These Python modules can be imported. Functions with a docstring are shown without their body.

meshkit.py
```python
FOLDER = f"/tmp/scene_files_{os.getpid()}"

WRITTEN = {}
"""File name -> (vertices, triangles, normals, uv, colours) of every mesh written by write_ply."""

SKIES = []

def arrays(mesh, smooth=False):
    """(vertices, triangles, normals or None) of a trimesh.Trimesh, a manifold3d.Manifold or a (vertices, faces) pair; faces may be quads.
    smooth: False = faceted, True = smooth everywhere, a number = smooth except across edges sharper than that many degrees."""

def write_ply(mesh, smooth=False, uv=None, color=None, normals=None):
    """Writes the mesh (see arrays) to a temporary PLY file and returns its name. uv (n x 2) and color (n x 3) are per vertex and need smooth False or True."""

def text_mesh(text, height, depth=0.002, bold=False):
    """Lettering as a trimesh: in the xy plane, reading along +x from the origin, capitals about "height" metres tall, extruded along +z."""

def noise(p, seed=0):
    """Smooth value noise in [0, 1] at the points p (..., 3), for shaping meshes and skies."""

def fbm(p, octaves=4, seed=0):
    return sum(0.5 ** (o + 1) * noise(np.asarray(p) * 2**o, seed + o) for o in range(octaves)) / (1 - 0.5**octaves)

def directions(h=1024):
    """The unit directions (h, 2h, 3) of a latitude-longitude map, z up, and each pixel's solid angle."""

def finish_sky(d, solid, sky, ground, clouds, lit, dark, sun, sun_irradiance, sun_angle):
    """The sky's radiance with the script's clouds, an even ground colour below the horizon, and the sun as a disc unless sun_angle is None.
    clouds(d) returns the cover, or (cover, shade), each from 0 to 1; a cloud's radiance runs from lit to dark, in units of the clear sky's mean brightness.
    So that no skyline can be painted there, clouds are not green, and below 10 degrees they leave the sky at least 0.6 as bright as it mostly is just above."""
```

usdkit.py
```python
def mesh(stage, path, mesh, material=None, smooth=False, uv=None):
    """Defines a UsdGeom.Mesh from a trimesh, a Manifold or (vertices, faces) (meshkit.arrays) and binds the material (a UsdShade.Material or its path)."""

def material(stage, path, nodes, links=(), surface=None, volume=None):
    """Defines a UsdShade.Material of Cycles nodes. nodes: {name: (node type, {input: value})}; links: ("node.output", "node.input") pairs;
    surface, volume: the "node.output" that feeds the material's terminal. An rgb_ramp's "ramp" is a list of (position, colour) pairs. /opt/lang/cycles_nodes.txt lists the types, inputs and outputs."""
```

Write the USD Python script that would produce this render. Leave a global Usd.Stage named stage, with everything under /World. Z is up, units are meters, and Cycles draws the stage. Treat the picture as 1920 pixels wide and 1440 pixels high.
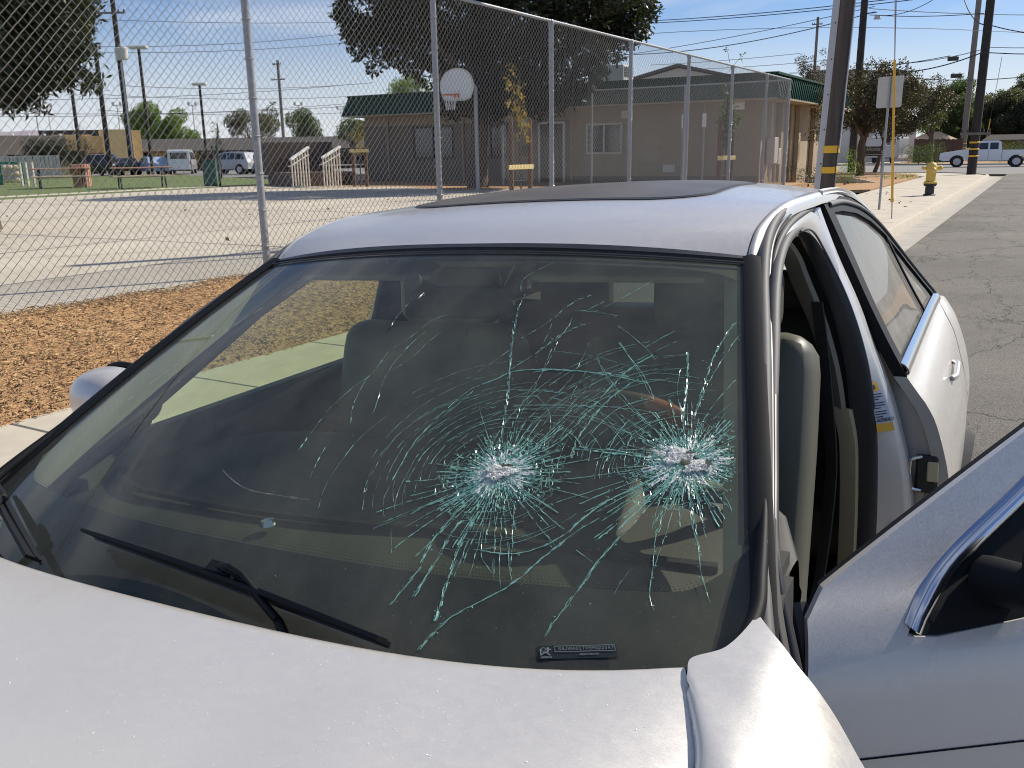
import math, random
import numpy as np, trimesh, usdkit, meshkit
from shapely.geometry import Polygon, LineString, Point
from shapely.ops import unary_union
from pxr import Usd, UsdGeom, UsdLux, UsdShade, Gf, Sdf, Vt

stage = Usd.Stage.CreateInMemory()
UsdGeom.SetStageUpAxis(stage, 'Z')
UsdGeom.SetStageMetersPerUnit(stage, 1.0)
UsdGeom.Xform.Define(stage, '/World')
UsdGeom.Scope.Define(stage, '/World/Looks')

# ---------------------------------------------------------------- camera, sky, sun, exposure
AX = np.array([[0.8633229, -0.1146631, 0.4914529], [0.5043996, 0.2268543, -0.8331376], [-0.0159581, 0.9671554, 0.2536846]])
EYE = np.array([0.90, -0.685, 1.547])
FPX = 1660.0                                   # focal length in pixels of a 1920 pixel wide picture
EXPOSURE = 0.42
SUN_EL, SUN_AZ = math.radians(41.0), math.radians(32.0)
SKY_STRENGTH, SUN_INTENSITY = 0.059, 1.25
cam = UsdGeom.Camera.Define(stage, '/World/camera')
cam.CreateHorizontalApertureAttr(36.0)
cam.CreateVerticalApertureAttr(27.0)
cam.CreateFocalLengthAttr(36.0 * FPX / 1920.0)
cam.CreateClippingRangeAttr(Gf.Vec2f(0.02, 20000.0))
cam.CreateExposureAttr(EXPOSURE)
cam.AddTransformOp().Set(Gf.Matrix4d(*AX[:, 0], 0, *AX[:, 1], 0, *AX[:, 2], 0, *EYE, 1))

SUN = np.array([math.sin(SUN_AZ) * math.cos(SUN_EL), math.cos(SUN_AZ) * math.cos(SUN_EL), math.sin(SUN_EL)])
sky_mat = usdkit.material(stage, '/World/Looks/sky_look', {
    'sky': ('sky_texture', {'sky_type': 'single_scattering', 'sun_disc': False, 'sun_elevation': SUN_EL, 'sun_rotation': SUN_AZ,
                            'altitude': 50.0, 'air_density': 1.0, 'aerosol_density': 0.5, 'ozone_density': 2.0}),
    'tc': ('texture_coordinate', {}),
    'sep': ('separate_xyz', {}),
    'map': ('mapping', {'scale': (1.0, 1.0, 3.4), 'rotation': (0.05, 0.06, 0.5)}),
    'n1': ('noise_texture', {'scale': 2.3, 'detail': 8.0, 'roughness': 0.58, 'distortion': 0.5}),
    'r1': ('rgb_ramp', {'ramp': [(0.44, (0, 0, 0)), (0.55, (0.28, 0.28, 0.28)), (0.68, (0.72, 0.72, 0.72))]}),
    'hz': ('map_range', {'from_min': 0.0, 'from_max': 0.175, 'to_min': 0.9, 'to_max': 0.0, 'clamp': True, 'range_type': 'smoothstep'}),
    'mx': ('math', {'math_type': 'maximum'}),
    'tint': ('mix', {'mix_type': 'multiply', 'fac': 1.0, 'color2': (0.70, 0.98, 1.42)}),
    'mix': ('mix', {'color2': (10.6, 11.0, 11.5)}),
    'bg': ('background_shader', {'strength': SKY_STRENGTH}),
}, [('tc.generated', 'sep.vector'), ('tc.generated', 'map.vector'), ('map.vector', 'n1.vector'), ('n1.fac', 'r1.fac'),
    ('sep.z', 'hz.value'), ('r1.color', 'mx.value1'), ('hz.result', 'mx.value2'), ('mx.value', 'mix.fac'), ('sky.color', 'tint.color1'), ('tint.color', 'mix.color1'),
    ('mix.color', 'bg.color')], surface='bg.background')
dome = UsdLux.DomeLight.Define(stage, '/World/sky')
UsdShade.MaterialBindingAPI.Apply(dome.GetPrim()).Bind(sky_mat)
sun = UsdLux.DistantLight.Define(stage, '/World/sun')
sun.CreateNormalizeAttr(True)
sun.CreateIntensityAttr(SUN_INTENSITY)
sun.CreateAngleAttr(0.53)
sun.CreateColorAttr(Gf.Vec3f(1.0, 0.92, 0.79))
_x = np.cross([0, 0, 1.0], SUN); _x /= np.linalg.norm(_x); _y = np.cross(SUN, _x)
sun.AddTransformOp().Set(Gf.Matrix4d(*_x, 0, *_y, 0, *SUN, 0, 0, 0, 30, 1))
# ---------------------------------------------------------------- helpers
R_ = np.random.RandomState(7)
rnd = random.Random(11)


def ray(px, py):
    v = AX @ np.array([(px - 960) / FPX, (720 - py) / FPX, -1.0])
    return v / np.linalg.norm(v)


def pt(px, py, d):          # the point seen at a pixel, d metres away over the ground
    v = ray(px, py)
    return EYE + v * d / math.hypot(v[0], v[1])


def onz(px, py, z):
    v = ray(px, py)
    return EYE + v * (z - EYE[2]) / v[2]


def onx(px, py, x):
    v = ray(px, py)
    return EYE + v * (x - EYE[0]) / v[0]


def ony(px, py, y):
    v = ray(px, py)
    return EYE + v * (y - EYE[1]) / v[1]


USED = {}


def numbered(parent, name):
    k = parent + '/' + name
    n = USED.get(k, 0)
    USED[k] = n + 1
    return k if n == 0 else f'{k}_{n:03d}'


def say(prim, label=None, cat=None, group=None, kind=None):
    for k, v in (('label', label), ('category', cat), ('group', group), ('kind', kind)):
        if v:
            prim.SetCustomDataByKey(k, v)
    return prim


def base(parent):
    return '/World' if parent is None else (parent if isinstance(parent, str) else str(parent.GetPath()))


def obj(name, mesh, mat, parent=None, smooth=False, label=None, cat=None, group=None, kind=None):
    if isinstance(mesh, list):
        mesh = join(mesh)
    m = usdkit.mesh(stage, numbered(base(parent), name), mesh, M[mat], smooth=smooth)
    return say(m.GetPrim(), label, cat, group, kind)


def thing(name, label, cat, loc=(0, 0, 0), rz=0.0, group=None, matrix=None):
    x = UsdGeom.Xform.Define(stage, numbered('/World', name))
    if matrix is not None:
        x.AddTransformOp().Set(Gf.Matrix4d(*[float(v) for v in np.asarray(matrix).T.ravel()]))
    else:
        x.AddTranslateOp().Set(Gf.Vec3d(*map(float, loc)))
        if rz:
            x.AddRotateZOp().Set(math.degrees(rz))
    return say(x.GetPrim(), label, cat, group)


def dup(src, loc, rz, label, group=None):
    was = src.GetCustomData()
    x = thing(src.GetName().rstrip('0123456789').rstrip('_'), label, was['category'], loc, rz, group or was.get('group'))
    x.GetReferences().AddInternalReference(src.GetPath())
    x.SetInstanceable(True)
    return x


def join(ms):
    return trimesh.util.concatenate([m if isinstance(m, trimesh.Trimesh) else tm(*m) for m in ms])


def tm(v, f):
    v, f = np.asarray(v, float), np.asarray(f, int)
    if f.shape[1] == 4:
        f = np.vstack([f[:, [0, 1, 2]], f[:, [0, 2, 3]]])
    return trimesh.Trimesh(v, f, process=False)


def box(c, s, rz=0.0, ch=0.0, tilt=None):
    if ch > 0:
        h = np.array(s) / 2
        pts = []
        for sx in (-1, 1):
            for sy in (-1, 1):
                for sz in (-1, 1):
                    for k in range(3):
                        q = h - ch
                        q[k] = h[k]
                        pts.append(q * [sx, sy, sz])
        m = trimesh.convex.convex_hull(np.array(pts))
    else:
        m = trimesh.creation.box(s)
    if tilt is not None:
        m.apply_transform(trimesh.transformations.rotation_matrix(tilt[0], tilt[1]))
    if rz:
        m.apply_transform(trimesh.transformations.rotation_matrix(rz, [0, 0, 1]))
    m.apply_translation(c)
    return m


def beam(a, b, w, h, up=(0, 0, 1), ch=0.0):       # a bar from a to b, w wide and h high
    a, b = np.asarray(a, float), np.asarray(b, float)
    d = b - a
    L = np.linalg.norm(d)
    d = d / L
    x = np.cross(d, up)
    if np.linalg.norm(x) < 1e-6:
        x = np.array([1.0, 0, 0])
    x /= np.linalg.norm(x)
    z = np.cross(x, d)
    m = box((0, 0, 0), (w, L, h), ch=ch)
    T = np.eye(4)
    T[:3, 0], T[:3, 1], T[:3, 2], T[:3, 3] = x, d, z, (a + b) / 2
    m.apply_transform(T)
    return m


def tube(p, r, sides=8, caps=True):
    p = np.asarray(p, float)
    t = np.gradient(p, axis=0)
    t /= np.linalg.norm(t, axis=1, keepdims=True) + 1e-12
    a = np.empty_like(t)
    ref = np.array([0, 0, 1.0]) if abs(t[0, 2]) < 0.9 else np.array([1.0, 0, 0])
    for i in range(len(p)):
        a[i] = ref - t[i] * np.dot(ref, t[i])
        a[i] /= np.linalg.norm(a[i]) + 1e-12
        ref = a[i]
    b = np.cross(t, a)
    ang = np.arange(sides) * 2 * np.pi / sides
    r = np.broadcast_to(np.asarray(r, float), (len(p),))
    v = p[:, None] + r[:, None, None] * (np.cos(ang)[None, :, None] * a[:, None] + np.sin(ang)[None, :, None] * b[:, None])
    i, j = np.meshgrid(np.arange(len(p) - 1), np.arange(sides), indexing='ij')
    k = (j + 1) % sides
    q = np.stack([i * sides + j, i * sides + k, (i + 1) * sides + k, (i + 1) * sides + j], -1).reshape(-1, 4)
    v = v.reshape(-1, 3)
    f = np.vstack([q[:, [0, 1, 2]], q[:, [0, 2, 3]]])
    if caps:
        n = len(v)
        v = np.vstack([v, p[0], p[-1]])
        s = np.arange(sides)
        e = (len(p) - 1) * sides
        f = np.vstack([f, np.stack([s * 0 + n, (s + 1) % sides, s], 1), np.stack([s * 0 + n + 1, e + s, e + (s + 1) % sides], 1)])
    return tm(v, f[:, ::-1])


def cyl(a, b, r, r2=None, sides=12):
    return tube([a, b], [r, r if r2 is None else r2], sides)


def grid(P, flip=False):
    P = np.asarray(P, float)
    nu, nv = P.shape[:2]
    i, j = np.meshgrid(np.arange(nu - 1), np.arange(nv - 1), indexing='ij')
    q = np.stack([i * nv + j, (i + 1) * nv + j, (i + 1) * nv + j + 1, i * nv + j + 1], -1).reshape(-1, 4)
    return tm(P.reshape(-1, 3), q[:, ::-1] if flip else q)


def slab(P, t, flip=False):                       # a grid with thickness t below it
    P = np.asarray(P, float)
    du, dv = np.gradient(P, axis=0), np.gradient(P, axis=1)
    n = np.cross(du, dv)
    n /= np.linalg.norm(n, axis=2, keepdims=True) + 1e-12
    if flip:
        n = -n
    Q = P - n * t
    rim = lambda A: np.concatenate([A[:, 0], A[-1, 1:], A[-2::-1, -1], A[0, -2:0:-1]])
    a, b = rim(P), rim(Q)
    k = len(a)
    v = np.vstack([a, b])
    s = np.arange(k)
    q = np.stack([s, (s + 1) % k, k + (s + 1) % k, k + s], 1)
    return join([grid(P, flip), grid(Q, not flip), tm(v, q if flip else q[:, ::-1])])


def smoothpath(p, n=60):
    from scipy.interpolate import CubicSpline, PchipInterpolator
    p = np.asarray(p, float)
    s = np.r_[0, np.cumsum(np.linalg.norm(np.diff(p, axis=0), axis=1))]
    return PchipInterpolator(s, p, axis=0)(np.linspace(0, s[-1], n)) if len(p) > 2 else np.linspace(p[0], p[-1], n)


def prism(poly, h, z=0.0):
    m = trimesh.creation.extrude_polygon(poly if isinstance(poly, Polygon) else Polygon(poly), h, engine='earcut')
    m.apply_translation((0, 0, z))
    return m


def lathe(prof, sides=20, c=(0, 0, 0)):
    prof = np.asarray(prof, float)
    a = np.arange(sides) * 2 * np.pi / sides
    v = np.stack([prof[:, None, 0] * np.cos(a), prof[:, None, 0] * np.sin(a), np.broadcast_to(prof[:, None, 1], (len(prof), sides))], -1)
    v = np.concatenate([v, v[:, :1]], 1)
    m = grid(v, flip=True)
    m.merge_vertices()
    m.apply_translation(c)
    return m


def leaves(centers, size, seed, spread=0.0, droop=0.2, ratio=0.45, dirs=None):
    # small folded leaves, four triangles each, at the given points
    r = np.random.RandomState(seed)
    n = len(centers)
    d = r.normal(size=(n, 3)) if dirs is None else dirs + r.normal(size=(n, 3)) * 0.6
    d[:, 2] -= droop
    d /= np.linalg.norm(d, axis=1, keepdims=True)
    o = r.normal(size=(n, 3))
    o -= d * (o * d).sum(1, keepdims=True)
    o /= np.linalg.norm(o, axis=1, keepdims=True)
    u = np.cross(d, o)
    L = size * r.uniform(0.6, 1.3, (n, 1))
    W = L * ratio
    c = np.asarray(centers) + r.normal(size=(n, 3)) * spread
    v = np.stack([c, c + d * L * 0.5 + o * W * 0.5 + u * W * 0.2, c + d * L, c + d * L * 0.5 - o * W * 0.5 + u * W * 0.2], 1).reshape(-1, 3)
    k = np.arange(n)[:, None] * 4
    f = np.vstack([k + [0, 1, 2], k + [0, 2, 3]])
    return tm(v, f)


def crown_points(blobs, per, seed, shell=0.55):
    # points through ellipsoid clumps, denser near their skins
    r = np.random.RandomState(seed)
    out = []
    for (c, rad) in blobs:
        rad = np.broadcast_to(rad, 3)
        n = int(per * (rad[0] * rad[1] + rad[0] * rad[2] + rad[1] * rad[2]) / 3)
        d = r.normal(size=(n, 3))
        d /= np.linalg.norm(d, axis=1, keepdims=True)
        q = r.uniform(shell, 1.05, (n, 1)) ** 0.8
        out.append(np.asarray(c) + d * q * rad)
    return np.vstack(out)


def limb(a, b, r0, r1, seed, n=7, wob=0.05):
    r = np.random.RandomState(seed)
    a, b = np.asarray(a, float), np.asarray(b, float)
    t = np.linspace(0, 1, n)[:, None]
    p = a + (b - a) * t + r.normal(size=(n, 3)) * wob * np.sin(t * np.pi) * np.linalg.norm(b - a) * 0.4
    return tube(p, np.linspace(r0, r1, n), 8)


def text(s, h, at, right, up, depth=0.001, bold=False, center=False):
    m = meshkit.text_mesh(s, h, depth, bold)
    if center:
        m.apply_translation((-m.bounds[1][0] / 2, -h / 2, 0))
    right, up = np.asarray(right, float), np.asarray(up, float)
    right /= np.linalg.norm(right)
    up = up - right * np.dot(up, right)
    up /= np.linalg.norm(up)
    T = np.eye(4)
    T[:3, 0], T[:3, 1], T[:3, 2], T[:3, 3] = right, up, np.cross(right, up), at
    m.apply_transform(T)
    return m
# ---------------------------------------------------------------- materials
M = {}


def mat(name, col, rough=0.6, metal=0.0, spec=0.5, var=0.15, scale=6.0, col2=None, bump=0.0, bscale=60.0, bdist=0.01, coat=0.0, stretch=(1, 1, 1), island=0.0, **kw):
    # a principled surface whose colour wanders by noise; island: tone differs from piece to piece
    c = np.array(col, float)
    c2 = c * (1 - var) if col2 is None else np.array(col2, float)
    N = {'g': ('geometry', {}), 'mp': ('mapping', {'scale': stretch}), 'n': ('noise_texture', {'scale': scale, 'detail': 6.0, 'roughness': 0.62}),
         'r': ('rgb_ramp', {'ramp': [(0.3, tuple(c2)), (0.7, tuple(c))]}),
         'p': ('principled_bsdf', dict(roughness=rough, metallic=metal, specular_ior_level=spec, coat_weight=coat, **kw))}
    L = [('g.position', 'mp.vector'), ('mp.vector', 'n.vector'), ('n.fac', 'r.fac')]
    out = 'r.color'
    if island:
        N['mr'] = ('map_range', {'from_min': 0.0, 'from_max': 1.0, 'to_min': 1 - island, 'to_max': 1 + island})
        N['mu'] = ('vector_math', {'math_type': 'scale'})
        L += [('g.random_per_island', 'mr.value'), (out, 'mu.vector1'), ('mr.result', 'mu.scale')]
        out = 'mu.vector'
    L.append((out, 'p.base_color'))
    if bump:
        N['bn'] = ('noise_texture', {'scale': bscale, 'detail': 5.0, 'roughness': 0.65})
        N['b'] = ('bump', {'strength': bump, 'distance': bdist})
        L += [('mp.vector', 'bn.vector'), ('bn.fac', 'b.height'), ('b.normal', 'p.normal')]
    M[name] = usdkit.material(stage, '/World/Looks/' + name, N, L, surface='p.BSDF')


def leafmat(name, col, col2, trans=0.35, rough=0.5):
    c, d = tuple(col), tuple(col2)
    tr = tuple(min(1.0, x * 1.5) for x in (col[0] * 1.1, col[1] * 1.25, col[2] * 0.6))
    M[name] = usdkit.material(stage, '/World/Looks/' + name, {
        'g': ('geometry', {}), 'r': ('rgb_ramp', {'ramp': [(0.0, d), (1.0, c)]}),
        'p': ('principled_bsdf', {'roughness': rough, 'specular_ior_level': 0.4}), 't': ('translucent_bsdf', {'color': tr}), 'm': ('mix_closure', {'fac': trans})},
        [('g.random_per_island', 'r.fac'), ('r.color', 'p.base_color'), ('p.BSDF', 'm.closure1'), ('t.BSDF', 'm.closure2')], surface='m.closure')


# old asphalt: two scales of tone, aggregate grain, wandering dark cracks
def paved(name, ca, cb, crack, fine, grain, cs, bump, stain):
  M[name] = usdkit.material(stage, '/World/Looks/' + name, {
    'g': ('geometry', {}), 'n1': ('noise_texture', {'scale': 0.45, 'detail': 7.0, 'roughness': 0.62}), 'n2': ('noise_texture', {'scale': 85.0, 'detail': 3.0, 'roughness': 0.7}),
    'st': ('mapping', {'scale': (1.0, 0.42, 1.0)}),
    'n3': ('noise_texture', {'scale': 2.2, 'detail': 5.0, 'roughness': 0.65}), 'wr': ('vector_math', {'math_type': 'scale', 'scale': 0.75}), 'ad': ('vector_math', {'math_type': 'add'}),
    'v': ('voronoi_texture', {'feature': 'distance_to_edge', 'scale': cs}), 'v2': ('voronoi_texture', {'feature': 'distance_to_edge', 'scale': cs * 3.4}),
    'c1': ('map_range', {'from_min': 0.0, 'from_max': 0.014, 'to_min': crack, 'to_max': 1.0, 'clamp': True}),
    'c2': ('map_range', {'from_min': 0.0, 'from_max': 0.035, 'to_min': fine, 'to_max': 1.0, 'clamp': True}),
    'nm': ('noise_texture', {'scale': 0.35, 'detail': 2.0}), 'nmr': ('map_range', {'from_min': 0.42, 'from_max': 0.56, 'to_min': 0.0, 'to_max': 1.0, 'clamp': True}),
    'cm': ('mix_float', {'a': 1.0}), 'cc': ('math', {'math_type': 'multiply'}),
    'r1': ('rgb_ramp', {'ramp': [(0.28, ca), (0.5, tuple((np.array(ca) + np.array(cb)) / 2 * stain)), (0.72, cb)]}), 'r2': ('rgb_ramp', {'ramp': [(0.25, (1 - grain,) * 3), (0.55, (1.0, 1.0, 1.0)), (0.75, (1 + grain * .9,) * 3)]}),
    'm1': ('mix', {'mix_type': 'multiply', 'fac': 0.85}), 'm2': ('vector_math', {'math_type': 'scale'}),
    'b': ('bump', {'strength': bump, 'distance': 0.012}), 'hh': ('math', {'math_type': 'multiply'}), 'p': ('principled_bsdf', {'roughness': 0.85, 'specular_ior_level': 0.3})},
    [('g.position', 'n1.vector'), ('g.position', 'n2.vector'), ('g.position', 'st.vector'), ('st.vector', 'n3.vector'), ('n3.color', 'wr.vector1'), ('st.vector', 'ad.vector1'), ('wr.vector', 'ad.vector2'),
     ('ad.vector', 'v.vector'), ('ad.vector', 'v2.vector'), ('v.distance', 'c1.value'), ('v2.distance', 'c2.value'), ('g.position', 'nm.vector'), ('nm.fac', 'nmr.value'),
     ('nmr.result', 'cm.fac'), ('c2.result', 'cm.b'), ('c1.result', 'cc.value1'), ('cm.result', 'cc.value2'),
     ('n1.fac', 'r1.fac'), ('n2.fac', 'r2.fac'), ('r1.color', 'm1.color1'), ('r2.color', 'm1.color2'), ('m1.color', 'm2.vector1'), ('cc.value', 'm2.scale'), ('m2.vector', 'p.base_color'),
     ('n2.fac', 'hh.value1'), ('cc.value', 'hh.value2'), ('hh.value', 'b.height'), ('b.normal', 'p.normal')], surface='p.BSDF')



paved('asphalt', (0.120, 0.110, 0.096), (0.215, 0.198, 0.170), 0.2, 0.5, 0.62, 1.15, 1.0, 1.0)
paved('court', (0.395, 0.355, 0.285), (0.50, 0.455, 0.375), 0.72, 0.9, 0.12, 0.42, 0.25, 0.98)
mat('far_asphalt', (0.20, 0.195, 0.185), 0.85, var=0.2, scale=0.6, bump=0.3, bscale=40)
mat('concrete', (0.52, 0.465, 0.375), 0.85, var=0.2, scale=3.0, bump=0.25, bscale=90, bdist=0.004, island=0.05)
mat('gutter_concrete', (0.40, 0.37, 0.32), 0.85, var=0.28, scale=2.2, bump=0.3, bscale=90, bdist=0.004)
mat('court_line', (0.62, 0.60, 0.55), 0.8, var=0.3, scale=9)
mat('tar_seam', (0.13, 0.12, 0.11), 0.8, var=0.2)
mat('soil', (0.50, 0.285, 0.135), 0.95, var=0.5, scale=24, bump=0.8, bscale=70, bdist=0.02)
mat('bark_chips', (0.95, 0.64, 0.33), 0.8, spec=0.2, var=0.4, scale=3, island=0.5)
mat('far_chips', (0.46, 0.27, 0.13), 0.9, var=0.45, scale=14, bump=0.6, bscale=30, bdist=0.03)
mat('grass', (0.115, 0.155, 0.04), 0.9, var=0.35, scale=1.4, bump=0.6, bscale=22, bdist=0.04)
mat('earth', (0.23, 0.2, 0.15), 0.95, var=0.3, scale=0.3)
mat('hill', (0.30, 0.27, 0.30), 1.0, var=0.22, scale=0.006)  # distance haze put into the hill colour as a purple-grey
mat('galvanized', (0.36, 0.37, 0.385), 0.5, metal=0.6, var=0.3, scale=28)
mat('wire', (0.34, 0.34, 0.335), 0.45, metal=0.55, var=0.15, scale=20)
mat('cable', (0.035, 0.035, 0.04), 0.6, var=0.1)
mat('pole_wood', (0.105, 0.085, 0.07), 0.9, var=0.5, scale=14, stretch=(1, 1, 0.06), bump=0.7, bscale=45, bdist=0.012)
mat('dark_pole', (0.045, 0.037, 0.032), 0.9, var=0.5, scale=14, stretch=(1, 1, 0.06), bump=0.6, bscale=40, bdist=0.01)
mat('grey_pole', (0.21, 0.19, 0.17), 0.9, var=0.4, scale=14, stretch=(1, 1, 0.06), bump=0.5, bscale=40, bdist=0.01)
mat('conduit', (0.46, 0.47, 0.49), 0.45, var=0.12, scale=4)
mat('yellow_band', (0.82, 0.46, 0.03), 0.45, var=0.12)
mat('yellow_paint', (0.72, 0.50, 0.10), 0.5, var=0.22, scale=16)
mat('black_paint', (0.02, 0.02, 0.022), 0.45, var=0.3, scale=14)
mat('guard_yellow', (0.70, 0.40, 0.05), 0.5, var=0.15)
mat('sign_back', (0.50, 0.49, 0.45), 0.5, metal=0.3, var=0.12)
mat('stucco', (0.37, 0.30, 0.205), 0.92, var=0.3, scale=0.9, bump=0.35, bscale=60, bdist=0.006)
mat('block_wall', (0.34, 0.27, 0.185), 0.92, var=0.12, scale=2.5, bump=0.3, bscale=80, bdist=0.004, island=0.04)
mat('mansard', (0.018, 0.066, 0.047), 0.7, spec=0.15, var=0.18, scale=1.5)
mat('mansard_cap', (0.014, 0.05, 0.036), 0.7, spec=0.2)
mat('trim_dark', (0.05, 0.045, 0.04), 0.6)
mat('hvac', (0.56, 0.53, 0.47), 0.6, var=0.12)
mat('window_dark', (0.02, 0.023, 0.026), 0.08, spec=0.8, var=0.2, scale=1)
mat('white_paint', (0.78, 0.77, 0.74), 0.5, var=0.08)
mat('pale_wall', (0.58, 0.55, 0.50), 0.85, var=0.08)
mat('yellow_wall', (0.78, 0.54, 0.22), 0.85, var=0.1, scale=1)
mat('brown_wall', (0.25, 0.20, 0.155), 0.85, var=0.12, scale=1)
mat('dark_brown_wall', (0.10, 0.07, 0.055), 0.85, var=0.2, scale=1)
mat('grey_roof', (0.095, 0.09, 0.085), 1.0, spec=0.05, var=0.25, scale=5, bump=0.4, bscale=20)
mat('tan_roof', (0.50, 0.39, 0.25), 0.85, var=0.12)
mat('fence_board', (0.60, 0.54, 0.46), 0.9, var=0.3, scale=10, stretch=(1, 1, 0.1))
mat('dark_board', (0.085, 0.055, 0.045), 0.9, var=0.35, scale=10, stretch=(1, 1, 0.1))
mat('stake_wood', (0.15, 0.08, 0.042), 0.85, var=0.4, scale=16, stretch=(1, 1, 0.1))
mat('brace_wood', (0.78, 0.60, 0.25), 0.7, var=0.15, scale=9)
mat('pink_wood', (0.52, 0.29, 0.20), 0.8, var=0.25, scale=9)
mat('bench_metal', (0.03, 0.045, 0.035), 0.5)
mat('cabinet_green', (0.02, 0.09, 0.065), 0.5)
mat('green_plastic', (0.02, 0.18, 0.10), 0.45, var=0.1)
mat('tan_plastic', (0.56, 0.45, 0.29), 0.5, var=0.12)
mat('orange_metal', (0.62, 0.13, 0.03), 0.45)
mat('board_white', (0.66, 0.66, 0.64), 0.5, var=0.06)
mat('net', (0.6, 0.6, 0.58), 0.8)
mat('trunk', (0.12, 0.088, 0.06), 0.95, var=0.5, scale=12, stretch=(1, 1, 0.2), bump=0.7, bscale=30, bdist=0.02)
leafmat('leaf_dark', (0.045, 0.062, 0.022), (0.014, 0.021, 0.009), 0.16, 0.38)
leafmat('leaf_magnolia', (0.042, 0.055, 0.018), (0.013, 0.018, 0.008), 0.14, 0.36)
mat('shade_wall', (0.19, 0.155, 0.115), 0.92, var=0.15, scale=1.5)  # tree shade put into a wall colour; the base band shares it
leafmat('leaf_mid', (0.085, 0.125, 0.035), (0.035, 0.055, 0.018), 0.3)
leafmat('leaf_bright', (0.16, 0.22, 0.045), (0.07, 0.11, 0.025), 0.4)
leafmat('leaf_purple', (0.075, 0.057, 0.03), (0.028, 0.024, 0.013), 0.22)
leafmat('leaf_autumn', (0.40, 0.22, 0.035), (0.07, 0.10, 0.025), 0.35)
leafmat('leaf_grey', (0.13, 0.125, 0.085), (0.05, 0.055, 0.035), 0.25)
leafmat('flower', (0.36, 0.14, 0.17), (0.16, 0.14, 0.06), 0.3)
leafmat('dead_leaf', (0.22, 0.11, 0.045), (0.09, 0.055, 0.03), 0.2)
mat('tyre', (0.018, 0.018, 0.019), 0.8, var=0.2)
mat('rim', (0.45, 0.45, 0.46), 0.35, metal=0.7)
mat('tail_red', (0.5, 0.02, 0.02), 0.25)
mat('lamp_clear', (0.6, 0.62, 0.65), 0.12, spec=0.8)
mat('car_white', (0.74, 0.74, 0.74), 0.3, coat=0.6, var=0.03)
mat('car_blue', (0.035, 0.10, 0.27), 0.3, coat=0.6, var=0.05)
mat('car_lightblue', (0.27, 0.36, 0.50), 0.3, coat=0.6, var=0.05)
mat('car_dark', (0.015, 0.017, 0.022), 0.25, coat=0.6, var=0.05)
mat('car_grey', (0.40, 0.41, 0.42), 0.3, coat=0.6, var=0.05)
mat('sign_dark', (0.05, 0.045, 0.04), 0.6)
mat('sign_letter', (0.55, 0.52, 0.44), 0.7)
# ---------------------------------------------------------------- the ground
def street_z(x):                                   # the road falls three per cent towards its gutter
    return np.where(x > -0.8, 0.03 * np.minimum(x, 5.0) - 0.006, -0.03)


S = 'structure'
obj('ground', [grid(np.array([[(x, y, -0.12) for y in (-2500, -200, 60, 900, 3500)] for x in (-3500, -300, 100, 3000)], float))], 'earth', kind=S)
xs = np.array([-0.8, 0.5, 2, 3.5, 5.0, 12.0])
P = np.array([[(x, y, float(street_z(x)) if x <= 5 else 0.144 - 0.03 * (x - 5)) for y in np.r_[np.linspace(-30, 56, 20)]] for x in xs])
obj('road', grid(P), 'asphalt', kind=S)
# cross street beyond the corner, and the school yard's own levels
obj('cross_street', grid(np.array([[(x, y, z) for y, z in ((54.6, -0.03), (56.0, 0.0), (66, 0.05), (78.0, 0.0))] for x in (-80, -10, 60)])), 'far_asphalt', kind=S)


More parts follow.
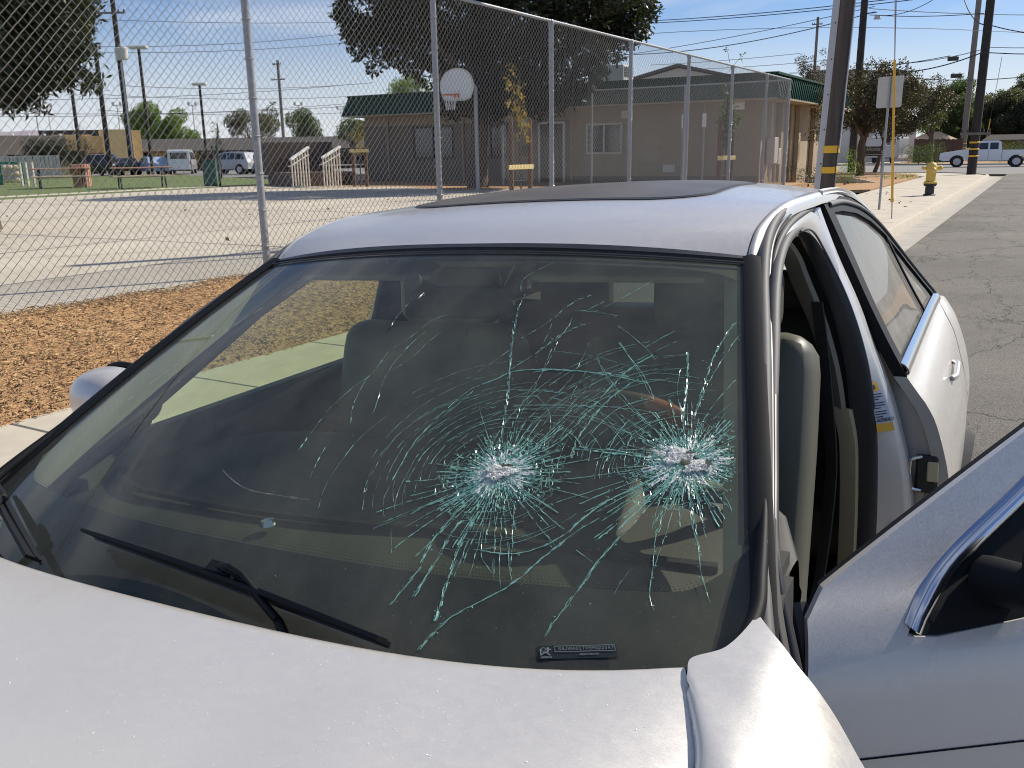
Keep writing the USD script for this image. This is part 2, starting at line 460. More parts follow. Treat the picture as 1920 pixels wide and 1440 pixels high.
def corner(off, n=14):                             # the kerb line: along the street, round the corner, along the cross street
    r = 5.0 + off
    cx, cy = -6.3, 48.0
    a = np.linspace(0, np.pi / 2, n)
    arc = np.stack([cx + r * np.cos(a) ** 1.0, cy + (r + 0.6) * np.sin(a)], 1)
    return np.vstack([[[cx + r, y] for y in np.linspace(-25, 47.0, 26)], arc, [[x, cy + r + 0.6] for x in (-9.0, -30.0, -70.0)]])


k0, k1, k2, k3 = corner(0.0), corner(-0.03), corner(-0.17), corner(0.5)
up = lambda c, z: np.column_stack([c, np.full(len(c), z)])
gut = obj('gutter', grid(np.stack([up(k3, -0.026), up(corner(0.2), -0.04), up(k0, -0.045)], 1)), 'gutter_concrete', kind=S)
kerb = obj('kerb', grid(np.stack([up(k0, -0.045), up(k1, 0.095), up(corner(-0.055), 0.12), up(k2, 0.124)], 1)), 'concrete', smooth=40, kind=S)
# sidewalk slabs, each its own
walk = say(UsdGeom.Xform.Define(stage, '/World/sidewalk').GetPrim(), kind=S)
rs = np.random.RandomState(3)
for i in range(52):
    y0 = -9.0 + i * 1.22
    if y0 > 47:
        break
    for (xa, xb) in ((-3.95, -2.72), (-2.705, -1.475)):
        obj('slab', box(((xa + xb) / 2, y0 + 0.61, 0.07 + rs.uniform(-0.002, 0.002)), (xb - xa, 1.208, 0.10), ch=0.006), 'concrete', walk)
apron = np.array([(-1.48, 47.3), (-1.48, 48)] + [tuple(q) for q in corner(-0.175)[26:]] + [(-70, 47.3)])
obj('corner_pavement', prism([(-3.95, -9), (-1.475, -9), (-1.475, 47.1)] + [tuple(q) for q in corner(-0.18)[27:]] + [(-70, 47), (-3.95, 47)], 0.09, 0.0), 'concrete', kind=S)
# bark bed rising to the fence
ys = np.linspace(-9, 26.5, 120)
bx = np.linspace(-5.75, -3.955, 14)
B = np.array([[(x, y, 0.105 + 0.315 * min(1.0, (-3.95 - x) / 1.5) ** 0.9 + 0.035 * (meshkit.noise([x * 2.2, y * 2.2, 0]) - 0.5)) for y in ys] for x in bx])
obj('bark_bed', grid(B), 'soil', smooth=True, kind=S)
# school court and lawn
obj('court', prism([(-5.6, -40), (-5.6, 25.9), (-12.0, 26.0), (-14.5, 22.3), (-18.5, 25.0), (-26, 24.2), (-25.2, 10), (-25, -40)], 0.5, -0.08), 'court', kind=S)
obj('lawn', prism([(-25.2, -40), (-25.2, 17), (-25.2, 28.8), (-52, 42), (-60, 20), (-90, -40)], 0.5, -0.085), 'grass', kind=S)
obj('lawn_path', prism([(-27.6, -30), (-27.0, 24.5), (-28.0, 24.6), (-28.8, -30)], 0.02, 0.4), 'concrete', kind=S)
obj('car_park', prism([(-42, 34), (-52, 42), (-60, 20), (-90, -20), (-170, 60), (-60, 140), (-20, 60)], 0.4, -0.02), 'far_asphalt', kind=S)
obj('school_bark', prism([(-26, 24.2), (-18.5, 25.0), (-14.5, 22.3), (-12, 26), (-5.7, 25.95), (-5.7, 29.6), (-25, 29.6), (-27, 28.5)], 0.5, -0.075), 'far_chips', kind=S)
obj('corner_bed', prism([(-6.0, 29), (-3.98, 31), (-3.98, 44), (-4.6, 48.5), (-7, 51.3), (-16, 51), (-16, 29)], 0.1, 0.06), 'far_chips', kind=S)
for (a, b) in (((-25.1, 11.6), (-8.5, 11.3)), ((-22, 19.5), (-9, 19.2)), ((-12.6, 4), (-12.0, 21))):
    d = np.array([b[0] - a[0], b[1] - a[1]])
    n = np.array([-d[1], d[0]]) / np.linalg.norm(d) * 0.03
    q = [np.array(a) + n, np.array(a) - n, np.array(b) - n, np.array(b) + n]
    obj('court_line', tm([(*v, 0.424) for v in q], [[0, 1, 2, 3]]), 'court_line', kind=S)
for (a, b) in (((-25, 7.0), (-5.7, 7.7)), ((-25, 13.6), (-5.7, 13.2)), ((-10.3, -12), (-10.1, 25.5)), ((-16.0, -12), (-15.9, 25))):
    n = np.array([-(b[1] - a[1]), b[0] - a[0]]) / math.hypot(b[0] - a[0], b[1] - a[1]) * 0.018
    q = [np.array(a) + n, np.array(a) - n, np.array(b) - n, np.array(b) + n]
    obj('court_seam', tm([(*v, 0.4235) for v in q], [[0, 1, 2, 3]]), 'tar_seam', kind=S)
# far side of the cross street
obj('far_kerb', box((-10, 78.1, 0.03), (140, 0.2, 0.16)), 'gutter_concrete', kind=S)
obj('far_pavement', prism([(-80, 78.2), (60, 78.2), (60, 80.0), (-80, 80.0)], 0.1, -0.0), 'concrete', kind=S)
obj('far_yard', prism([(-80, 80.0), (60, 80.0), (60, 130), (-80, 130)], 0.1, -0.005), 'far_chips', kind=S)
obj('driveway', prism([(-17.5, 79.9), (-9.6, 79.9), (-10.5, 96), (-18.5, 96)], 0.012, 0.096), 'concrete', kind=S)
# bark chips, shredded and heaped (nobody could count them)
rs = np.random.RandomState(5)
n = 76000
cx_, cy_ = rs.uniform(-5.72, -3.9, n), 0.2 + 14.5 * rs.uniform(0, 1, n) ** 1.5
cz_ = 0.105 + 0.315 * np.minimum(1.0, np.maximum(0, (-3.95 - cx_)) / 1.5) ** 0.9 + 0.035 * (meshkit.noise(np.column_stack([cx_ * 2.2, cy_ * 2.2, 0 * cx_])) - 0.5) + rs.uniform(0.0, 0.028, n)
keep = rs.uniform(size=n) < np.clip((-3.86 - cx_) / 0.14 + 0.08 * rs.normal(size=n), 0.02, 1)
cx_, cy_, cz_ = cx_[keep], cy_[keep], cz_[keep]
n = len(cx_)
L = 0.010 + 0.048 * rs.uniform(0, 1, n) ** 2.2
W = L * rs.uniform(0.10, 0.34, n)
th, tl, rl = rs.uniform(0, 2 * np.pi, n), rs.normal(0, 0.16, n), rs.normal(0, 0.28, n)
d = np.column_stack([np.cos(th) * np.cos(tl), np.sin(th) * np.cos(tl), np.sin(tl)])
s = np.column_stack([-np.sin(th), np.cos(th), np.sin(rl)])
h = np.column_stack([0 * th, 0 * th, 0.25 * W + 0.002])
c = np.column_stack([cx_, cy_, cz_])
dL, sW = d * L[:, None] / 2, s * W[:, None] / 2
V = np.stack([c - dL - sW * .6, c - dL * .8 + sW, c + dL - sW, c + dL * .9 + sW * .5, c - dL * .5 + h, c + dL * .6 + h], 1).reshape(-1, 3)
F_ = np.array([[0, 2, 4], [2, 5, 4], [2, 3, 5], [3, 1, 5], [1, 4, 5], [1, 0, 4]])
obj('bark_mulch', tm(V, (np.arange(n)[:, None, None] * 6 + F_[None]).reshape(-1, 3)), 'bark_chips', label='shredded orange bark mulch covering the strip between sidewalk and fence', cat='mulch', kind='stuff')
# dry leaves blown onto the court, the pavement and the gutter
lc = np.vstack([np.column_stack([rs.uniform(-20, -5.7, 60), rs.uniform(2, 24, 60), np.full(60, 0.43)]), np.column_stack([rs.uniform(-4.2, -1.6, 50), rs.uniform(0, 30, 50), np.full(50, 0.128)])])
obj('fallen_leaves', leaves(lc, 0.09, 9, dirs=np.column_stack([rs.normal(size=(110, 2)), 0 * lc[:, :1]]), droop=0.0, ratio=0.6), 'dead_leaf', label='dry brown leaves scattered over the court and the sidewalk', cat='leaves', kind='stuff')
# ---------------------------------------------------------------- the school building with its green mansard roof
FY, FX, BX0, BY1 = 29.5, -7.25, -23.9, 41.0        # shaded front, street side, far end, back
ZB, ZW, ZT = 0.42, 3.05, 3.80
bld = thing('school_building', 'long tan school building with a green metal mansard roof behind the fence', 'building', (FX, FY, 0))
o = np.array([FX, FY, 0])


def rel(m, o):
    m = m if isinstance(m, trimesh.Trimesh) else join(m)
    m.apply_translation(-np.asarray(o))
    return m


# front wall in painted block: real courses of blocks near the street end, stucco elsewhere, its far end darkened to stand in for tree shade
obj('wall', rel([box(((BX0 + FX) / 2, (FY + BY1) / 2 + 0.02, 1.55), (FX - BX0 - 0.04, BY1 - FY - 0.04, 3.3))], o), 'stucco', bld)
rows, cols = 14, 42
bw, bh = (FX - BX0) / cols, (ZW - ZB + 0.12) / rows
bl = []
for r in range(rows):
    for c in range(cols):
        x0 = BX0 + (c + (0.5 if r % 2 else 0)) * bw
        x1 = min(x0 + bw, FX)
        zz = ZB - 0.08 + (r + 0.5) * bh
        if x1 < -14.0 and zz < 2.62:
            continue
        if -13.9 < (x0 + x1) / 2 < -10.7 and 1.2 < zz < 2.45:
            continue
        bl.append(box(((x0 + x1) / 2, FY - 0.0, zz), (x1 - x0 - 0.012, 0.05, bh - 0.012)))
obj('shaded_panel', rel(box(((BX0 - 14.2) / 2, FY - 0.012, 1.5), (-14.2 - BX0, 0.06, 2.3)), o), 'shade_wall', bld)  # added panel, paints the shade under the tree onto the wall
obj('block_course', rel(bl, o), 'block_wall', bld, kind='stuff')
# mansard: sloping skirt along the front and the street side, with standing seams
OH = 0.75


def skirt(a, b, out):
    a, b, out = np.array(a, float), np.array(b, float), np.array(out, float)
    lo, hi = -out * 0 + out * OH, out * (OH - 0.22)
    return a, b, lo, hi


f0 = np.array([[BX0 - 0.55, FY - OH, ZW + 0.02], [FX + OH, FY - OH, ZW + 0.02], [FX + OH, BY1, ZW + 0.02]])
f1 = np.array([[BX0 - 0.33, FY - OH + 0.25, ZT], [FX + OH - 0.25, FY - OH + 0.25, ZT], [FX + OH - 0.25, BY1, ZT]])
le0, le1 = np.array([[BX0 - 0.55, BY1, ZW + 0.02]]), np.array([[BX0 - 0.33, BY1, ZT]])
obj('mansard_roof', rel([slab(np.stack([np.vstack([le0, f0]), np.vstack([le1, f1])], 1), 0.08, flip=False),
                         box(((BX0 + FX) / 2, (FY + BY1) / 2, ZT - 0.32), (FX - BX0 + 0.7, BY1 - FY + 0.6, 0.04))], o), 'mansard', bld)
obj('soffit', rel([box(((BX0 + FX) / 2 + 0.1, FY - OH / 2, ZW + 0.0), (FX - BX0 + 1.1, OH, 0.05)), box((FX + OH / 2, (FY + BY1) / 2, ZW + 0.001), (OH, BY1 - FY, 0.05))], o), 'stucco', bld)
cap = [beam(f1[0] + [0, 0, .03], f1[1] + [0, 0, .03], 0.16, 0.07), beam(f1[1] + [0, 0, .033], f1[2] + [0, 0, .033], 0.16, 0.07)]
obj('roof_cap', rel(cap, o), 'mansard_cap', bld)
for i in range(37):                                # seams on the sunlit street side and the dim front
    t = (i + 0.5) / 37
    a, b = f0[1] + (f0[2] - f0[1]) * t, f1[1] + (f1[2] - f1[1]) * t
    obj('roof_seam', rel(beam(a + [.02, 0, .02], b + [.02, 0, -.02], 0.035, 0.05, up=(1, 0, 0)), o), 'mansard', bld)
sm = []
for i in range(56):
    t = (i + 0.5) / 56
    a, b = f0[0] + (f0[1] - f0[0]) * t, f1[0] + (f1[1] - f1[0]) * t
    sm.append(beam(a + [0, -.02, .02], b + [0, -.02, -.02], 0.05, 0.035, up=(1, 0, 0)))
obj('front_seam', rel(sm, o), 'mansard', bld, kind='stuff')
# windows and doors of the front
for (xa, xb, za, zb) in ((-13.55, -12.2, 1.45, 2.45), (-21.3, -19.4, 1.35, 2.55), (-18.4, -16.9, 1.35, 2.55)):
    w = obj('window', rel(box(((xa + xb) / 2, FY - 0.03, (za + zb) / 2), (xb - xa, 0.03, zb - za)), o), 'window_dark', bld)
    fr = [box((x, FY - 0.055, (za + zb) / 2), (0.06, 0.05, zb - za + .06)) for x in (xa, (xa + xb) / 2, xb)] + [box(((xa + xb) / 2, FY - 0.057, z), (xb - xa, 0.05, 0.06)) for z in (za, zb)]
    obj('frame', rel(fr, o), 'hvac' if xa > -14 else 'trim_dark', w)
dr = obj('door', rel(box((-15.0, FY - 0.035, 1.45), (0.95, 0.05, 2.1)), o), 'trim_dark', bld)
obj('door_frame', rel([box((-15.52, FY - 0.05, 1.48), (0.08, 0.07, 2.2)), box((-14.48, FY - 0.05, 1.48), (0.08, 0.07, 2.2)), box((-15.0, FY - 0.05, 2.56), (1.1, 0.07, 0.08))], o), 'hvac', dr)
for x in (-9.2, -14.15, -18.9, -22.6):
    obj('downspout', rel(tube([(x, FY - .09, 3.0), (x, FY - .09, .45)], .045, 8), o), 'stucco', bld)
for (x, z) in ((-10.4, .9), (-16.2, 2.6), (-12.0, 2.75)):
    obj('wall_vent', rel(box((x, FY - .04, z), (.42, .05, .26), ch=.01), o), 'hvac', bld)
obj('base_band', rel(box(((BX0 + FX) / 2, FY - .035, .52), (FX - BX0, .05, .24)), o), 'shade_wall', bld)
# street side: pilasters, downspout, meter cabinets
for y in (31.6, 34.2, 36.8, 39.4):
    obj('pilaster', rel(box((FX + 0.08, y, 1.55), (0.16, 0.32, 2.95)), o), 'stucco', bld)
obj('downspout', rel(tube([(FX + 0.12, 32.9, 3.0), (FX + 0.12, 32.9, 0.3)], 0.05, 8), o), 'stucco', bld)
obj('meter_cabinet', rel(box((FX + 0.16, 30.35, 1.45), (0.28, 0.5, 0.85), ch=0.02), o), 'hvac', bld)
obj('meter_cabinet', rel(box((FX + 0.13, 31.1, 1.25), (0.22, 0.32, 0.55), ch=0.02), o), 'hvac', bld)
for (yy, za, zb) in ((30.35, 1.9, 3.0), (31.1, 1.0, 0.2), (30.35, 1.0, 0.2)):
    obj('conduit', rel(tube([(FX + 0.1, yy, za), (FX + 0.1, yy, zb)], 0.033, 8), o), 'hvac', bld)
# things on the roof
p = ony(1152, 158, FY + 2.5)
hv = thing('rooftop_unit', 'boxy tan air conditioning unit with a louvre on the school roof', 'air conditioner', (p[0], FY + 2.5, ZT - 0.3))
obj('cabinet', box((0, 0, 0.55), (1.15, 1.0, 1.15), ch=0.03), 'hvac', hv)
for k in range(4):
    obj('louvre', box((0.585, 0, 0.75 + k * 0.09), (0.03, 0.8, 0.05)), 'trim_dark', hv)
obj('curb_base', box((0, 0, 0.0), (1.25, 1.1, 0.2)), 'galvanized', hv)
p = ony(1206, 150, FY + 4.5)
h2 = thing('roof_vent', 'low flat vent box on the school roof beside the air conditioner', 'vent', (p[0], FY + 4.5, ZT - 0.3))
obj('cabinet', box((0, 0, 0.3), (1.5, 0.9, 0.6), ch=0.02), 'hvac', h2)
obj('lid', box((0, 0, 0.63), (1.6, 1.0, 0.06)), 'galvanized', h2)
# a pitched roof behind the school, only its gable shows over the mansard
p = pt(1272, 124, 62)
gz = p[2]
gab = thing('gabled_hall', 'grey gable of a hall rising behind the school roof', 'building', (p[0], p[1], 0), rz=0.15)
obj('wall', prism([(-6.5, 0), (6.5, 0), (6.5, 14), (-6.5, 14)], gz - 1.6), 'pale_wall', gab)
gp = np.array([[(-7.2, -0.3, gz - 1.75), (-7.2, 14, gz - 1.75)], [(0, -0.3, gz), (0, 14, gz)], [(7.2, -0.3, gz - 1.75), (7.2, 14, gz - 1.75)]])
obj('roof', slab(gp, 0.15, flip=True), 'grey_roof', gab)
obj('gable', tm([(-6.5, 0, gz - 1.6), (6.5, 0, gz - 1.6), (0, 0, gz - 0.12)], [[0, 1, 2]]), 'hvac', gab)

# ---------------------------------------------------------------- basketball hoop
hb = np.append(ony(896, 350, 22.3)[:2], 0.42)
hoop = thing('basketball_hoop', 'white fan-shaped basketball backboard with an orange rim on a bent grey pole', 'basketball hoop', hb)
bc = ony(857, 160, 21.7) - hb                       # centre of the board
obj('pole', tube([(0, 0, 0), (0, 0, 1.4), (0, 0, bc[2] - .02), (-.03, -.05, bc[2] + .03), (bc[0] * .5, bc[1] * .5 + .1, bc[2] + .04), (bc[0], bc[1] + .05, bc[2])], 0.055, 10), 'galvanized', hoop)
nrm = np.array([-0.17, -0.985, 0.0])                # the board's face looks across the court
rt = np.array([0.985, -0.17, 0.0])
T = np.eye(4)
T[:3, 0], T[:3, 1], T[:3, 2], T[:3, 3] = rt, (0, 0, 1), np.cross(rt, (0, 0, 1)), bc
fan = [(-0.52, -0.36), (-0.3, -0.42), (0.3, -0.42), (0.52, -0.36), (0.62, -0.16)] + [(0.64 * math.cos(a), 0.02 + 0.44 * math.sin(a)) for a in np.linspace(0.0, np.pi, 15)] + [(-0.62, -0.16)]
m = prism(fan, 0.035)
m.apply_transform(T)
obj('backboard', m, 'board_white', hoop)
fr = prism(Polygon([(q[0] * 1.0, q[1] * 1.0) for q in fan]).buffer(0.012).difference(Polygon(fan).buffer(-0.03)), 0.05, -0.006)
fr.apply_transform(T)
obj('board_rim', fr, 'hvac', hoop)
rc = bc - np.cross(rt, (0, 0, 1)) * -0.28 * 1.0 + np.array([0, 0, -0.3])
nn = np.cross(rt, (0, 0, 1))
rc = bc + nn * (0.30 if np.dot(nn, nrm) > 0 else -0.30) + np.array([0, 0, -0.27])
a = np.linspace(0, 2 * np.pi, 25)
obj('rim', [tube(np.column_stack([rc[0] + .225 * np.cos(a), rc[1] + .225 * np.sin(a), rc[2] + 0 * a]), 0.013, 6, caps=False), beam(rc + (bc - rc) * [.75, .75, 0], bc + [0, 0, -0.3], 0.2, 0.09)], 'orange_metal', hoop)
nt = []
for k in range(12):
    for s in (-1, 1):
        t = np.linspace(0, 1, 5)
        aa = 2 * np.pi * k / 12 + s * t * 0.55
        rr = 0.22 - 0.1 * t ** 0.7
        nt.append(tube(np.column_stack([rc[0] + rr * np.cos(aa), rc[1] + rr * np.sin(aa), rc[2] - 0.42 * t]), 0.006, 3, caps=False))
obj('net', nt, 'net', hoop, kind='stuff')

# ---------------------------------------------------------------- trees
def tree(name, label, cat, at, trunk, blobs, per, leaf, lmat, seed, tmat='trunk', r0=0.2, group=None, droop=0.2, spread=0.05, limbs=True, ratio=0.45):
    at = np.asarray(at, float)
    t = thing(name, label, cat, at, group=group)
    top = np.array(trunk, float)
    wood = [limb((0, 0, -0.1), top, r0 * 1.15, r0 * 0.7, seed, 8)]
    if limbs:
        for i, (c, rad) in enumerate(blobs[:14]):
            wood.append(limb(top * (0.75 + 0.04 * (i % 5)), np.asarray(c) * [0.8, 0.8, 0.97], r0 * 0.5, r0 * 0.07, seed + i, 7, 0.12))
    obj('trunk', wood, tmat, t, smooth=60)
    pts = crown_points(blobs, per, seed)
    obj('crown', leaves(pts, leaf, seed, spread, droop, ratio), lmat, t)
    return t


def clump(c, R, n, r, seed, flat=0.8):             # n leafy clumps filling an ellipsoid
    q = np.random.RandomState(seed)
    out = []
    for i in range(n):
        d = q.normal(size=3)
        d /= np.linalg.norm(d)
        rr = q.uniform(0.25, 1) ** 0.6
        k = r * q.uniform(0.5, 1.2)
        out.append((np.asarray(c) + d * rr * np.asarray(R), (k, k, k * flat)))
        if q.uniform() < .5:                         # a stray spray beyond the clump
            e = q.normal(size=3)
            e /= np.linalg.norm(e)
            out.append((np.asarray(c) + d * rr * np.asarray(R) + e * k * 1.15, (k * .32, k * .32, k * .26)))
    return out


tb = np.array([-15.2, 24.6, 0.42])
tree('shade_tree', 'large dark glossy-leaved tree whose crown hangs over the fence and the school roof', 'tree', tb, (0.1, 0.0, 2.9),
     [(pt(px, py, 30 + 1.3 * math.sin(px * .7 + py)) - tb, (r, r, r * .9)) for (px, py, r) in
      ((690, 20, 1.0), (720, 70, .85), (760, 30, 1.2), (800, 70, 1.0), (860, 40, 1.3), (860, 110, 1.0), (920, 60, 1.3), (930, 130, 1.1), (980, 40, 1.2), (1000, 110, 1.0), (1040, 60, 1.1), (1080, 20, 1.2),
       (1130, 40, 1.0), (1170, 30, .9), (1190, 10, .65), (1100, 80, .8), (1150, 70, .6), (900, 160, .9), (960, 170, .8), (1040, 150, .7), (1000, 195, .5), (1090, 140, .6), (1110, 120, .45), (1060, 182, .35), (835, 140, .5),
       (780, 112, .45), (735, 110, .3), (1045, 195, .25), (1120, 100, .4), (820, 165, .25), (750, -60, 1.6), (900, -80, 1.8), (1050, -70, 1.7), (1150, -40, 1.0), (670, 50, .5), (850, 190, .6), (925, 200, .6),
       (640, 25, .3), (655, 70, .28), (672, 95, .3), (700, 125, .22), (762, 128, .2), (790, 150, .16), (1218, 20, .3), (1205, 55, .28), (1185, 78, .25), (1160, 108, .22), (1130, 135, .2), (1085, 175, .22), (1020, 215, .2), (1048, 210, .14), (1118, 150, .16), (985, 205, .22))],
     1700, 0.19, 'leaf_magnolia', 22, r0=0.33)
lt = pt(-60, 330, 17.5)
lt[2] = 0.42
zc = lambda px, py, d: pt(px, py, d) - np.array([lt[0], lt[1], lt[2]])
bl = [(zc(px, py, 17.5 + dd), (r, r, r * 0.85)) for (px, py, dd, r) in
      ((0, 20, 0, 1.0), (60, 40, .5, .8), (95, 15, -.4, .7), (40, 95, 0, .75), (-10, 110, .5, .9), (80, 85, .3, .55), (110, 118, 0, .4), (120, 55, 0, .42), (132, 85, .2, .3), (5, 160, 0, .38), (30, 168, .2, .28), (150, 148, .1, .26), (142, 30, .2, .3),
       (-60, 60, 0, 1.2), (-90, 140, .4, .9), (-30, -60, 0, 1.3), (60, -60, .3, 1.1), (100, -50, 0, 0.75), (-25, 140, .4, .6), (60, 130, .1, .5), (125, 0, .2, .45), (172, 156, .1, .16), (184, 150, 0, .10), (95, 120, 0, .45), (45, 148, 0, .4), (70, 195, 0, .16), (20, 190, 0, .2), (165, 100, 0, .16), (150, 62, .1, .18))]
tree('cypress_tree', 'dense dark tree hanging into the upper left corner behind the fence', 'tree', lt, (0.0, 0.0, 2.6), bl, 4600, 0.13, 'leaf_dark', 31, r0=0.35, ratio=0.3)


# ---------------------------------------------------------------- young staked trees
def staked(at, label, posts, ht, blobs, per, lmat, seed, brace=True, zb=(1.0,)):
    t = thing('staked_sapling', label, 'tree', at, group=None)
    for (x, y) in posts:
        obj('stake', [cyl((x, y, -0.1), (x, y, ht), 0.062, 0.058, 11), cyl((x, y, ht - 0.002), (x, y, ht + 0.015), 0.056, 0.03, 11)], 'stake_wood', t, smooth=50)
    if brace:
        a, b = np.array([*posts[0], zb[0]]), np.array([*posts[1], zb[0]])
        d = (b - a) / np.linalg.norm(b - a)
        off = np.array([0.05, -0.06, 0])
        obj('cross_brace', beam(a - d * 0.12 + off, b + d * 0.12 + off, 0.022, 0.115, ch=0.004), 'brace_wood', t)
        a2, b2 = a * [1, 1, 0] + [0, 0, .42], b * [1, 1, 0] + [0, 0, .42]
        obj('tie', tube([a2, (a2 + b2) / 2 + [0.03, 0, -0.02], b2], 0.012, 6), 'cable', t)
    m = (np.array(posts[0]) + np.array(posts[-1])) / 2
    wood = [limb((m[0], m[1], -0.05), (m[0] - 0.02, m[1] + 0.03, 3.0), 0.022, 0.008, seed, 9, 0.01)]
    for (c, r) in blobs:
        wood.append(limb((m[0], m[1], max(0.6, c[2] - 0.35)), c, 0.008, 0.003, seed + int(c[2] * 10), 5, 0.05))
    obj('stem', wood, 'trunk', t)
    obj('foliage', leaves(crown_points(blobs, per, seed, 0.1), 0.10, seed, 0.03, 0.5, 0.6), lmat, t)
    return t


a, b = onz(958, 372, 0.42), onz(995, 368, 0.42)
a, b = np.array([-10.95, 19.25]), np.array([-10.8, 20.02])
q = ony(978, 300, 19.6)
sa = np.array([q[0], 19.6, 0.42])
pa, pb = ony(959, 330, 19.25), ony(994, 330, 20.0)
hz = ony(960, 222, 19.25)[2] - 0.42
st1 = staked(sa, 'thin sapling turning orange between two brown stakes with a yellow brace, beside the hoop', [(pa[0] - sa[0], -0.35), (pb[0] - sa[0], 0.4)], hz,
             [((ony(px, py, 19.6) - sa), (r, r, r * 1.2)) for (px, py, r) in ((962, 150, .16), (970, 175, .2), (955, 190, .16), (972, 205, .22), (978, 225, .22), (985, 240, .16), (958, 130, .12), (965, 255, .1), (990, 262, .1), (955, 165, .1), (980, 290, .06))], 800, 'leaf_autumn', 41, zb=(ony(977, 313, 19.6)[2] - 0.42,))
sb = ony(1362, 300, 24.2)
sb = np.array([sb[0], 24.2, 0.4])
pa, pb = ony(1348, 300, 23.9), ony(1372, 300, 24.5)
st2 = staked(sb, 'leafy sapling held by two stakes near the far end of the fence', [(pa[0] - sb[0], -0.3), (pb[0] - sb[0], 0.3)], ony(1348, 225, 23.9)[2] - 0.4,
             [((ony(px, py, 24.2) - sb), (r, r, r * 1.5)) for (px, py, r) in ((1362, 170, .12), (1366, 200, .2), (1358, 225, .25), (1366, 245, .25), (1362, 270, .2), (1372, 215, .2), (1356, 250, .16), (1368, 185, .14), (1363, 92, .08), (1392, 105, .07), (1385, 222, .12))], 1300, 'leaf_mid', 42, zb=(ony(1358, 296, 24.2)[2] - 0.4,))
sc = pt(675, 345, 33)
sc = np.array([sc[0], sc[1], 0.42])
st3 = staked(sc, 'small far sapling with a single crossbar in front of the ramp', [(-0.25, 0), (0.25, 0.1)], 1.3, [((0, 0, 1.7), (.22, .22, .3)), ((0.05, 0, 1.35), (.16, .16, .25)), ((0.1, 0, 2.1), (.1, .1, .2))], 1100, 'leaf_autumn', 43, zb=(1.25,))

# ---------------------------------------------------------------- chain link fence
FXX, FZ0, FZ1 = -5.55, 0.40, 3.38
PY = [2.6 + 2.98 * k for k in range(-2, 8)] + [25.84]
fence = thing('chain_link_fence', 'tall galvanized chain link fence with round posts and a top rail along the court', 'fence', (FXX, 0, 0))
for y in PY:
    q = obj('post', [cyl((0, y, 0.2), (0, y, FZ1 - 0.02), 0.036 if y < 25 else 0.044, sides=14)], 'galvanized', fence, smooth=50)
    obj('post_cap', [lathe([(0.045, -0.05), (0.045, 0.0), (0.03, 0.025), (0.0, 0.03)], 12, (0, y, FZ1 - 0.005))], 'galvanized', q, smooth=50)
    obj('tie_bands', [tube([(0.043 * math.cos(t), y + 0.043 * math.sin(t), z) for t in np.linspace(0, 2 * np.pi, 11)], 0.006, 4, caps=False) for z in np.linspace(0.7, 3.1, 8)], 'wire', q, kind='stuff')
obj('top_rail', [cyl((0, -4, FZ1), (0, 25.84, FZ1), 0.021, sides=10)], 'galvanized', fence, smooth=50)


def mesh_panel(L, z0, z1, pw, ph, r, seed):        # zigzag wires hooked side by side, in the x-z plane, x from 0 to L
    n = int(L / pw)
    k = int((z1 - z0) / (ph / 2))
    zz = z0 + np.arange(k + 1) * ph / 2
    rr = np.random.RandomState(seed)
    V, Fc, nv = [], [], 0
    ang = np.arange(3) * 2 * np.pi / 3
    for s in range(n):
        par = (np.arange(k + 1) + s) % 2
        x = s * pw + np.where(par == 0, -r * .5, pw + r * .5)
        sh = (ph / 2) * 0
        y = np.where(par == 0, -r * .8, r * .8)
        p = np.column_stack([x, y, zz + sh]) + rr.normal(size=(k + 1, 3)) * [0.0012, 0.002, 0.0012]
        bend = 0.018 * np.sin(x * 1.3 + zz * 0.9) + 0.012 * np.sin(zz * 2.3 + x * 0.4)
        p[:, 1] += bend
        v = p[:, None] + r * (np.cos(ang)[None, :, None] * np.array([0.75, 0, -0.66]) + np.sin(ang)[None, :, None] * np.array([0, 1.0, 0]))
        V.append(v.reshape(-1, 3))
        i, j = np.meshgrid(np.arange(k), np.arange(3), indexing='ij')
        q = np.stack([i * 3 + j, i * 3 + (j + 1) % 3, (i + 1) * 3 + (j + 1) % 3, (i + 1) * 3 + j], -1).reshape(-1, 4) + nv
        Fc.append(q)
        nv += len(v) * 3
    return tm(np.vstack(V), np.vstack(Fc))


m = mesh_panel(29.8, FZ0, FZ1 + 0.05, 0.041, 0.082, 0.0028, 1)
m.apply_transform(np.array([[0, -1.0, 0, 0.04], [1, 0, 0, -3.98], [0, 0, 1, 0], [0, 0, 0, 1]]))
obj('wire_mesh', m, 'wire', fence, kind='stuff')
m = mesh_panel(9.5, FZ0, FZ1 + 0.05, 0.041, 0.082, 0.002, 2)
ret = thing('return_fence', 'chain link fence running back from the corner post in front of the tan school wall', 'fence', (FXX, 25.84, 0))
m.apply_transform(np.array([[-1.0, 0, 0, -0.03], [0, 1, 0, 0.0], [0, 0, 1, 0], [0, 0, 0, 1]]))
obj('wire_mesh', m, 'wire', ret, kind='stuff')
obj('top_rail', cyl((-0.05, 0, FZ1 - 0.01), (-9.5, 0, FZ1 - 0.01), 0.021, sides=8), 'galvanized', ret)
for x in (-3.05, -6.1, -9.4):
    obj('post', cyl((x, 0, 0.2), (x, 0, FZ1 + 0.02), 0.034, sides=10), 'galvanized', ret, smooth=50)
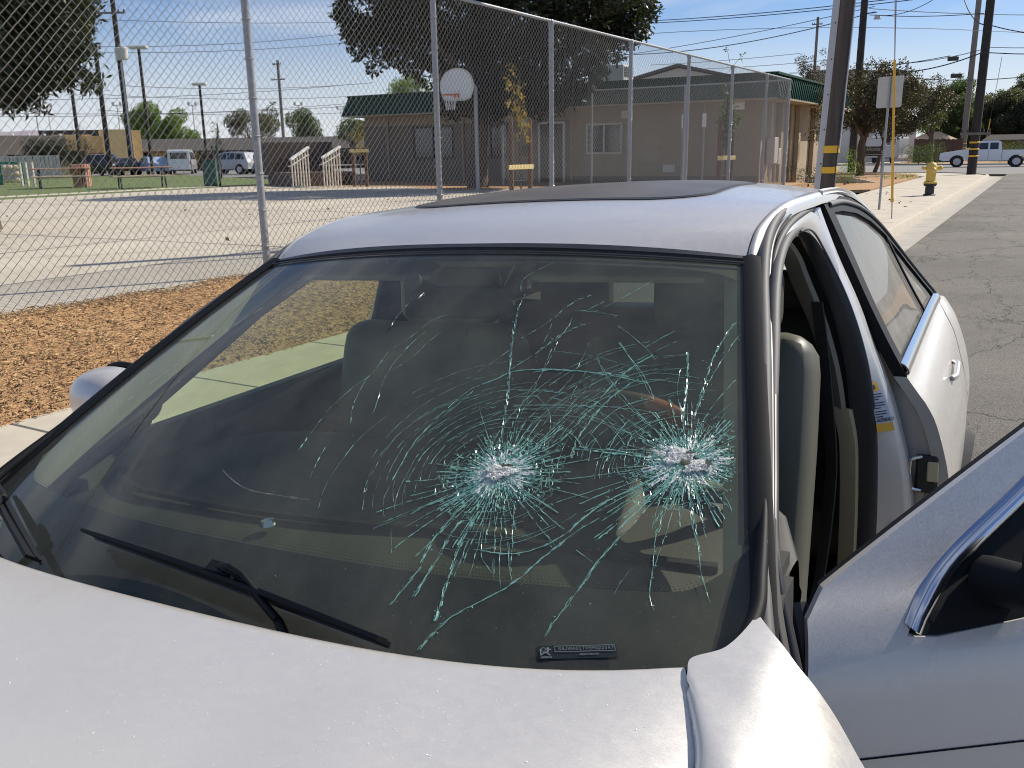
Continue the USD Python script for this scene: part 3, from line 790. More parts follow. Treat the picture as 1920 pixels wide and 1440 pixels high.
for k, (px, ptop, w, lab) in enumerate(((1281, 215, 0.09, 'narrow bare white post with a pale end board behind the fence, left of two'), (1321, 213, 0.12, 'narrow white post with a pale end board behind the fence, right of two'))):
    q = ony(px, ptop, 27.5)
    sp = thing('marker_post', lab, 'post', (q[0], 27.5, 0.42))
    obj('post', cyl((0, 0, 0), (0, 0, q[2] - 0.42 - 0.4), 0.03, sides=8), 'galvanized', sp)
    obj('end_board', box((0, 0, q[2] - 0.42 - 0.2), (w, 0.02, 0.42)), 'white_paint', sp)
q = ony(1372, 172, 28.6)
sp = thing('notice_board', 'tall narrow white notice panel with dark print on the school wall behind the staked sapling', 'notice', (q[0], FY - 0.12, 0.42))
obj('panel', box((0, 0, q[2] - 0.42), (0.42, 0.03, 1.05)), 'white_paint', sp)
obj('print_line', [box((0, -0.018, q[2] - 0.42 + dz), (0.3, 0.004, 0.03)) for dz in (-.3, -.2, -.1, 0, .1, .2, .3)], 'hvac', sp, kind='stuff')
# ---------------------------------------------------------------- far left: car park, houses, tables, poles
def veh(name, label, cat, at, rz, prof, win, W, paint, wheels, wr=0.33, group=None, extra=None, tail=None, head=None, two=None, scale=None):
    # a car: body lofted from its side outline (x forward, z up), glass set just proud, wheels with rims
    t = thing(name, label, cat, at, rz, group)
    if scale:
        UsdGeom.Xformable(t).AddScaleOp().Set(Gf.Vec3f(*[scale] * 3))
    pr = np.array(prof, float)
    zt = pr[:, 1].max()
    poly = Polygon(pr).buffer(0)
    for x in wheels:
        poly = poly.difference(Point(x, wr * 0.95).buffer(wr * 1.18))
    zb = two or 0.95

    def loft(pg, hw, squeeze):
        m = prism(pg, 2 * hw)
        v = m.vertices.copy()
        m = trimesh.Trimesh(*trimesh.remesh.subdivide_to_size(v, m.faces, 0.6), process=False)
        v = m.vertices
        y = v[:, 2] - hw
        k = np.clip((v[:, 1] - zb) / max(0.1, zt - zb), 0, 1)
        lo = np.clip((0.5 - v[:, 1]) / 0.5, 0, 1)
        y = y * (1 - squeeze * k - 0.06 * lo ** 2)
        return trimesh.Trimesh(np.column_stack([v[:, 0], y, v[:, 1]]), m.faces[:, ::-1], process=False)
    obj('body', loft(poly, W / 2, 0.2), paint, t, smooth=35)
    for i, w in enumerate(win):                     # side windows, one plate through each pillar bay
        obj('window', loft(Polygon(w), W / 2 + 0.008, 0.2), 'window_dark', t)
    for kx, x in enumerate(wheels):
        for s in (-1, 1):
            q = obj('wheel', [tube([(x, s * (W / 2 - 0.20), wr), (x, s * (W / 2 - 0.02), wr)], wr, 20)], 'tyre', t, smooth=40)
            obj('rim', [tube([(x, s * (W / 2 - 0.05), wr), (x, s * (W / 2 - 0.005), wr)], wr * 0.6, 14)], 'rim', q, smooth=40)
    if tail:
        for s in (-1, 1):
            obj('tail_light', box((tail[0], s * (W / 2 - 0.09), tail[1]), (0.05, 0.14, 0.22), ch=.01), 'tail_red', t)
    if head:
        for s in (-1, 1):
            obj('headlight', box((head[0], s * (W / 2 - 0.2), head[1]), (0.08, 0.3, 0.14), ch=.02), 'lamp_clear', t)
    return t


HATCH = [(-1.95, .3), (-2.0, .75), (-1.9, 1.0), (-1.35, 1.42), (-0.2, 1.47), (0.45, 1.38), (1.15, .98), (1.9, .82), (2.0, .55), (1.95, .3)]
HW = [[(-1.5, 1.0), (-1.2, 1.34), (-.45, 1.39), (-.45, 1.0)], [(-.38, 1.0), (-.38, 1.39), (.35, 1.32), (.9, 1.0)]]
SUV = [(-2.2, .4), (-2.25, .9), (-2.1, 1.1), (-1.85, 1.66), (-0.3, 1.74), (0.4, 1.66), (1.05, 1.15), (2.1, 1.0), (2.25, .7), (2.2, .4)]
SW = [[(-1.9, 1.15), (-1.72, 1.55), (-1.0, 1.62), (-1.0, 1.15)], [(-.93, 1.15), (-.93, 1.62), (-.2, 1.64), (-.2, 1.15)], [(-.13, 1.15), (-.13, 1.63), (.35, 1.57), (.8, 1.15)]]
VAN = [(-2.5, .35), (-2.55, 1.1), (-2.4, 1.92), (-2.2, 2.0), (1.3, 2.0), (1.7, 1.85), (2.2, 1.2), (2.55, .95), (2.6, .4)]
VW = [[(-2.2, 1.2), (-2.15, 1.75), (-1.0, 1.78), (-1.0, 1.2)], [(-.9, 1.2), (-.9, 1.78), (.4, 1.78), (.4, 1.2)], [(.5, 1.2), (.5, 1.78), (1.4, 1.72), (1.9, 1.2)]]
SED = [(-2.2, .35), (-2.25, .8), (-2.1, .98), (-1.4, 1.02), (-0.9, 1.38), (0.2, 1.42), (0.95, 1.02), (2.0, .86), (2.2, .6), (2.15, .35)]
SEW = [[(-1.15, 1.03), (-.82, 1.32), (-.3, 1.36), (-.3, 1.03)], [(-.22, 1.03), (-.22, 1.36), (.18, 1.35), (.7, 1.03)]]


def gp(px, py, z=0.39):
    return onz(px, py, z)


cars = 'cars in the school car park'
veh('parked_car', 'black tall SUV parked at the left end of the car park', 'car', gp(200, 329.5), 2.2, SUV, SW, 1.9, 'car_dark', (-1.35, 1.4), .38, head=(2.2, .9), scale=.84)
veh('parked_car', 'dark sedan parked between the black SUV and the pale blue hatchback', 'car', gp(238, 328), 2.6, SED, SEW, 1.75, 'car_dark', (-1.3, 1.35), .32, head=(2.15, .72), scale=.84)
veh('parked_car', 'pale blue hatchback parked behind the right picnic table', 'car', gp(288, 327.5), 2.75, HATCH, HW, 1.72, 'car_lightblue', (-1.25, 1.25), .31, tail=(-1.97, .85), scale=.84)
v = veh('parked_van', 'white and grey van parked with its white rear doors towards the lawn', 'van', gp(344, 326), 2.35, VAN, VW, 1.95, 'car_grey', (-1.5, 1.6), .36, tail=(-2.53, .95), scale=.84)
obj('rear_door', [box((-2.565, 0, 1.15), (0.05, 1.7, 1.5), ch=.02)], 'car_white', v)
obj('rear_window', box((-2.6, 0, 1.5), (0.03, 1.3, 0.5)), 'window_dark', v)
veh('parked_car', 'silver and black SUV parked side-on to the right of the van', 'car', gp(437, 326.5), 3.3, SUV, SW, 1.85, 'car_grey', (-1.35, 1.4), .38, scale=.84)
veh('parked_car', 'bright blue compact car parked behind the second fence post', 'car', gp(497, 325.5), 0.35, HATCH, HW, 1.72, 'car_blue', (-1.25, 1.25), .31, head=(1.95, .72), scale=.84)
veh('parked_car', 'red car glimpsed in front of the yellow building', 'car', gp(184, 318), 2.9, SED, SEW, 1.75, 'tail_red', (-1.3, 1.35), .32, scale=.84)


def block(name, label, cat, pxa, da, pxb, db, depth, ztop, wmat, z0=0.3, roof=None):
    # a building whose front runs between two far points; local x along the front, y away from the viewer
    a, b = pt(pxa, 300, da), pt(pxb, 300, db)
    d = (b - a)[:2]
    L = float(np.linalg.norm(d))
    t = thing(name, label, cat, (a[0], a[1], 0), math.atan2(d[1], d[0]))
    obj('wall', box((L / 2, depth / 2, (ztop + z0) / 2), (L, depth, ztop - z0)), wmat, t)
    return t, L


zz = lambda px, py, d: float(pt(px, py, d)[2])
t, L = block('school_wing', 'low brown school wing with a long grey shingle roof behind the cars', 'building', 228, 88, 700, 82, 9, zz(450, 285, 84), 'dark_brown_wall')
ze, zr = zz(450, 281, 84), zz(450, 258, 88)
obj('roof', slab(np.array([[(-0.5, -1.2, ze), (L + .5, -1.2, ze)], [(-0.5, 4.5, zr), (L + .5, 4.5, zr)], [(-0.5, 10, ze), (L + .5, 10, ze)]]), 0.12, flip=True), 'grey_roof', t)
for k in range(9):
    obj('window', box((3 + k * 3.1, -0.02, 1.5), (1.9, 0.05, 1.0)), 'window_dark', t)
for k in range(10):
    obj('porch_post', box((1.5 + k * 3.1, -1.0, (ze + .3) / 2), (0.14, 0.14, ze - 0.3)), 'dark_board', t)
for k in range(14):
    obj('siding_board', box((L * .62 + k * 0.3, -0.06, 1.3), (0.2, 0.06, 1.9)), 'fence_board', t)
t, L = block('yellow_building', 'flat-roofed yellow stucco building with stepped parapets behind the parked cars', 'building', 106, 81, 176, 81, 9, zz(140, 252.5, 81), 'yellow_wall')
L2 = L
obj('door', box((L * .42, -0.03, 1.2), (1.0, 0.06, 2.0)), 'trim_dark', t)
obj('window', box((L * .55, -0.03, 1.6), (1.2, 0.06, 1.1)), 'window_dark', t)
for k, (xa, xb, yt, yf) in enumerate(((.86, 1.35, 257, -0.7), (1.28, 1.98, 245.5, -1.6), (1.95, 2.36, 246.8, -1.0))):
    zt = zz(200, yt, 80)
    obj('wing', box((L * (xa + xb) / 2, 3.5 + yf, (zt + .3) / 2), (L * (xb - xa), 7, zt - .3)), 'yellow_wall', t)
    obj('parapet_cap', box((L * (xa + xb) / 2, 3.5 + yf, zt + .05), (L * (xb - xa) + .1, 7.1, .1)), 'yellow_wall', t)
obj('entry_shade', box((L * 1.12, -0.9, 1.0), (L * .42, 0.1, 1.9)), 'dark_brown_wall', t)
t, L = block('brown_building', 'plain brown building with small rooftop vents at the far left edge', 'building', -60, 75, 128, 76, 8, zz(50, 254, 75.5), 'brown_wall')
for k in range(7):
    obj('roof_vent', cyl((1.0 + k * 1.05, 0.4, zz(50, 254, 75.5)), (1.0 + k * 1.05, 0.4, zz(50, 250.5, 75.5)), 0.09, sides=8), 'white_paint', t)
obj('window', box((L * .45, -0.03, 1.5), (0.8, 0.06, 0.8)), 'window_dark', t)
t, L = block('warehouse', 'long grey roofed building far behind the yellow building', 'building', 80, 120, 300, 118, 12, zz(150, 247, 119), 'grey_roof')
obj('roof_rim', box((L / 2, 0, zz(150, 246, 119)), (L, .3, .25)), 'dark_brown_wall', t)


def shrub(name, label, cat, at, blobs, per, leaf, lmat, seed, stem=0.4, group=None):
    return tree(name, label, cat, at, (0, 0, stem), blobs, per, leaf, lmat, seed, r0=0.05, group=group, limbs=False)


a = pt(94, 300, 68)
shrub('clipped_hedge', 'tall clipped dark hedge with rounded ends in front of the brown building', 'hedge', (a[0], a[1], .42),
      [((x * AX[0, 0], x * AX[1, 0], 1.15 + .42 * j), (.55, .55, .55)) for x in np.linspace(-1.25, 1.25, 7) for j in (0, 1, 2)], 2300, .08, 'leaf_dark', 51)
a = pt(158, 300, 60)
tree('ornamental_tree', 'small bare-topped reddish tree in front of the yellow building', 'tree', (a[0], a[1], .42), (0, 0, 1.2), clump((0, 0, 1.75), (.55, .55, .45), 12, .28, 52) + [((dx, 0, 2.6), (.2, .1, .5)) for dx in (-.6, .1, .4, -.2)], 700, .09, 'leaf_purple', 53, r0=.06)
a = pt(140, 300, 66)
shrub('yellow_hedge', 'low yellow-green hedge below the yellow building', 'hedge', (a[0], a[1], .42), [((x, 0, .45), (.45, .4, .4)) for x in np.linspace(-1.1, 1.1, 6)], 800, .07, 'leaf_bright', 54, .2)
a = pt(305, 300, 110)
tree('willow_tree', 'broad bright green tree behind the grey roof', 'tree', (a[0], a[1], .3), (0, 0, 2.5), clump((-.5, 0, 4.7), (4.0, 2.5, 2.0), 30, 1.15, 55) + clump((3.0, 0, 3.4), (1.8, 1.5, 1), 8, .8, 56), 650, .26, 'leaf_bright', 57, r0=.3)
a = pt(478, 300, 105)
tree('grey_tree', 'sparse grey-green tree behind the second fence post', 'tree', (a[0], a[1], .3), (0, 0, 2.5), clump((0, 0, 4.6), (3.2, 2.5, 1.9), 26, .95, 58), 520, .22, 'leaf_grey', 59, r0=.25)
a = pt(570, 300, 100)
tree('round_tree', 'round dark green tree behind the grey roof beside a thin pole', 'tree', (a[0], a[1], .3), (0, 0, 2.3), clump((0, 0, 4.3), (1.9, 1.6, 1.4), 16, .8, 60), 700, .24, 'leaf_mid', 61, r0=.2)
a = pt(664, 300, 80)
tree('roadside_tree', 'green tree half hidden by the left end of the school building', 'tree', (a[0], a[1], .3), (0, 0, 2), clump((0, 0, 3.4), (1.4, 1.3, .9), 14, .65, 62), 800, .18, 'leaf_mid', 63, r0=.15)
a = pt(770, 300, 60)
tree('bright_tree', 'light green treetop peeping over the dark mansard roof', 'tree', (a[0], a[1], .3), (0, 0, 3), clump((0, 0, 5.5), (1.7, 1.3, .7), 12, .55, 64), 900, .16, 'leaf_bright', 65, r0=.15)
a = pt(412, 300, 50)
tree('thin_tree', 'thin young tree with few dark leaves beside the green bin', 'tree', (a[0], a[1], .42), (0.05, 0, 2.8), clump((0, 0, 2.0), (.4, .4, 1.0), 16, .14, 66), 900, .1, 'leaf_purple', 67, r0=.04)

# board fence, each board on its own
a, b = pt(-12, 300, 63), pt(112, 300, 62)
d = b - a
bf = thing('board_fence', 'gappy fence of weathered upright boards at the far left', 'fence', (a[0], a[1], .42), math.atan2(d[1], d[0]))
Lf = float(np.linalg.norm(d[:2]))
zt = zz(50, 292.5, 62.5) - .42
rs = np.random.RandomState(8)
for k in range(17):
    x = Lf * (k + .5) / 17
    obj('board', box((x, 0, zt / 2 + rs.uniform(-.03, .0)), (.17, .03, zt - .06), tilt=(rs.uniform(-.03, .03), [0, 1, 0])), 'fence_board', bf)
for z in (zt - .02, .3):
    obj('rail', beam((0, .035, z), (Lf, .035, z), .04, .07), 'fence_board', bf)
# picnic tables
def picnic(at, rz, label, top):
    t = thing('picnic_table', label, 'picnic table', at, rz, 'picnic tables on the lawn edge')
    for k in range(4):
        obj('top_plank', box((0, -.3 + .2 * k, .76), (2.2, .185, .045), ch=.006), top, t)
    for s in (-1, 1):
        obj('bench_plank', box((0, s * .78, .45), (2.2, .26, .045), ch=.006), 'tan_plastic', t)
        for x in (-.8, .8):
            obj('leg', [tube([(x, s * .62, 0), (x, s * .3, .73)], .035, 6), tube([(x, s * .8, 0.43), (x, s * .2, .43)], .025, 6)], 'bench_metal', t)
    obj('stretcher', cyl((-.8, 0, .42), (.8, 0, .42), .025, sides=6), 'bench_metal', t)
    return t


picnic((*gp(118, 352, .42)[:2], .42), 1.05, 'pink-topped picnic table left of the slatted bin', 'pink_wood')
picnic((*gp(268, 352, .42)[:2], .42), 1.02, 'pink-topped picnic table in front of the pale blue car', 'pink_wood')
c = gp(156, 350.5, .42)
bn = thing('litter_bin', 'round litter bin clad in upright reddish slats beside the picnic table', 'bin', c, .3)
obj('liner', lathe([(0, .03), (.28, .03), (.30, .9), (.22, .93), (0, .93)], 16), 'dark_brown_wall', bn)
for k in range(18):
    aa = 2 * np.pi * k / 18
    obj('slat', box((.335 * math.cos(aa), .335 * math.sin(aa), .47), (.03, .085, .9), rz=aa), 'pink_wood', bn)
c = gp(24, 346, .42)
pl = thing('play_panel', 'green play panel with stacked tan rollers at the far left', 'play equipment', c, .95)
for s in (-1, 1):
    obj('side_panel', box((s * .46, 0, .5), (.16, .06, 1.0), ch=.015), 'green_plastic', pl)
for k in range(3):
    for j in range(3):
        obj('roller', [lathe([(0, -.1), (.10, -.1), (.125, -.05), (.125, .05), (.10, .1), (0, .1)], 12)], 'tan_plastic', pl)
        stage.GetPrimAtPath(sorted([k_ for k_ in [str(p.GetPath()) for p in pl.GetChildren()] if 'roller' in k_])[-1])
        UsdGeom.Xformable(list(pl.GetChildren())[-1]).AddTransformOp().Set(Gf.Matrix4d(0, 0, -1, 0, 0, 1, 0, 0, 1, 0, 0, 0, -.24 + .24 * j, 0, .2 + .29 * k, 1))
obj('header', box((0, 0, 1.0), (1.0, .06, .1), ch=.01), 'green_plastic', pl)
c = gp(5, 346, .42)
for k, (px, hgt) in enumerate(((43, 0.9), (54, 0.9), (66, .9), (-3, .9))):
    q = gp(px, 350, .42)
    tp = thing('bollard_post', ['thin wooden post right beside the green play panel', 'second thin wooden post from the green play panel', 'third thin wooden post from the green play panel', 'thin wooden post at the left frame edge'][k], 'post', q)
    obj('post', box((0, 0, .5), (.09, .09, 1.0), ch=.008), 'fence_board', tp)
    obj('cap', box((0, 0, 1.01), (.11, .11, .03)), 'fence_board', tp)
c = gp(396, 349, .42)
gb = thing('utility_cabinet', 'dark green utility cabinet standing at the lawn edge by two black posts', 'cabinet', c, .8)
obj('cabinet', box((0, 0, .5), (.5, .5, 1.0), ch=.03), 'cabinet_green', gb)
obj('lid', box((0, 0, 1.02), (.55, .55, .06), ch=.02), 'bench_metal', gb)
for k, px in enumerate((405, 413)):
    q = gp(px, 349, .42)
    tp = thing('black_post', ['black post close beside the green cabinet', 'outer black post, right of the green cabinet'][k], 'post', q)
    obj('post', cyl((0, 0, 0), (0, 0, 1.5), .045, sides=8), 'bench_metal', tp)
    obj('cap', lathe([(.06, 1.48), (.06, 1.53), (0, 1.57)], 8), 'bench_metal', tp)
# wooden access ramp with two sloping handrails
for k, (xa, ya, xb, yb) in enumerate(((545, 299, 578, 276), (604, 296, 637, 275))):
    D = 33.5
    A, B_ = pt(xa, ya, D), pt(xb, yb, D + .6)
    t = thing('ramp_rail', ['sloping white-capped wooden handrail, left of the pair', 'sloping white-capped wooden handrail, right of the pair'][k], 'handrail', (A[0], A[1], .42))
    A0 = np.array([A[0], A[1], .42])
    obj('cap_rail', beam(A - A0, B_ - A0, .12, .07), 'white_paint', t)
    for j in range(7):
        p = A + (B_ - A) * (j + .2) / 6.6 - A0
        obj('baluster', beam((p[0], p[1], 0), (p[0], p[1], p[2]), .04, .04), 'fence_board', t)
    obj('grab_rail', tube([A - A0 + [-.15, 0, -.24], A - A0 + [0, 0, -.22], B_ - A0 + [0, 0, -.25]], .02, 6), 'white_paint', t)
A, B_ = pt(556, 338, 34.3), pt(668, 338, 35.2)
t = thing('portable_classroom', 'dark portable classroom with its ramp in front beside the tan school', 'building', (A[0], A[1], .42), math.atan2(B_[1] - A[1], B_[0] - A[0]))
Lp = float(np.linalg.norm((B_ - A)[:2]))
obj('deck', box((Lp / 2, 1.6, .25), (Lp, 3, .5)), 'dark_brown_wall', t)
obj('wall', box((Lp / 2 + .1, 3.6, 1.0), (Lp + .2, 2.0, 1.25)), 'dark_brown_wall', t)
obj('sign_board', box((Lp * .44, 2.55, 1.05), (.75, .04, .45)), 'grey_roof', t)
obj('bench_edge', box((Lp * .8, -.05, .75), (1.6, .06, .05)), 'hvac', t)


# ---------------------------------------------------------------- poles and lamps on the left
def upole(label, px, pb, d, r, ptop, pmat='dark_pole', arms=(), extra=None, z0=.3, name='utility_pole', group=None, bands=()):
    b = pt(px, pb, d)
    ht = zz(px, ptop, d) - z0
    t = thing(name, label, 'utility pole', (b[0], b[1], z0), group=group)
    obj('pole', cyl((0, 0, -.2), (0, 0, ht), r, r * .78, 14), pmat, t, smooth=50)
    for (dz, w, rz) in arms:
        q = obj('cross_arm', box((0, -r * .9, ht - dz), (w, .1, .12), rz=rz), 'grey_pole', t)
        for s in (-.45, -.25, .25, .45):
            obj('insulator', lathe([(0, 0), (.05, 0), (.06, .06), (.03, .16), (0, .17)], 8, (s * w * math.cos(rz), s * w * math.sin(rz) - r * .9, ht - dz + .06)), 'trim_dark', q)
    for zb in bands:
        obj('reflective_band', lathe([(r * 1.03, zb), (r * 1.06, zb + .005), (r * 1.06, zb + .075), (r * 1.03, zb + .08)], 16), 'yellow_band', t)
    return t, ht


t, ht = upole('tall utility pole with a crossarm and two pale transformers, left side', 247, 300, 70, .2, 1, arms=((.85, 1.9, .5),))
for s in (0.35, .85):
    obj('transformer', lathe([(0, 0), (.24, 0), (.26, .05), (.26, .75), (.2, .82), (0, .84)], 14, (s, -.25, ht - 3.9)), 'hvac', t)
obj('riser', tube([(.24, -.1, 0), (.22, -.1, ht - 4)], .05, 6), 'galvanized', t)
upole('dark pole rising beside the left tree crown, just left of the transformer pole', 205, 300, 62, .16, 84, arms=((.2, 1.0, .4),))
upole('short dark pole below the left tree crown, leftmost of the far poles', 152, 300, 75, .15, 168)
upole('slim far pole with two small crossarms between the first and second fence posts', 535, 300, 120, .22, 113, 'grey_pole', ((.5, 1.2, .2), (2.3, 2.0, .2)))
for (lab, px, top, d) in (('car park lamp post with a flat lamp head, right of the transformer pole', 284, 92, 62), ('farther car park lamp post with a flat lamp head', 388, 160, 74)):
    b = pt(px, 300, d)
    ht = zz(px, top, d) - .38
    t = thing('lamp_post', lab, 'lamp post', (b[0], b[1], .38))
    obj('post', cyl((0, 0, 0), (0, 0, ht), .11, .09, 10), 'dark_pole', t, smooth=50)
    obj('lamp_head', box((.0, 0, ht + .08), (1.1, .42, .2), rz=.5, ch=.06), 'hvac', t)
for k, (px, top) in enumerate(((80, 203), (103, 199), (232, 196), (371, 196), (567, 196), (645, 203))):
    d = 150
    b = pt(px, 300, d)
    ht = zz(px, top, d)
    t = thing('floodlight_mast', ['thin far floodlight mast with twin heads, leftmost', 'thin far floodlight mast with twin heads, second from the left', 'floodlight mast with twin heads behind the transformer pole', 'floodlight mast with twin heads beside the farther lamp post', 'floodlight mast with twin heads above the round tree', 'floodlight mast with twin heads left of the school roof'][k], 'floodlight', (b[0], b[1], 0), .5, 'far floodlight masts')
    obj('mast', cyl((0, 0, 0), (0, 0, ht), .09, sides=6), 'hvac', t)
    for s in (-1, 1):
        obj('lamp_head', box((s * .55, 0, ht + .15), (.42, .3, .5), ch=.08), 'hvac', t)
    obj('bracket', box((0, 0, ht - .15), (1.2, .1, .1)), 'hvac', t)
# hills
rs = np.random.RandomState(2)
hp = []
for px in np.linspace(-500, 700, 90):
    y = 262 - 16 * math.exp(-((px - 55) / 45) ** 2) - 12 * math.exp(-((px + 10) / 60) ** 2) + 4 * math.sin(px / 21.) - 9 * math.exp(-((px + 250) / 120) ** 2) + max(0, (px - 110) / 25)
    top = pt(px, y, 2600)
    lo, bk = pt(px, 300, 2100), pt(px, 300, 3100)
    hp.append([(lo[0], lo[1], -2), (*(lo[:2] * .5 + top[:2] * .5), top[2] * .55 + 4 * math.sin(px / 9.)), tuple(top), (bk[0], bk[1], -2)])
obj('hills', grid(np.array(hp), flip=True), 'hill', smooth=True, kind='structure')
# ---------------------------------------------------------------- street furniture along the kerb
def lvl(px, d):
    return pt(px, 300, d)


# the near utility pole with its conduit cover and reflective bands
PX, PYY = -2.26, 15.2
gp_ = thing('utility_pole', 'big brown utility pole with a grey conduit cover and two orange bands beside the car', 'utility pole', (PX, PYY, .12))
H = 10.5
obj('pole', tube(smoothpath([(0, 0, -.2), (0.0, 0, 2), (0.02, 0, 5), (0, 0, H)], 14), np.linspace(.135, .105, 14), 20), 'pole_wood', gp_, smooth=60)
cv = np.array([[-.205, -.05], [-.205, .10], [-.18, .13], [-.09, .13], [-.09, -.085], [-.18, -.085]])
m = prism(cv, 8.0, -.05)
obj('conduit_cover', m, 'conduit', gp_, smooth=30)
for z in np.arange(.6, 7.5, .55):
    obj('strap_bolt', lathe([(0, 0), (.014, 0), (.012, .01), (0, .012)], 8), 'trim_dark', gp_)
    UsdGeom.Xformable(list(gp_.GetChildren())[-1]).AddTransformOp().Set(Gf.Matrix4d(1, 0, 0, 0, 0, 0, -1, 0, 0, 1, 0, 0, -.125, -.086, float(z), 1))
for (ya, yb) in ((273, 287), (313, 325)):
    dd = math.hypot(PX - EYE[0], PYY - EYE[1]) - .15
    za, zb_ = zz(1556, yb, dd) - .12, zz(1556, ya, dd) - .12
    obj('reflective_band', lathe([(.134, za), (.140, za + .004), (.140, zb_ - .004), (.134, zb_)], 24), 'yellow_band', gp_, smooth=30)
obj('ground_wire', tube([(.12, -.075, 0), (.118, -.073, 3), (.11, -.07, 8)], .008, 5), 'cable', gp_)
obj('wire_moulding', tube([(.137, -.02, 1.4), (.135, -.02, 2.6), (.130, -.02, 4.0)], .012, 5), 'white_paint', gp_)
for q in gp_.GetChildren():                        # the whole pole leans a little to the right
    a = UsdGeom.Mesh(q).GetPointsAttr()
    v = np.array(a.Get())
    t_ = np.array(UsdGeom.Xformable(q).GetLocalTransformation())[3]
    v[:, 0] += .034 * ((v[:, 2] if t_[2] == 0 else 0 * v[:, 2]) + t_[2])
    a.Set(Vt.Vec3fArray.FromNumpy(v.astype(np.float32)))
# sign seen from behind
sp = onz(1648, 393, .12)
sg = thing('road_sign', 'blank grey back of a small road sign on a thin steel post', 'sign', (sp[0], sp[1], .12), -.42)
D = math.hypot(sp[0] - EYE[0], sp[1] - EYE[1])
zt, zl = zz(1668, 143, D) - .12, zz(1664, 202, D) - .12
obj('post', [box((0, 0, zt * .5), (.045, .03, zt))], 'galvanized', sg)
w = .62 / 2
pl = Polygon([(-w, zl), (w, zl), (w, zt), (-w, zt)]).buffer(-.05).buffer(.05)
m = prism(pl, .004)
m.apply_transform(trimesh.transformations.rotation_matrix(np.pi / 2, [1, 0, 0]))
m.apply_translation((0.0, .022, 0))
obj('plate', m, 'sign_back', sg)
for z in (zl + .1, zt - .1):
    obj('bolt', box((0, -.018, z), (.02, .012, .02)), 'galvanized', sg)
# guy wire with its yellow guard
gs = onz(1672, 410, .12)
top = np.array([PX + .40, PYY, 10.3])
gy = thing('guy_wire', 'steel guy wire with a long yellow guard anchored in the sidewalk', 'guy wire', (gs[0], gs[1], .12))
dv = top - np.array([gs[0], gs[1], .12])
k0_, k1_ = .08, .27
obj('anchor_rod', tube([(0, 0, -.05), dv * .035], .011, 6), 'galvanized', gy)
obj('anchor_eye', lathe([(0, -.06), (.03, -.04), (.035, 0), (.03, .04), (0, .06)], 8, dv * .037), 'guard_yellow', gy)
obj('wire_guard', [tube([dv * .035, dv * .29], .024, 8)], 'guard_yellow', gy)
for s in (-1, 1):
    obj('strand', tube([dv * .28, dv * .6 + [s * .03, 0, 0], dv * 1.0], .008, 5), 'galvanized', gy)
# hydrant
hs = onz(1742, 366.5, .12)
hy = thing('fire_hydrant', 'yellow fire hydrant on a black base by the kerb', 'fire hydrant', hs, .35)
D = math.hypot(hs[0] - EYE[0], hs[1] - EYE[1])
hh = zz(1746, 303, D) - .12
obj('base_barrel', lathe([(.0, 0), (.17, 0), (.17, .03), (.125, .05), (.125, .28 * hh / .97), (.18, .3), (.18, .345), (.0, .345)], 18), 'black_paint', hy, smooth=35)
obj('flange_bolts', [cyl((.155 * math.cos(a), .155 * math.sin(a), .27), (.155 * math.cos(a), .155 * math.sin(a), .40), .016, sides=6) for a in np.arange(8) * np.pi / 4 + .2], 'black_paint', hy, kind='stuff')
obj('barrel', lathe([(.0, .345), (.185, .345), (.185, .385), (.135, .40), (.13, .7), (.15, .72), (.15, hh - .17), (.14, hh - .12), (.10, hh - .05), (.06, hh - .03), (.0, hh - .03)], 20), 'yellow_paint', hy, smooth=35)
obj('top_nut', lathe([(.0, hh - .04), (.045, hh - .04), (.04, hh), (0, hh)], 5), 'yellow_paint', hy)


def nozzle(a, z, r, L):
    d = np.array([math.cos(a), math.sin(a), 0])
    q = obj('nozzle', [tube([d * .1 + [0, 0, z], d * (.1 + L) + [0, 0, z]], r, 14)], 'yellow_paint', hy, smooth=40)
    obj('cap', [tube([d * (.1 + L) + [0, 0, z], d * (.13 + L) + [0, 0, z], d * (.18 + L) + [0, 0, z]], [r * 1.25, r * 1.2, r * .5], 8)], 'yellow_paint', q)


nozzle(0.0, .78, .06, .12)
nozzle(np.pi, .78, .045, .10)
nozzle(-np.pi / 2, .72, .075, .1)
# poles by the corner
b = onz(1821, 326, .12)
D2 = math.hypot(b[0] - EYE[0], b[1] - EYE[1])
upole('dark brown utility pole with thin yellow bands at the street corner', 1821, 326, D2, .22, -260, 'dark_pole', ((12.2, 1.4, .4),), z0=.1, bands=[zz(1828, y, D2) - .1 for y in (294, 281, 268.5)])
b3 = 92.0
upole('pale grey utility pole behind the corner pole, across the street', 1804, 290, b3, .27, -140, 'grey_pole', ((.9, 2, .3),), z0=.1, bands=[zz(1806, y, b3) - .1 for y in (278, 270)])
t, ht = upole('near-black utility pole rising behind the purple street tree', 1597, 310, 56, .22, -200, 'dark_pole', z0=.1)
d_ = zz(1625, 38, 56) - .1
obj('lamp', [beam((0, 0, d_ + .35), (.7, -.1, d_ + .35), .06, .06)], 'galvanized', t)
obj('lamp_head', lathe([(0, 0), (.2, 0), (.16, .14), (.05, .2), (0, .2)], 12, (.75, -.1, d_)), 'hvac', t)
t, ht = upole('distant wooden pole with a transformer between roof and near pole', 1516, 300, 130, .22, 33, 'grey_pole', ((.9, 1.3, .2),))
obj('transformer', lathe([(0, 0), (.3, 0), (.32, .9), (.2, 1.0), (0, 1.0)], 12, (.5, -.2, ht - 7)), 'hvac', t)
# overhead lines
n_w = 0


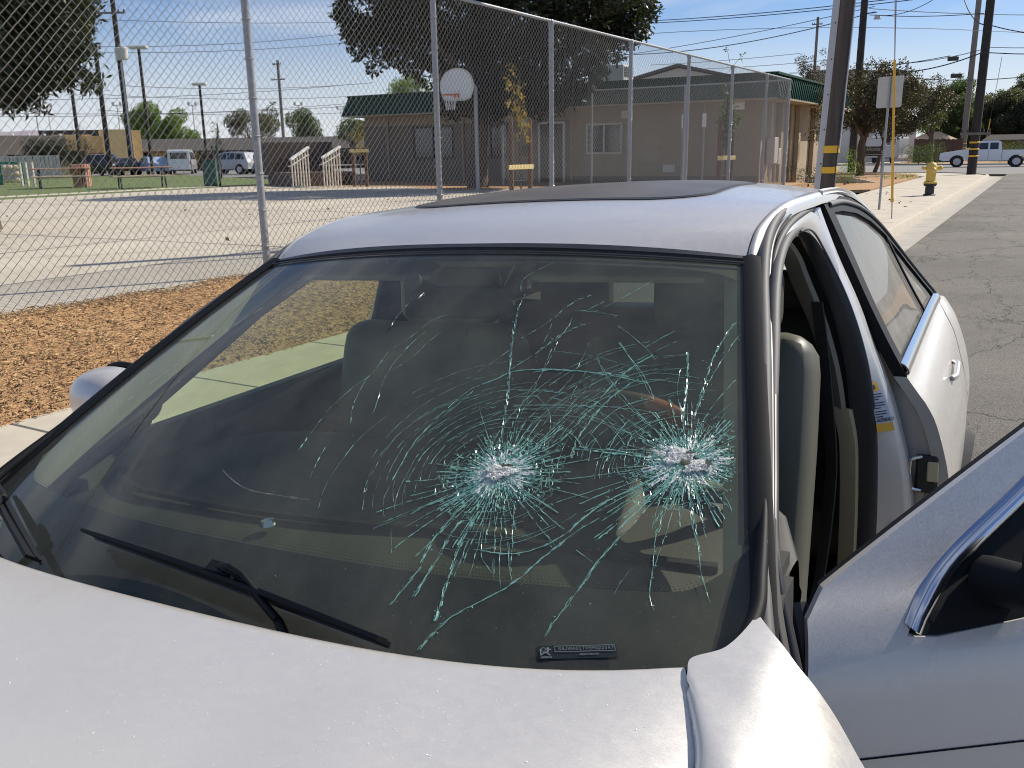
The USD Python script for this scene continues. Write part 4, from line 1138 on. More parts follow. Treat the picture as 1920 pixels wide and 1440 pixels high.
def wire(a, b, sag, r=.014, label='overhead cable'):
    a, b = np.asarray(a, float), np.asarray(b, float)
    t = np.linspace(0, 1, 24)
    p = a + (b - a) * t[:, None]
    p[:, 2] -= sag * 4 * t * (1 - t)
    obj('overhead_cable', tube(p, r, 4, caps=False), 'cable', None, label=label, cat='cable')


def wpx(ax, ay, ad, bx, by, bd, sag, r, label):
    wire(pt(ax, ay, ad), pt(bx, by, bd), sag, r, label)


wpx(1150, 42, 60, 1990, -45, 45, .3, .02, 'upper of the paired cables right of the shade tree')
wpx(1150, 46, 60, 1990, -38, 45, .3, .02, 'lower of the upper paired cables right of the shade tree')
wpx(1120, 102, 62, 1640, 22, 50, .6, .022, 'thick cable sloping up to the near-black pole over the school roof')
wpx(1120, 110, 62, 1640, 12, 50, .2, .016, 'thin cable just above the thick one over the school roof')
wpx(1120, 70, 70, 1990, 66, 80, -.6, .018, 'thin cable crossing the sky above the gable')
wpx(1220, 122, 90, 1500, 100, 90, .1, .02, 'faint cable low over the mansard roof, upper of two')
wpx(1300, 130, 90, 1560, 112, 90, .1, .02, 'faint cable low over the mansard roof, lower of two')
wpx(1480, 137, 60, 1780, 105, 55, .2, .02, 'cable running behind the sign towards the corner')
wpx(1600, 130, 56, 1845, 97, 50, .5, .028, 'heavy cable above the purple street tree towards the corner pole')
wpx(1600, 118, 56, 1845, 92, 50, .3, .016, 'thin cable above the heavy one by the corner pole')
wpx(1845, 98, 50, 1990, 100, 48, .05, .022, 'heavy cable leaving the corner pole to the right edge')
wpx(1845, 88, 50, 1990, 87, 48, .05, .014, 'thin cable leaving the corner pole to the right edge')
wpx(1720, 147, 60, 1990, 136, 50, .2, .02, 'lower cable passing the corner pole at fence height')
wpx(1630, 16, 56, 1990, 28, 60, .1, .018, 'cable from the near-black pole to the right edge, upper')
wpx(1630, 28, 56, 1845, 25, 50, .1, .018, 'cable from the near-black pole to the corner pole')
wpx(1640, 28, 56, 1790, -30, 55, .5, .018, 'cable rising from the near-black pole past the guy wire')
wpx(1845, 46, 50, 1800, -30, 60, .5, .03, 'thick drop cable curving into the corner pole')
wpx(1860, 48, 50, 1990, 66, 48, .1, .022, 'cable falling from the corner pole to the right edge')
lq = [(0, 23, 700, 40), (190, 86, 640, 64), (195, 98, 700, 75), (0, 187, 660, 158), (230, 176, 700, 178), (0, 211, 700, 196), (0, 219, 700, 190), (240, 206, 700, 208), (280, 160, 700, 155)]
nm = ['uppermost', 'second', 'third', 'fourth', 'fifth', 'sixth', 'seventh', 'eighth', 'ninth']
for k, (ax, ay, bx, by) in enumerate(lq):
    wpx(ax - 60, ay, 72, bx, by, 80, .35, .016, f'{nm[k]} of the faint cables crossing the sky behind the left fence panels')
for k, (px, py) in enumerate(((1787, 110), (1793, 142))):
    c = pt(px, py, 51)
    q = thing('splice_box', ['small dark splice case hanging on the heavy cable', 'small dark splice case hanging on the lower cable'][k], 'splice case', c)
    obj('case', box((0, 0, 0), (.5, .16, .2), rz=.3, ch=.03), 'trim_dark', q)
    obj('hanger', [box((-.15, 0, .12), (.03, .05, .08)), box((.15, 0, .12), (.03, .05, .08))], 'galvanized', q, kind='stuff')

# ---------------------------------------------------------------- corner planting, low wall
lw = thing('planter_wall', 'low concrete planter wall that slopes down at its street end', 'wall', (0, 0, .1))
a, b, c = onz(1470, 345, .12), onz(1602, 347, .12), onz(1644, 346, .12)
Y0 = 36.5
A, B_ = ony(1440, 343, Y0), ony(1598, 345, Y0)
C_ = ony(1643, 345, Y0 + .4)
zt = ony(1598, 333, Y0)[2]
V = []
for (p, z) in ((A, zt), (B_, zt), (C_, .16)):
    V.append([(p[0], p[1], 0), (p[0], p[1], z - .1), (p[0], p[1] + .16, z - .1), (p[0], p[1] + .16, 0)])
obj('wall', grid(np.array(V)), 'concrete', lw)
obj('coping', beam(np.array([A[0], A[1] + .08, zt - .1 + .015]), np.array([B_[0], B_[1] + .08, zt - .1 + .015]), .2, .03), 'concrete', lw)


def street_tree(label, px, py, d, cr, R, n, r, leaf, lm, seed, tr=.13, lean=(0, 0)):
    b = onz(px, py, .12) if d is None else pt(px, py, d)
    D = math.hypot(b[0] - EYE[0], b[1] - EYE[1])
    c = pt(cr[0], cr[1], D) - [b[0], b[1], .12]
    return tree('street_tree', label, 'tree', (b[0], b[1], .12), (c[0] * .3 + lean[0], c[1] * .3 + lean[1], c[2] - R[2] * .85), clump(c, R, int(n * 1.5), r * 1.1, seed), 1100, leaf, lm, seed + 1, r0=tr)


street_tree('brown-purple street tree left of the sign, with a burl on its grey trunk', 1612, 331, None, (1632, 185), (2.3, 2.2, 1.45), 30, .65, .13, 'leaf_purple', 71, .2)
street_tree('thinner brown-purple street tree right behind the sign post', 1638, 325, None, (1706, 205), (2.0, 2.0, 1.5), 24, .6, .13, 'leaf_purple', 73, .1)
street_tree('purple foliage tree hugging the school wall behind the near pole', 1560, 330, 36, (1556, 215), (.8, .8, .9), 10, .35, .1, 'leaf_purple', 75, .06)
street_tree('bare-looking dark tree beyond the mansard roof end', 1530, 300, 75, (1528, 135), (1.5, 1.5, 1.9), 16, .4, .12, 'leaf_purple', 77, .1)
street_tree('big green tree behind the dark board fence across the street', 1782, 300, 100, (1783, 205), (2.7, 2.4, 3.2), 34, .85, .2, 'leaf_mid', 79, .25)
street_tree('pollarded tree with bright green tufts in front of the tan roof', 1741, 305, 84, (1752, 230), (1.7, 1.0, .8), 9, .38, .12, 'leaf_bright', 81, .25)
street_tree('olive-brown tree mass at the right edge behind the corner pole', 1890, 300, 105, (1900, 222), (4.6, 3, 3.0), 44, 1.1, .22, 'leaf_grey', 83, .25)
street_tree('dark flat-topped conifer left of the olive tree mass', 1858, 300, 125, (1862, 190), (2.3, 2.0, 1.1), 14, .7, .2, 'leaf_dark', 85, .25)
street_tree('grey-green tree beyond the right edge of the street', 1945, 300, 110, (1950, 190), (3.6, 3, 4.2), 34, 1.1, .22, 'leaf_grey', 87, .25)
street_tree('dark tree behind the pale house between the poles', 1835, 300, 128, (1832, 245), (3, 2, 2.2), 18, .9, .2, 'leaf_mid', 89, .25)
for k, (px, py, d, bl, lm, lab, cat) in enumerate((
        (1488, 331, 34, [((-.3, 0, .25), (.25, .25, .25)), ((.1, 0, .2), (.25, .2, .2))], 'flower', 'small pink flowering plant behind the planter wall', 'plant'),
        (1516, 333, 34.5, [((x, 0, .4), (.32, .3, .35)) for x in (-.5, -.1, .3, .6)], 'leaf_dark', 'dark low shrubs along the school wall behind the planter wall', 'shrub'),
        (1585, 330, 36, [((.1, 0, z), (.22, .22, .26)) for z in (.5, .8, 1.1)] + [((.35, 0, .75), (.16, .16, .2))], 'leaf_bright', 'bright leafy shrub just right of the near pole', 'shrub'),
        (1590, 334, 37, [((x, 0, .25), (.35, .3, .28)) for x in (-.5, -.1, .3)], 'leaf_mid', 'dark green ground shrub under the bright leafy one', 'shrub'),
        (1680, 327, 42, [((x, .1 * x, .1), (.22, .2, .14)) for x in (-.6, -.3, .1, .4)], 'leaf_bright', 'low green plants in the bark bed behind the sign', 'plant'),
        (1702, 324, 44, [((x, .1 * x, .1), (.22, .2, .12)) for x in (-.3, 0, .3)], 'leaf_bright', 'low green plants in the bark bed left of the hydrant', 'plant'),
        (1436, 333, 30.5, [((0, 0, .25), (.2, .2, .2))], 'flower', 'reddish plant at the foot of the fence end', 'plant'))):
    b = pt(px, py, d)
    shrub('bedding_plant' if cat == 'plant' else 'shrub', lab, cat, (b[0], b[1], .14), bl, 2600, .055, lm, 100 + k, .1)
for k, (px, py, d, xs_, zz_, r, lab) in enumerate(((1722, 308, 80, np.linspace(-1.0, .7, 6), (.3, .75, 1.15), .42, 'boxy clipped hedge across the street, left half with a pale top'), (1752, 306, 80, np.linspace(-.4, .4, 3), (.4, .9, 1.3), .4, 'boxy clipped hedge across the street, right half beside the pickup'),
                                                (1892, 300, 84, np.linspace(-.8, .8, 5), (.4, .8, 1.2), .5, 'rounded bush showing over the bed of the pickup'))):
    b = pt(px, py, d)
    shrub('clipped_bush', lab, 'hedge', (b[0], b[1], .05), [((x, 0, z), (r, r, r)) for x in xs_ for z in zz_], 700, .09, 'leaf_mid', 120 + k, .3)

# ---------------------------------------------------------------- houses over the road
a, b = pt(1560, 300, 88), pt(1713, 300, 92)
d = b - a
hs = thing('pale_house', 'pale house wall and dark sloping roof behind the purple street trees', 'house', (a[0], a[1], 0), math.atan2(d[1], d[0]))
L = float(np.linalg.norm(d[:2]))
zw = zz(1700, 222, 90)
obj('wall', box((L / 2, 4, zw / 2), (L, 8, zw)), 'pale_wall', hs)
ze, zr = zz(1730, 190, 89), zz(1700, 128, 94)
obj('roof', slab(np.array([[(-.8, -1, ze), (L + 1.4, -1, ze)], [(-.8, 4, zr), (L + 1.0, 4, zr)], [(-.8, 9, ze), (L + 1.4, 9, ze)]]), .2, flip=True), 'grey_roof', hs)
obj('gable_wall', box((L / 2, 4, (zw + ze) / 2), (L - .2, 5, ze - zw + .6)), 'pale_wall', hs)
obj('garage_door', box((L * .42, -.03, 1.2), (3.6, .06, 2.3)), 'hvac', hs)
obj('chimney_pipe', cyl((L * .93, 1.5, ze), (L * .93, 1.5, zr + .4), .12, sides=8), 'white_paint', hs)
a, b = pt(1711, 300, 86), pt(1802, 300, 88)
d = b - a
df = thing('dark_board_fence', 'dark brown upright board fence behind the clipped hedges', 'fence', (a[0], a[1], .05), math.atan2(d[1], d[0]))
L = float(np.linalg.norm(d[:2]))
zt = zz(1750, 262, 87)
rs = np.random.RandomState(4)
for k in range(22):
    obj('board', box((L * (k + .5) / 22, 0, zt / 2 + rs.uniform(-.04, .04)), (L / 22 * .92, .03, zt)), 'dark_board', df)
a = pt(1746, 300, 97)
gz_ = thing('hip_roof_shed', 'shed with a tan hipped roof rising over the dark board fence', 'shed', (a[0], a[1], 0), .2)
z0_, z1_ = zz(1746, 263, 97), zz(1746, 247, 97)
V = [(-2.0, -2, z0_), (2.0, -2, z0_), (2.0, 2, z0_), (-2.0, 2, z0_), (-.5, 0, z1_), (.5, 0, z1_)]
obj('roof', tm(V, [[0, 1, 5], [0, 5, 4], [1, 2, 5], [2, 3, 4], [2, 4, 5], [3, 0, 4]]), 'tan_roof', gz_)
obj('wall', box((0, 0, z0_ / 2), (3.6, 3.6, z0_)), 'pale_wall', gz_)
obj('fascia', box((0, -2.0, z0_ - .04), (4.05, .08, .14)), 'white_paint', gz_)
a, b = pt(1850, 300, 92), pt(2010, 300, 92)
d = b - a
hs = thing('low_house', 'low brown house with a pale grey roof behind the pickup', 'house', (a[0], a[1], 0), math.atan2(d[1], d[0]))
L = float(np.linalg.norm(d[:2]))
ze, zr = zz(1890, 262, 91), zz(1890, 252, 96)
obj('wall', box((L / 2, 4, ze / 2), (L, 7, ze)), 'brown_wall', hs)
obj('roof', slab(np.array([[(-.5, -.8, ze), (L + .5, -.8, ze)], [(-.1, 4, zr), (L + .5, 4, zr)], [(-.5, 8.5, ze), (L + .5, 8.5, ze)]]), .12, flip=True), 'grey_roof', hs)
obj('window', box((L * .5, -.03, 1.3), (1.6, .06, .9)), 'window_dark', hs)
# camper on the drive, business sign before it
c = onz(1664, 304, .1)
c = pt(1664, 300, 84)
vn = thing('camper_trailer', 'grey camper with a white roof and small windows on the driveway', 'camper', (c[0], c[1], .1), -.35)
m = box((0, 0, 1.25), (4.6, 2.0, 1.75), ch=.12)
obj('body', m, 'car_grey', vn)
UsdGeom.Xformable(vn).AddScaleOp().Set(Gf.Vec3f(.58, .9, 1.0))
obj('roof', box((-.1, 0, 2.24), (4.2, 2.06, .3), ch=.1), 'car_white', vn)
for k in range(3):
    obj('window', box((.1 + .75 * k, -1.01, 1.75), (.55, .03, .5)), 'window_dark', vn)
    obj('frame', [box((.1 + .75 * k + s * .3, -1.02, 1.75), (.06, .04, .62)) for s in (-1, 1)] + [box((.1 + .75 * k, -1.021, 1.75 + s * .28), (.6, .04, .06)) for s in (-1, 1)], 'car_white', vn)
for s in (-1.3, 1.4):
    obj('wheel', tube([(s, -.98, .33), (s, -.8, .33)], .33, 18), 'tyre', vn)
obj('bumper', box((2.36, 0, .55), (.1, 1.9, .25), ch=.03), 'car_white', vn)
D = 52.0
a, b = pt(1619, 292, D), pt(1657, 292, D)
d = b - a
L = float(np.linalg.norm(d[:2]))
bs = thing('business_sign', 'dark wooden sign board with pale script lettering between the street tree trunks', 'sign', (a[0], a[1], .15), math.atan2(d[1], d[0]))
z0_, z1_ = zz(1640, 292.5, D) - .15, zz(1640, 274.5, D) - .15
obj('board', box((L / 2, 0, (z0_ + z1_) / 2), (L, .06, z1_ - z0_), ch=.01), 'sign_dark', bs)
for x in (.06, L - .06):
    obj('leg', box((x, .02, z1_ / 2), (.09, .09, z1_ + .1)), 'grey_pole', bs)
obj('lettering', text('Monte', .17, (.12, -.034, (z0_ + z1_) / 2 + .02), (1, 0, 0), (0, 0, 1)), 'sign_letter', bs)
obj('lettering', text('ille', .15, (.84, -.034, (z0_ + z1_) / 2 - .1), (1, 0, 0), (0, 0, 1)), 'sign_letter', bs)
obj('underline', box((L / 2, -.034, z0_ + .07), (L * .85, .006, .025)), 'sign_letter', bs)

# the pickup parked across the street
TR = [(2.45, .42), (2.62, .5), (2.62, .78), (2.5, .92), (1.5, 1.1), (1.15, 1.13), (.45, 1.62), (.25, 1.68), (-.55, 1.68), (-.72, 1.6), (-.78, 1.08), (-2.55, 1.08), (-2.62, 1.02), (-2.62, .58), (-2.5, .5), (-1.0, .42), (1.0, .42)]
TW = [[(-.02, 1.14), (-.02, 1.55), (.42, 1.53), (.93, 1.14)], [(-.58, 1.14), (-.58, 1.55), (-.12, 1.55), (-.12, 1.14)]]
c = onz(1850, 313.5, .0)
pk = veh('pickup_truck', 'white extended-cab pickup truck parked across the cross street', 'pickup truck', (c[0] - .1, c[1] - .3, 0.02), np.pi + .1, TR, TW, 1.75, 'car_white', (-1.62, 1.62), .37, tail=(-2.6, .82), head=(2.55, .85), two=1.08)
UsdGeom.Xformable(pk).AddScaleOp().Set(Gf.Vec3f(1.10, 1.10, 1.04))
obj('front_bumper', box((2.6, 0, .55), (.18, 1.7, .26), ch=.05), 'trim_dark', pk)
obj('rear_bumper', box((-2.68, 0, .55), (.14, 1.6, .2), ch=.04), 'rim', pk)
obj('bed_liner', box((-1.7, 0, 1.06), (1.65, 1.45, .06)), 'trim_dark', pk)
for s in (-1, 1):
    obj('mirror', box((.95, s * .98, 1.2), (.1, .2, .15), ch=.03), 'trim_dark', pk)
    obj('door_seam', box((-.07, s * .874, .8), (.015, .012, .62)), 'trim_dark', pk)
    obj('bed_seam', box((-.8, s * .874, .8), (.02, .012, .6)), 'trim_dark', pk)
g2 = pt(1847, 260, 95)
q = thing('yellow_guy_guard', 'yellow guy wire guard leaning before the olive trees', 'guy wire', (g2[0], g2[1], .1))
obj('guard', tube([(0, 0, 0), (.25, 0, zz(1850, 225, 95))], .045, 6), 'guard_yellow', q)
obj('strand', tube([(.25, 0, zz(1850, 225, 95)), (.6, 0, 9)], .02, 4), 'cable', q)
# ---------------------------------------------------------------- the silver sedan (x to its left, y to its rear, z up; y = 0 at the cowl)
def paint(name, col, rough, metal, flake=0.055):
    M[name] = usdkit.material(stage, '/World/Looks/' + name, {
        'g': ('geometry', {}), 'tc': ('texture_coordinate', {}), 'v': ('voronoi_texture', {'scale': 750.0}), 'c': ('vector_math', {'math_type': 'subtract', 'vector2': (0.5, 0.5, 0.5)}),
        's': ('vector_math', {'math_type': 'scale', 'scale': flake}), 'a': ('vector_math', {'math_type': 'add'}), 'nn': ('vector_math', {'math_type': 'normalize'}),
        'n': ('noise_texture', {'scale': 3.0, 'detail': 5.0}), 'd': ('noise_texture', {'scale': 60.0, 'detail': 6.0, 'roughness': 0.75}),
        'r': ('rgb_ramp', {'ramp': [(0.35, tuple(np.array(col) * 0.95)), (0.65, col)]}),
        'rr': ('map_range', {'from_min': 0.3, 'from_max': 0.75, 'to_min': rough * 0.9, 'to_max': rough * 1.25}),
        'cr': ('map_range', {'from_min': 0.3, 'from_max': 0.75, 'to_min': 0.05, 'to_max': 0.22}),
        'p': ('principled_bsdf', {'metallic': metal, 'coat_weight': 0.75})},
        [('tc.object', 'v.vector'), ('v.color', 'c.vector1'), ('c.vector', 's.vector1'), ('g.normal', 'a.vector1'), ('s.vector', 'a.vector2'), ('a.vector', 'nn.vector1'),
         ('nn.vector', 'p.normal'), ('g.normal', 'p.coat_normal'), ('tc.object', 'n.vector'), ('tc.object', 'd.vector'), ('n.fac', 'r.fac'), ('r.color', 'p.base_color'),
         ('d.fac', 'rr.value'), ('rr.result', 'p.roughness'), ('d.fac', 'cr.value'), ('cr.result', 'p.coat_roughness')], surface='p.BSDF')


def pane(name, tint, dust, dustcol, rough=0.0, base=0.025, speck=0.5, streak=(1, 1, 1)):
    # see-through glass: tinted, mirrored by angle, with a film of dust and specks
    M[name] = usdkit.material(stage, '/World/Looks/' + name, {
        'tc': ('texture_coordinate', {}), 't': ('transparent_bsdf', {'color': tint}), 'gl': ('glossy_bsdf', {'roughness': rough, 'color': (1, 1, 1)}), 'f': ('layer_weight', {'blend': 0.5}), 'f5': ('math', {'math_type': 'power', 'value2': 5.0}), 'fa': ('math', {'math_type': 'multiply_add', 'value2': 0.94, 'value3': base}),
        'd': ('diffuse_bsdf', {'color': dustcol}), 'mp': ('mapping', {'scale': streak}), 'n': ('noise_texture', {'scale': 9.0, 'detail': 7.0, 'roughness': 0.65}), 'n2': ('noise_texture', {'scale': 420.0, 'detail': 2.0}),
        'r': ('map_range', {'from_min': 0.3, 'from_max': 0.75, 'to_min': dust * 0.55, 'to_max': dust * 1.5}),
        'r2': ('map_range', {'from_min': 0.68, 'from_max': 0.76, 'to_min': 0.0, 'to_max': speck, 'clamp': True}), 'mxx': ('math', {'math_type': 'maximum'}),
        'm1': ('mix_closure', {}), 'm2': ('mix_closure', {})},
        [('tc.object', 'mp.vector'), ('mp.vector', 'n.vector'), ('tc.object', 'n2.vector'), ('n.fac', 'r.value'), ('n2.fac', 'r2.value'), ('r.result', 'mxx.value1'), ('r2.result', 'mxx.value2'),
         ('f.facing', 'f5.value1'), ('f5.value', 'fa.value1'), ('fa.value', 'm1.fac'), ('t.BSDF', 'm1.closure1'), ('gl.BSDF', 'm1.closure2'), ('mxx.value', 'm2.fac'), ('m1.closure', 'm2.closure1'), ('d.BSDF', 'm2.closure2')], surface='m2.closure')


paint('silver_paint', (0.57, 0.55, 0.52), 0.40, 0.42)
pane('windshield_glass', (0.76, 0.83, 0.68), 0.066, (0.46, 0.45, 0.385), speck=0.3)
pane('side_glass', (0.86, 0.92, 0.83), 0.02, (0.4, 0.4, 0.36), speck=0.15)
pane('dusty_dark_glass', (0.05, 0.055, 0.05), 0.40, (0.33, 0.325, 0.305), speck=0.5)
mat('sunroof_glass', (0.125, 0.105, 0.072), 0.38, spec=0.42, var=0.4, scale=5)
mat('rubber', (0.028, 0.028, 0.032), 0.42, var=0.2, scale=20, spec=0.5)
mat('grey_rubber', (0.095, 0.095, 0.10), 0.62, spec=0.4, var=0.15, scale=30, bump=0.15, bscale=300, bdist=0.001)
mat('black_trim', (0.008, 0.009, 0.011), 0.58, spec=0.2, var=0.2, scale=14)
mat('frit_black', (0.006, 0.006, 0.007), 0.6, var=0.1)
mat('chrome', (0.72, 0.73, 0.75), 0.12, metal=1.0, var=0.04)
mat('leather', (0.088, 0.09, 0.070), 0.5, var=0.08, scale=9, bump=0.2, bscale=220, bdist=0.001)  # darkened so that the driver seat reads as shaded
mat('leather_shade', (0.11, 0.107, 0.086), 0.55, var=0.1, scale=9, bump=0.2, bscale=220, bdist=0.001)  # same leather, lightened to make up for the dim cabin
mat('headliner', (0.30, 0.285, 0.235), 0.95, var=0.06, scale=40)
mat('dash_vinyl', (0.034, 0.033, 0.027), 0.6, var=0.12, scale=30, bump=0.35, bscale=260, bdist=0.001)
mat('dark_trim', (0.035, 0.034, 0.032), 0.7, var=0.15)
mat('wood_trim', (0.24, 0.075, 0.025), 0.22, var=0.35, scale=30, coat=0.8)
mat('carpet', (0.06, 0.055, 0.045), 1.0, var=0.2, scale=60)
mat('cream', (0.62, 0.55, 0.36), 0.7, var=0.06)
mat('sticker_white', (0.50, 0.53, 0.60), 0.5, var=0.03)
mat('sticker_yellow', (0.72, 0.40, 0.03), 0.5, var=0.03)
mat('sticker_ink', (0.04, 0.045, 0.07), 0.6)
mat('mirror_glass', (0.8, 0.8, 0.8), 0.03, metal=1.0)

CARM = np.eye(4)
CARM[:3, :3] = [[0.997944364, -0.045937847, -0.044685116], [0.045566664, 0.998918097, -0.009290577], [0.045063560, 0.007235327, 0.998957920]]
sedan = thing('silver_sedan', 'silver sedan with a shattered windshield and its driver door swung open at the kerb', 'car', matrix=CARM)
SD = sedan


def mir(m):
    m = m if isinstance(m, trimesh.Trimesh) else join(m)
    return trimesh.Trimesh(m.vertices * [-1, 1, 1], m.faces[:, ::-1], process=False)


def both(name, mesh, mt, parent=None, smooth=False):
    m = mesh if isinstance(mesh, trimesh.Trimesh) else join(mesh)
    a = obj(name, m, mt, parent or SD, smooth)
    b = obj(name, mir(m), mt, parent or SD, smooth)
    return a, b


def fit(rows, n, m, cols_first=True):              # smooth a net of control points up to n x m
    from scipy.interpolate import CubicSpline, PchipInterpolator
    P = np.asarray(rows, float)
    a = PchipInterpolator(np.linspace(0, 1, P.shape[0]), P, axis=0)(np.linspace(0, 1, n))
    return PchipInterpolator(np.linspace(0, 1, P.shape[1]), a, axis=1)(np.linspace(0, 1, m))


def glass(u, v):                                   # the windshield; u = -1..1 right to left side of the car, v = 0..1 cowl to roof
    u, v = np.asarray(u, float), np.asarray(v, float)
    a = np.abs(u)
    x = u * (0.732 * (1 - v) + 0.553 * v)
    y = (0.005 + 0.197 * a ** 2.2) * (1 - v) + (0.838 + 0.062 * a ** 2) * v
    z = (0.915 + 0.029 * a ** 2.2) * (1 - v) + (1.357 - 0.034 * a ** 2) * v + 0.014 * 4 * v * (1 - v)
    return np.stack([x, y, z], -1)


def gnorm(u, v):
    e = 1e-4
    n = np.cross(glass(u + e, v) - glass(u - e, v), glass(u, v + e) - glass(u, v - e))
    return n / np.linalg.norm(n, axis=-1, keepdims=True)


U_, V_ = np.meshgrid(np.linspace(-1, 1, 61), np.linspace(0, 1, 41), indexing='ij')
ws = obj('windshield', grid(glass(U_, V_)), 'windshield_glass', SD, smooth=True)


def frit_v(u):                                     # upper edge of the black band along the cowl
    return 0.178 - 0.066 * u * u + 5.0 * np.clip(np.abs(u) - 0.87, 0, 1) ** 2


def under(u, v, d):
    return glass(u, v) - gnorm(u, v) * d


uu = np.linspace(-1, 1, 81)
tt = np.linspace(0, 1, 9)
A_, B_ = np.meshgrid(uu, tt, indexing='ij')
fr = [grid(under(A_, B_ * frit_v(A_), 0.004)), grid(under(A_, 1 - B_ * (0.054 + 0.05 * np.abs(A_) ** 18), 0.004))]
C_, D_ = np.meshgrid(tt, np.linspace(0.2, 0.95, 40), indexing='ij')
for s in (-1, 1):
    fr.append(grid(under(s * (1 - C_ * 0.024), D_, 0.0042), flip=s > 0))
obj('black_border', fr, 'frit_black', ws, smooth=True)
# dot fringe of the border
ds = []
for r in range(3):
    for k in range(260):
        u = -0.93 + 1.86 * (k + 0.5 * (r % 2)) / 260
        s = 0.0016 * (1 - r * 0.22)
        c = under(np.array(u), frit_v(np.array(u)) + 0.0055 * (r + 0.7), 0.0041)
        ex = glass(np.array(u + .01), np.array(.2)) - glass(np.array(u), np.array(.2))
        ex /= np.linalg.norm(ex)
        ey = np.array([0, .87, .49])
        ds.append(np.stack([c - ex * s, c - ey * s, c + ex * s, c + ey * s]))
ds = np.array(ds)
obj('border_dots', tm(ds.reshape(-1, 3), np.arange(len(ds) * 4).reshape(-1, 4)), 'frit_black', ws, kind='stuff')

# hood
def hood_edge(x):
    return 0.06 * x ** 2 + 0.4 * x ** 4


gapy = np.array([0.113, 0.072, 0.03, -0.03, -0.15, -0.40, -0.8, -1.1, -1.38])
gapx = np.array([0.676, 0.695, 0.713, 0.733, 0.745, 0.738, 0.69, 0.60, 0.42])
gapz = np.array([0.980, 0.978, 0.974, 0.967, 0.957, 0.927, 0.868, 0.80, 0.70])
from scipy.interpolate import PchipInterpolator as PC_
q_ = np.linspace(0, 1, len(gapy))
QF = np.linspace(0, 1, 90) ** 1.25
ge = np.column_stack([PC_(q_, gapx)(QF), PC_(q_, gapy)(QF), PC_(q_, gapz)(QF)])
S_ = np.linspace(-1, 1, 81)
HP = []
for i, q in enumerate(QF):
    xg, yg, zg = ge[i]
    yc = -1.44 * q
    k = min(1, q * 1.4)
    x = S_ * xg
    sh = (1 - k) * hood_edge(np.abs(S_) * 0.676) / hood_edge(0.676) + k * np.abs(S_) ** 2.2
    y = yc + (yg - yc) * sh
    crown = 0.004 + 0.042 * min(1, q / 0.35) ** 0.9
    ridge = 0.006 * np.exp(-((np.abs(S_) - 0.60) / 0.10) ** 2) * min(1, q * 4)
    z = zg + crown * (1 - np.abs(S_) ** 2.4) + ridge
    z -= 0.001 * np.clip((np.abs(S_) - 0.975) / 0.025, 0, 1) ** 2
    if i < 4:
        z = z - [0.010, 0.0035, 0.001, 0.0][i]
    HP.append(np.column_stack([x, y, z]))
HP = np.array(HP)
obj('hood', slab(HP, 0.004, flip=False), 'silver_paint', SD, smooth=50)


def hood_at(x, y):
    d = (HP[:, :, 0] - x) ** 2 + (HP[:, :, 1] - y) ** 2
    i, j = np.unravel_index(np.argmin(d), d.shape)
    return HP[i, j]


# front fenders
rows = [
    [(.727, .235, .979), (.757, .190, .977), (.790, .15, .966), (.820, .132, .940), (.854, .105, .905), (.886, .10, .84), (.905, .12, .7), (.91, .15, .5)],
    [(.712, .149, .979), (.747, .112, .979), (.787, .085, .969), (.823, .075, .945), (.858, .055, .905), (.888, .052, .84), (.906, .07, .7), (.911, .1, .5)],
    [(.683, .112, .977), (.740, .050, .976), (.787, .030, .968), (.825, .020, .945), (.860, .000, .905), (.890, .000, .84), (.907, .02, .7), (.912, .03, .5)],
    [(.701, .068, .9755), (.750, -.010, .975), (.790, -.030, .966), (.828, -.040, .940), (.862, -.055, .900), (.891, -.055, .83), (.908, -.04, .7), (.912, -.04, .5)],
    [(.738, -.030, .965), (.765, -.120, .965), (.800, -.130, .957), (.835, -.140, .931), (.866, -.150, .890), (.893, -.150, .82), (.908, -.15, .7), (.910, -.15, .6)],
    [(.743, -.400, .925), (.768, -.410, .924), (.800, -.420, .915), (.835, -.430, .889), (.866, -.440, .850), (.893, -.450, .79), (.905, -.45, .73), (.908, -.45, .69)],
    [(.696, -.800, .869), (.735, -.810, .868), (.780, -.830, .857), (.825, -.850, .832), (.862, -.860, .790), (.888, -.860, .74), (.900, -.86, .70), (.903, -.86, .66)],
    [(.606, -1.10, .801), (.660, -1.11, .800), (.720, -1.14, .786), (.780, -1.16, .757), (.825, -1.16, .710), (.850, -1.16, .65), (.858, -1.15, .55), (.855, -1.13, .42)],
    [(.426, -1.38, .701), (.500, -1.40, .695), (.580, -1.42, .675), (.650, -1.41, .640), (.700, -1.38, .590), (.730, -1.35, .52), (.735, -1.33, .45), (.73, -1.31, .38)],
]
FP = fit(rows, 120, 48)
both('fender', slab(FP, 0.010, flip=True), 'silver_paint', smooth=50)
gg = np.array([r[0] for r in rows[2:]])
both('hood_gap', slab(np.stack([smoothpath(gg + [-.022, 0, -.0075], 60), smoothpath(gg + [.010, 0, -.0105], 60)], 1), .004), 'frit_black')
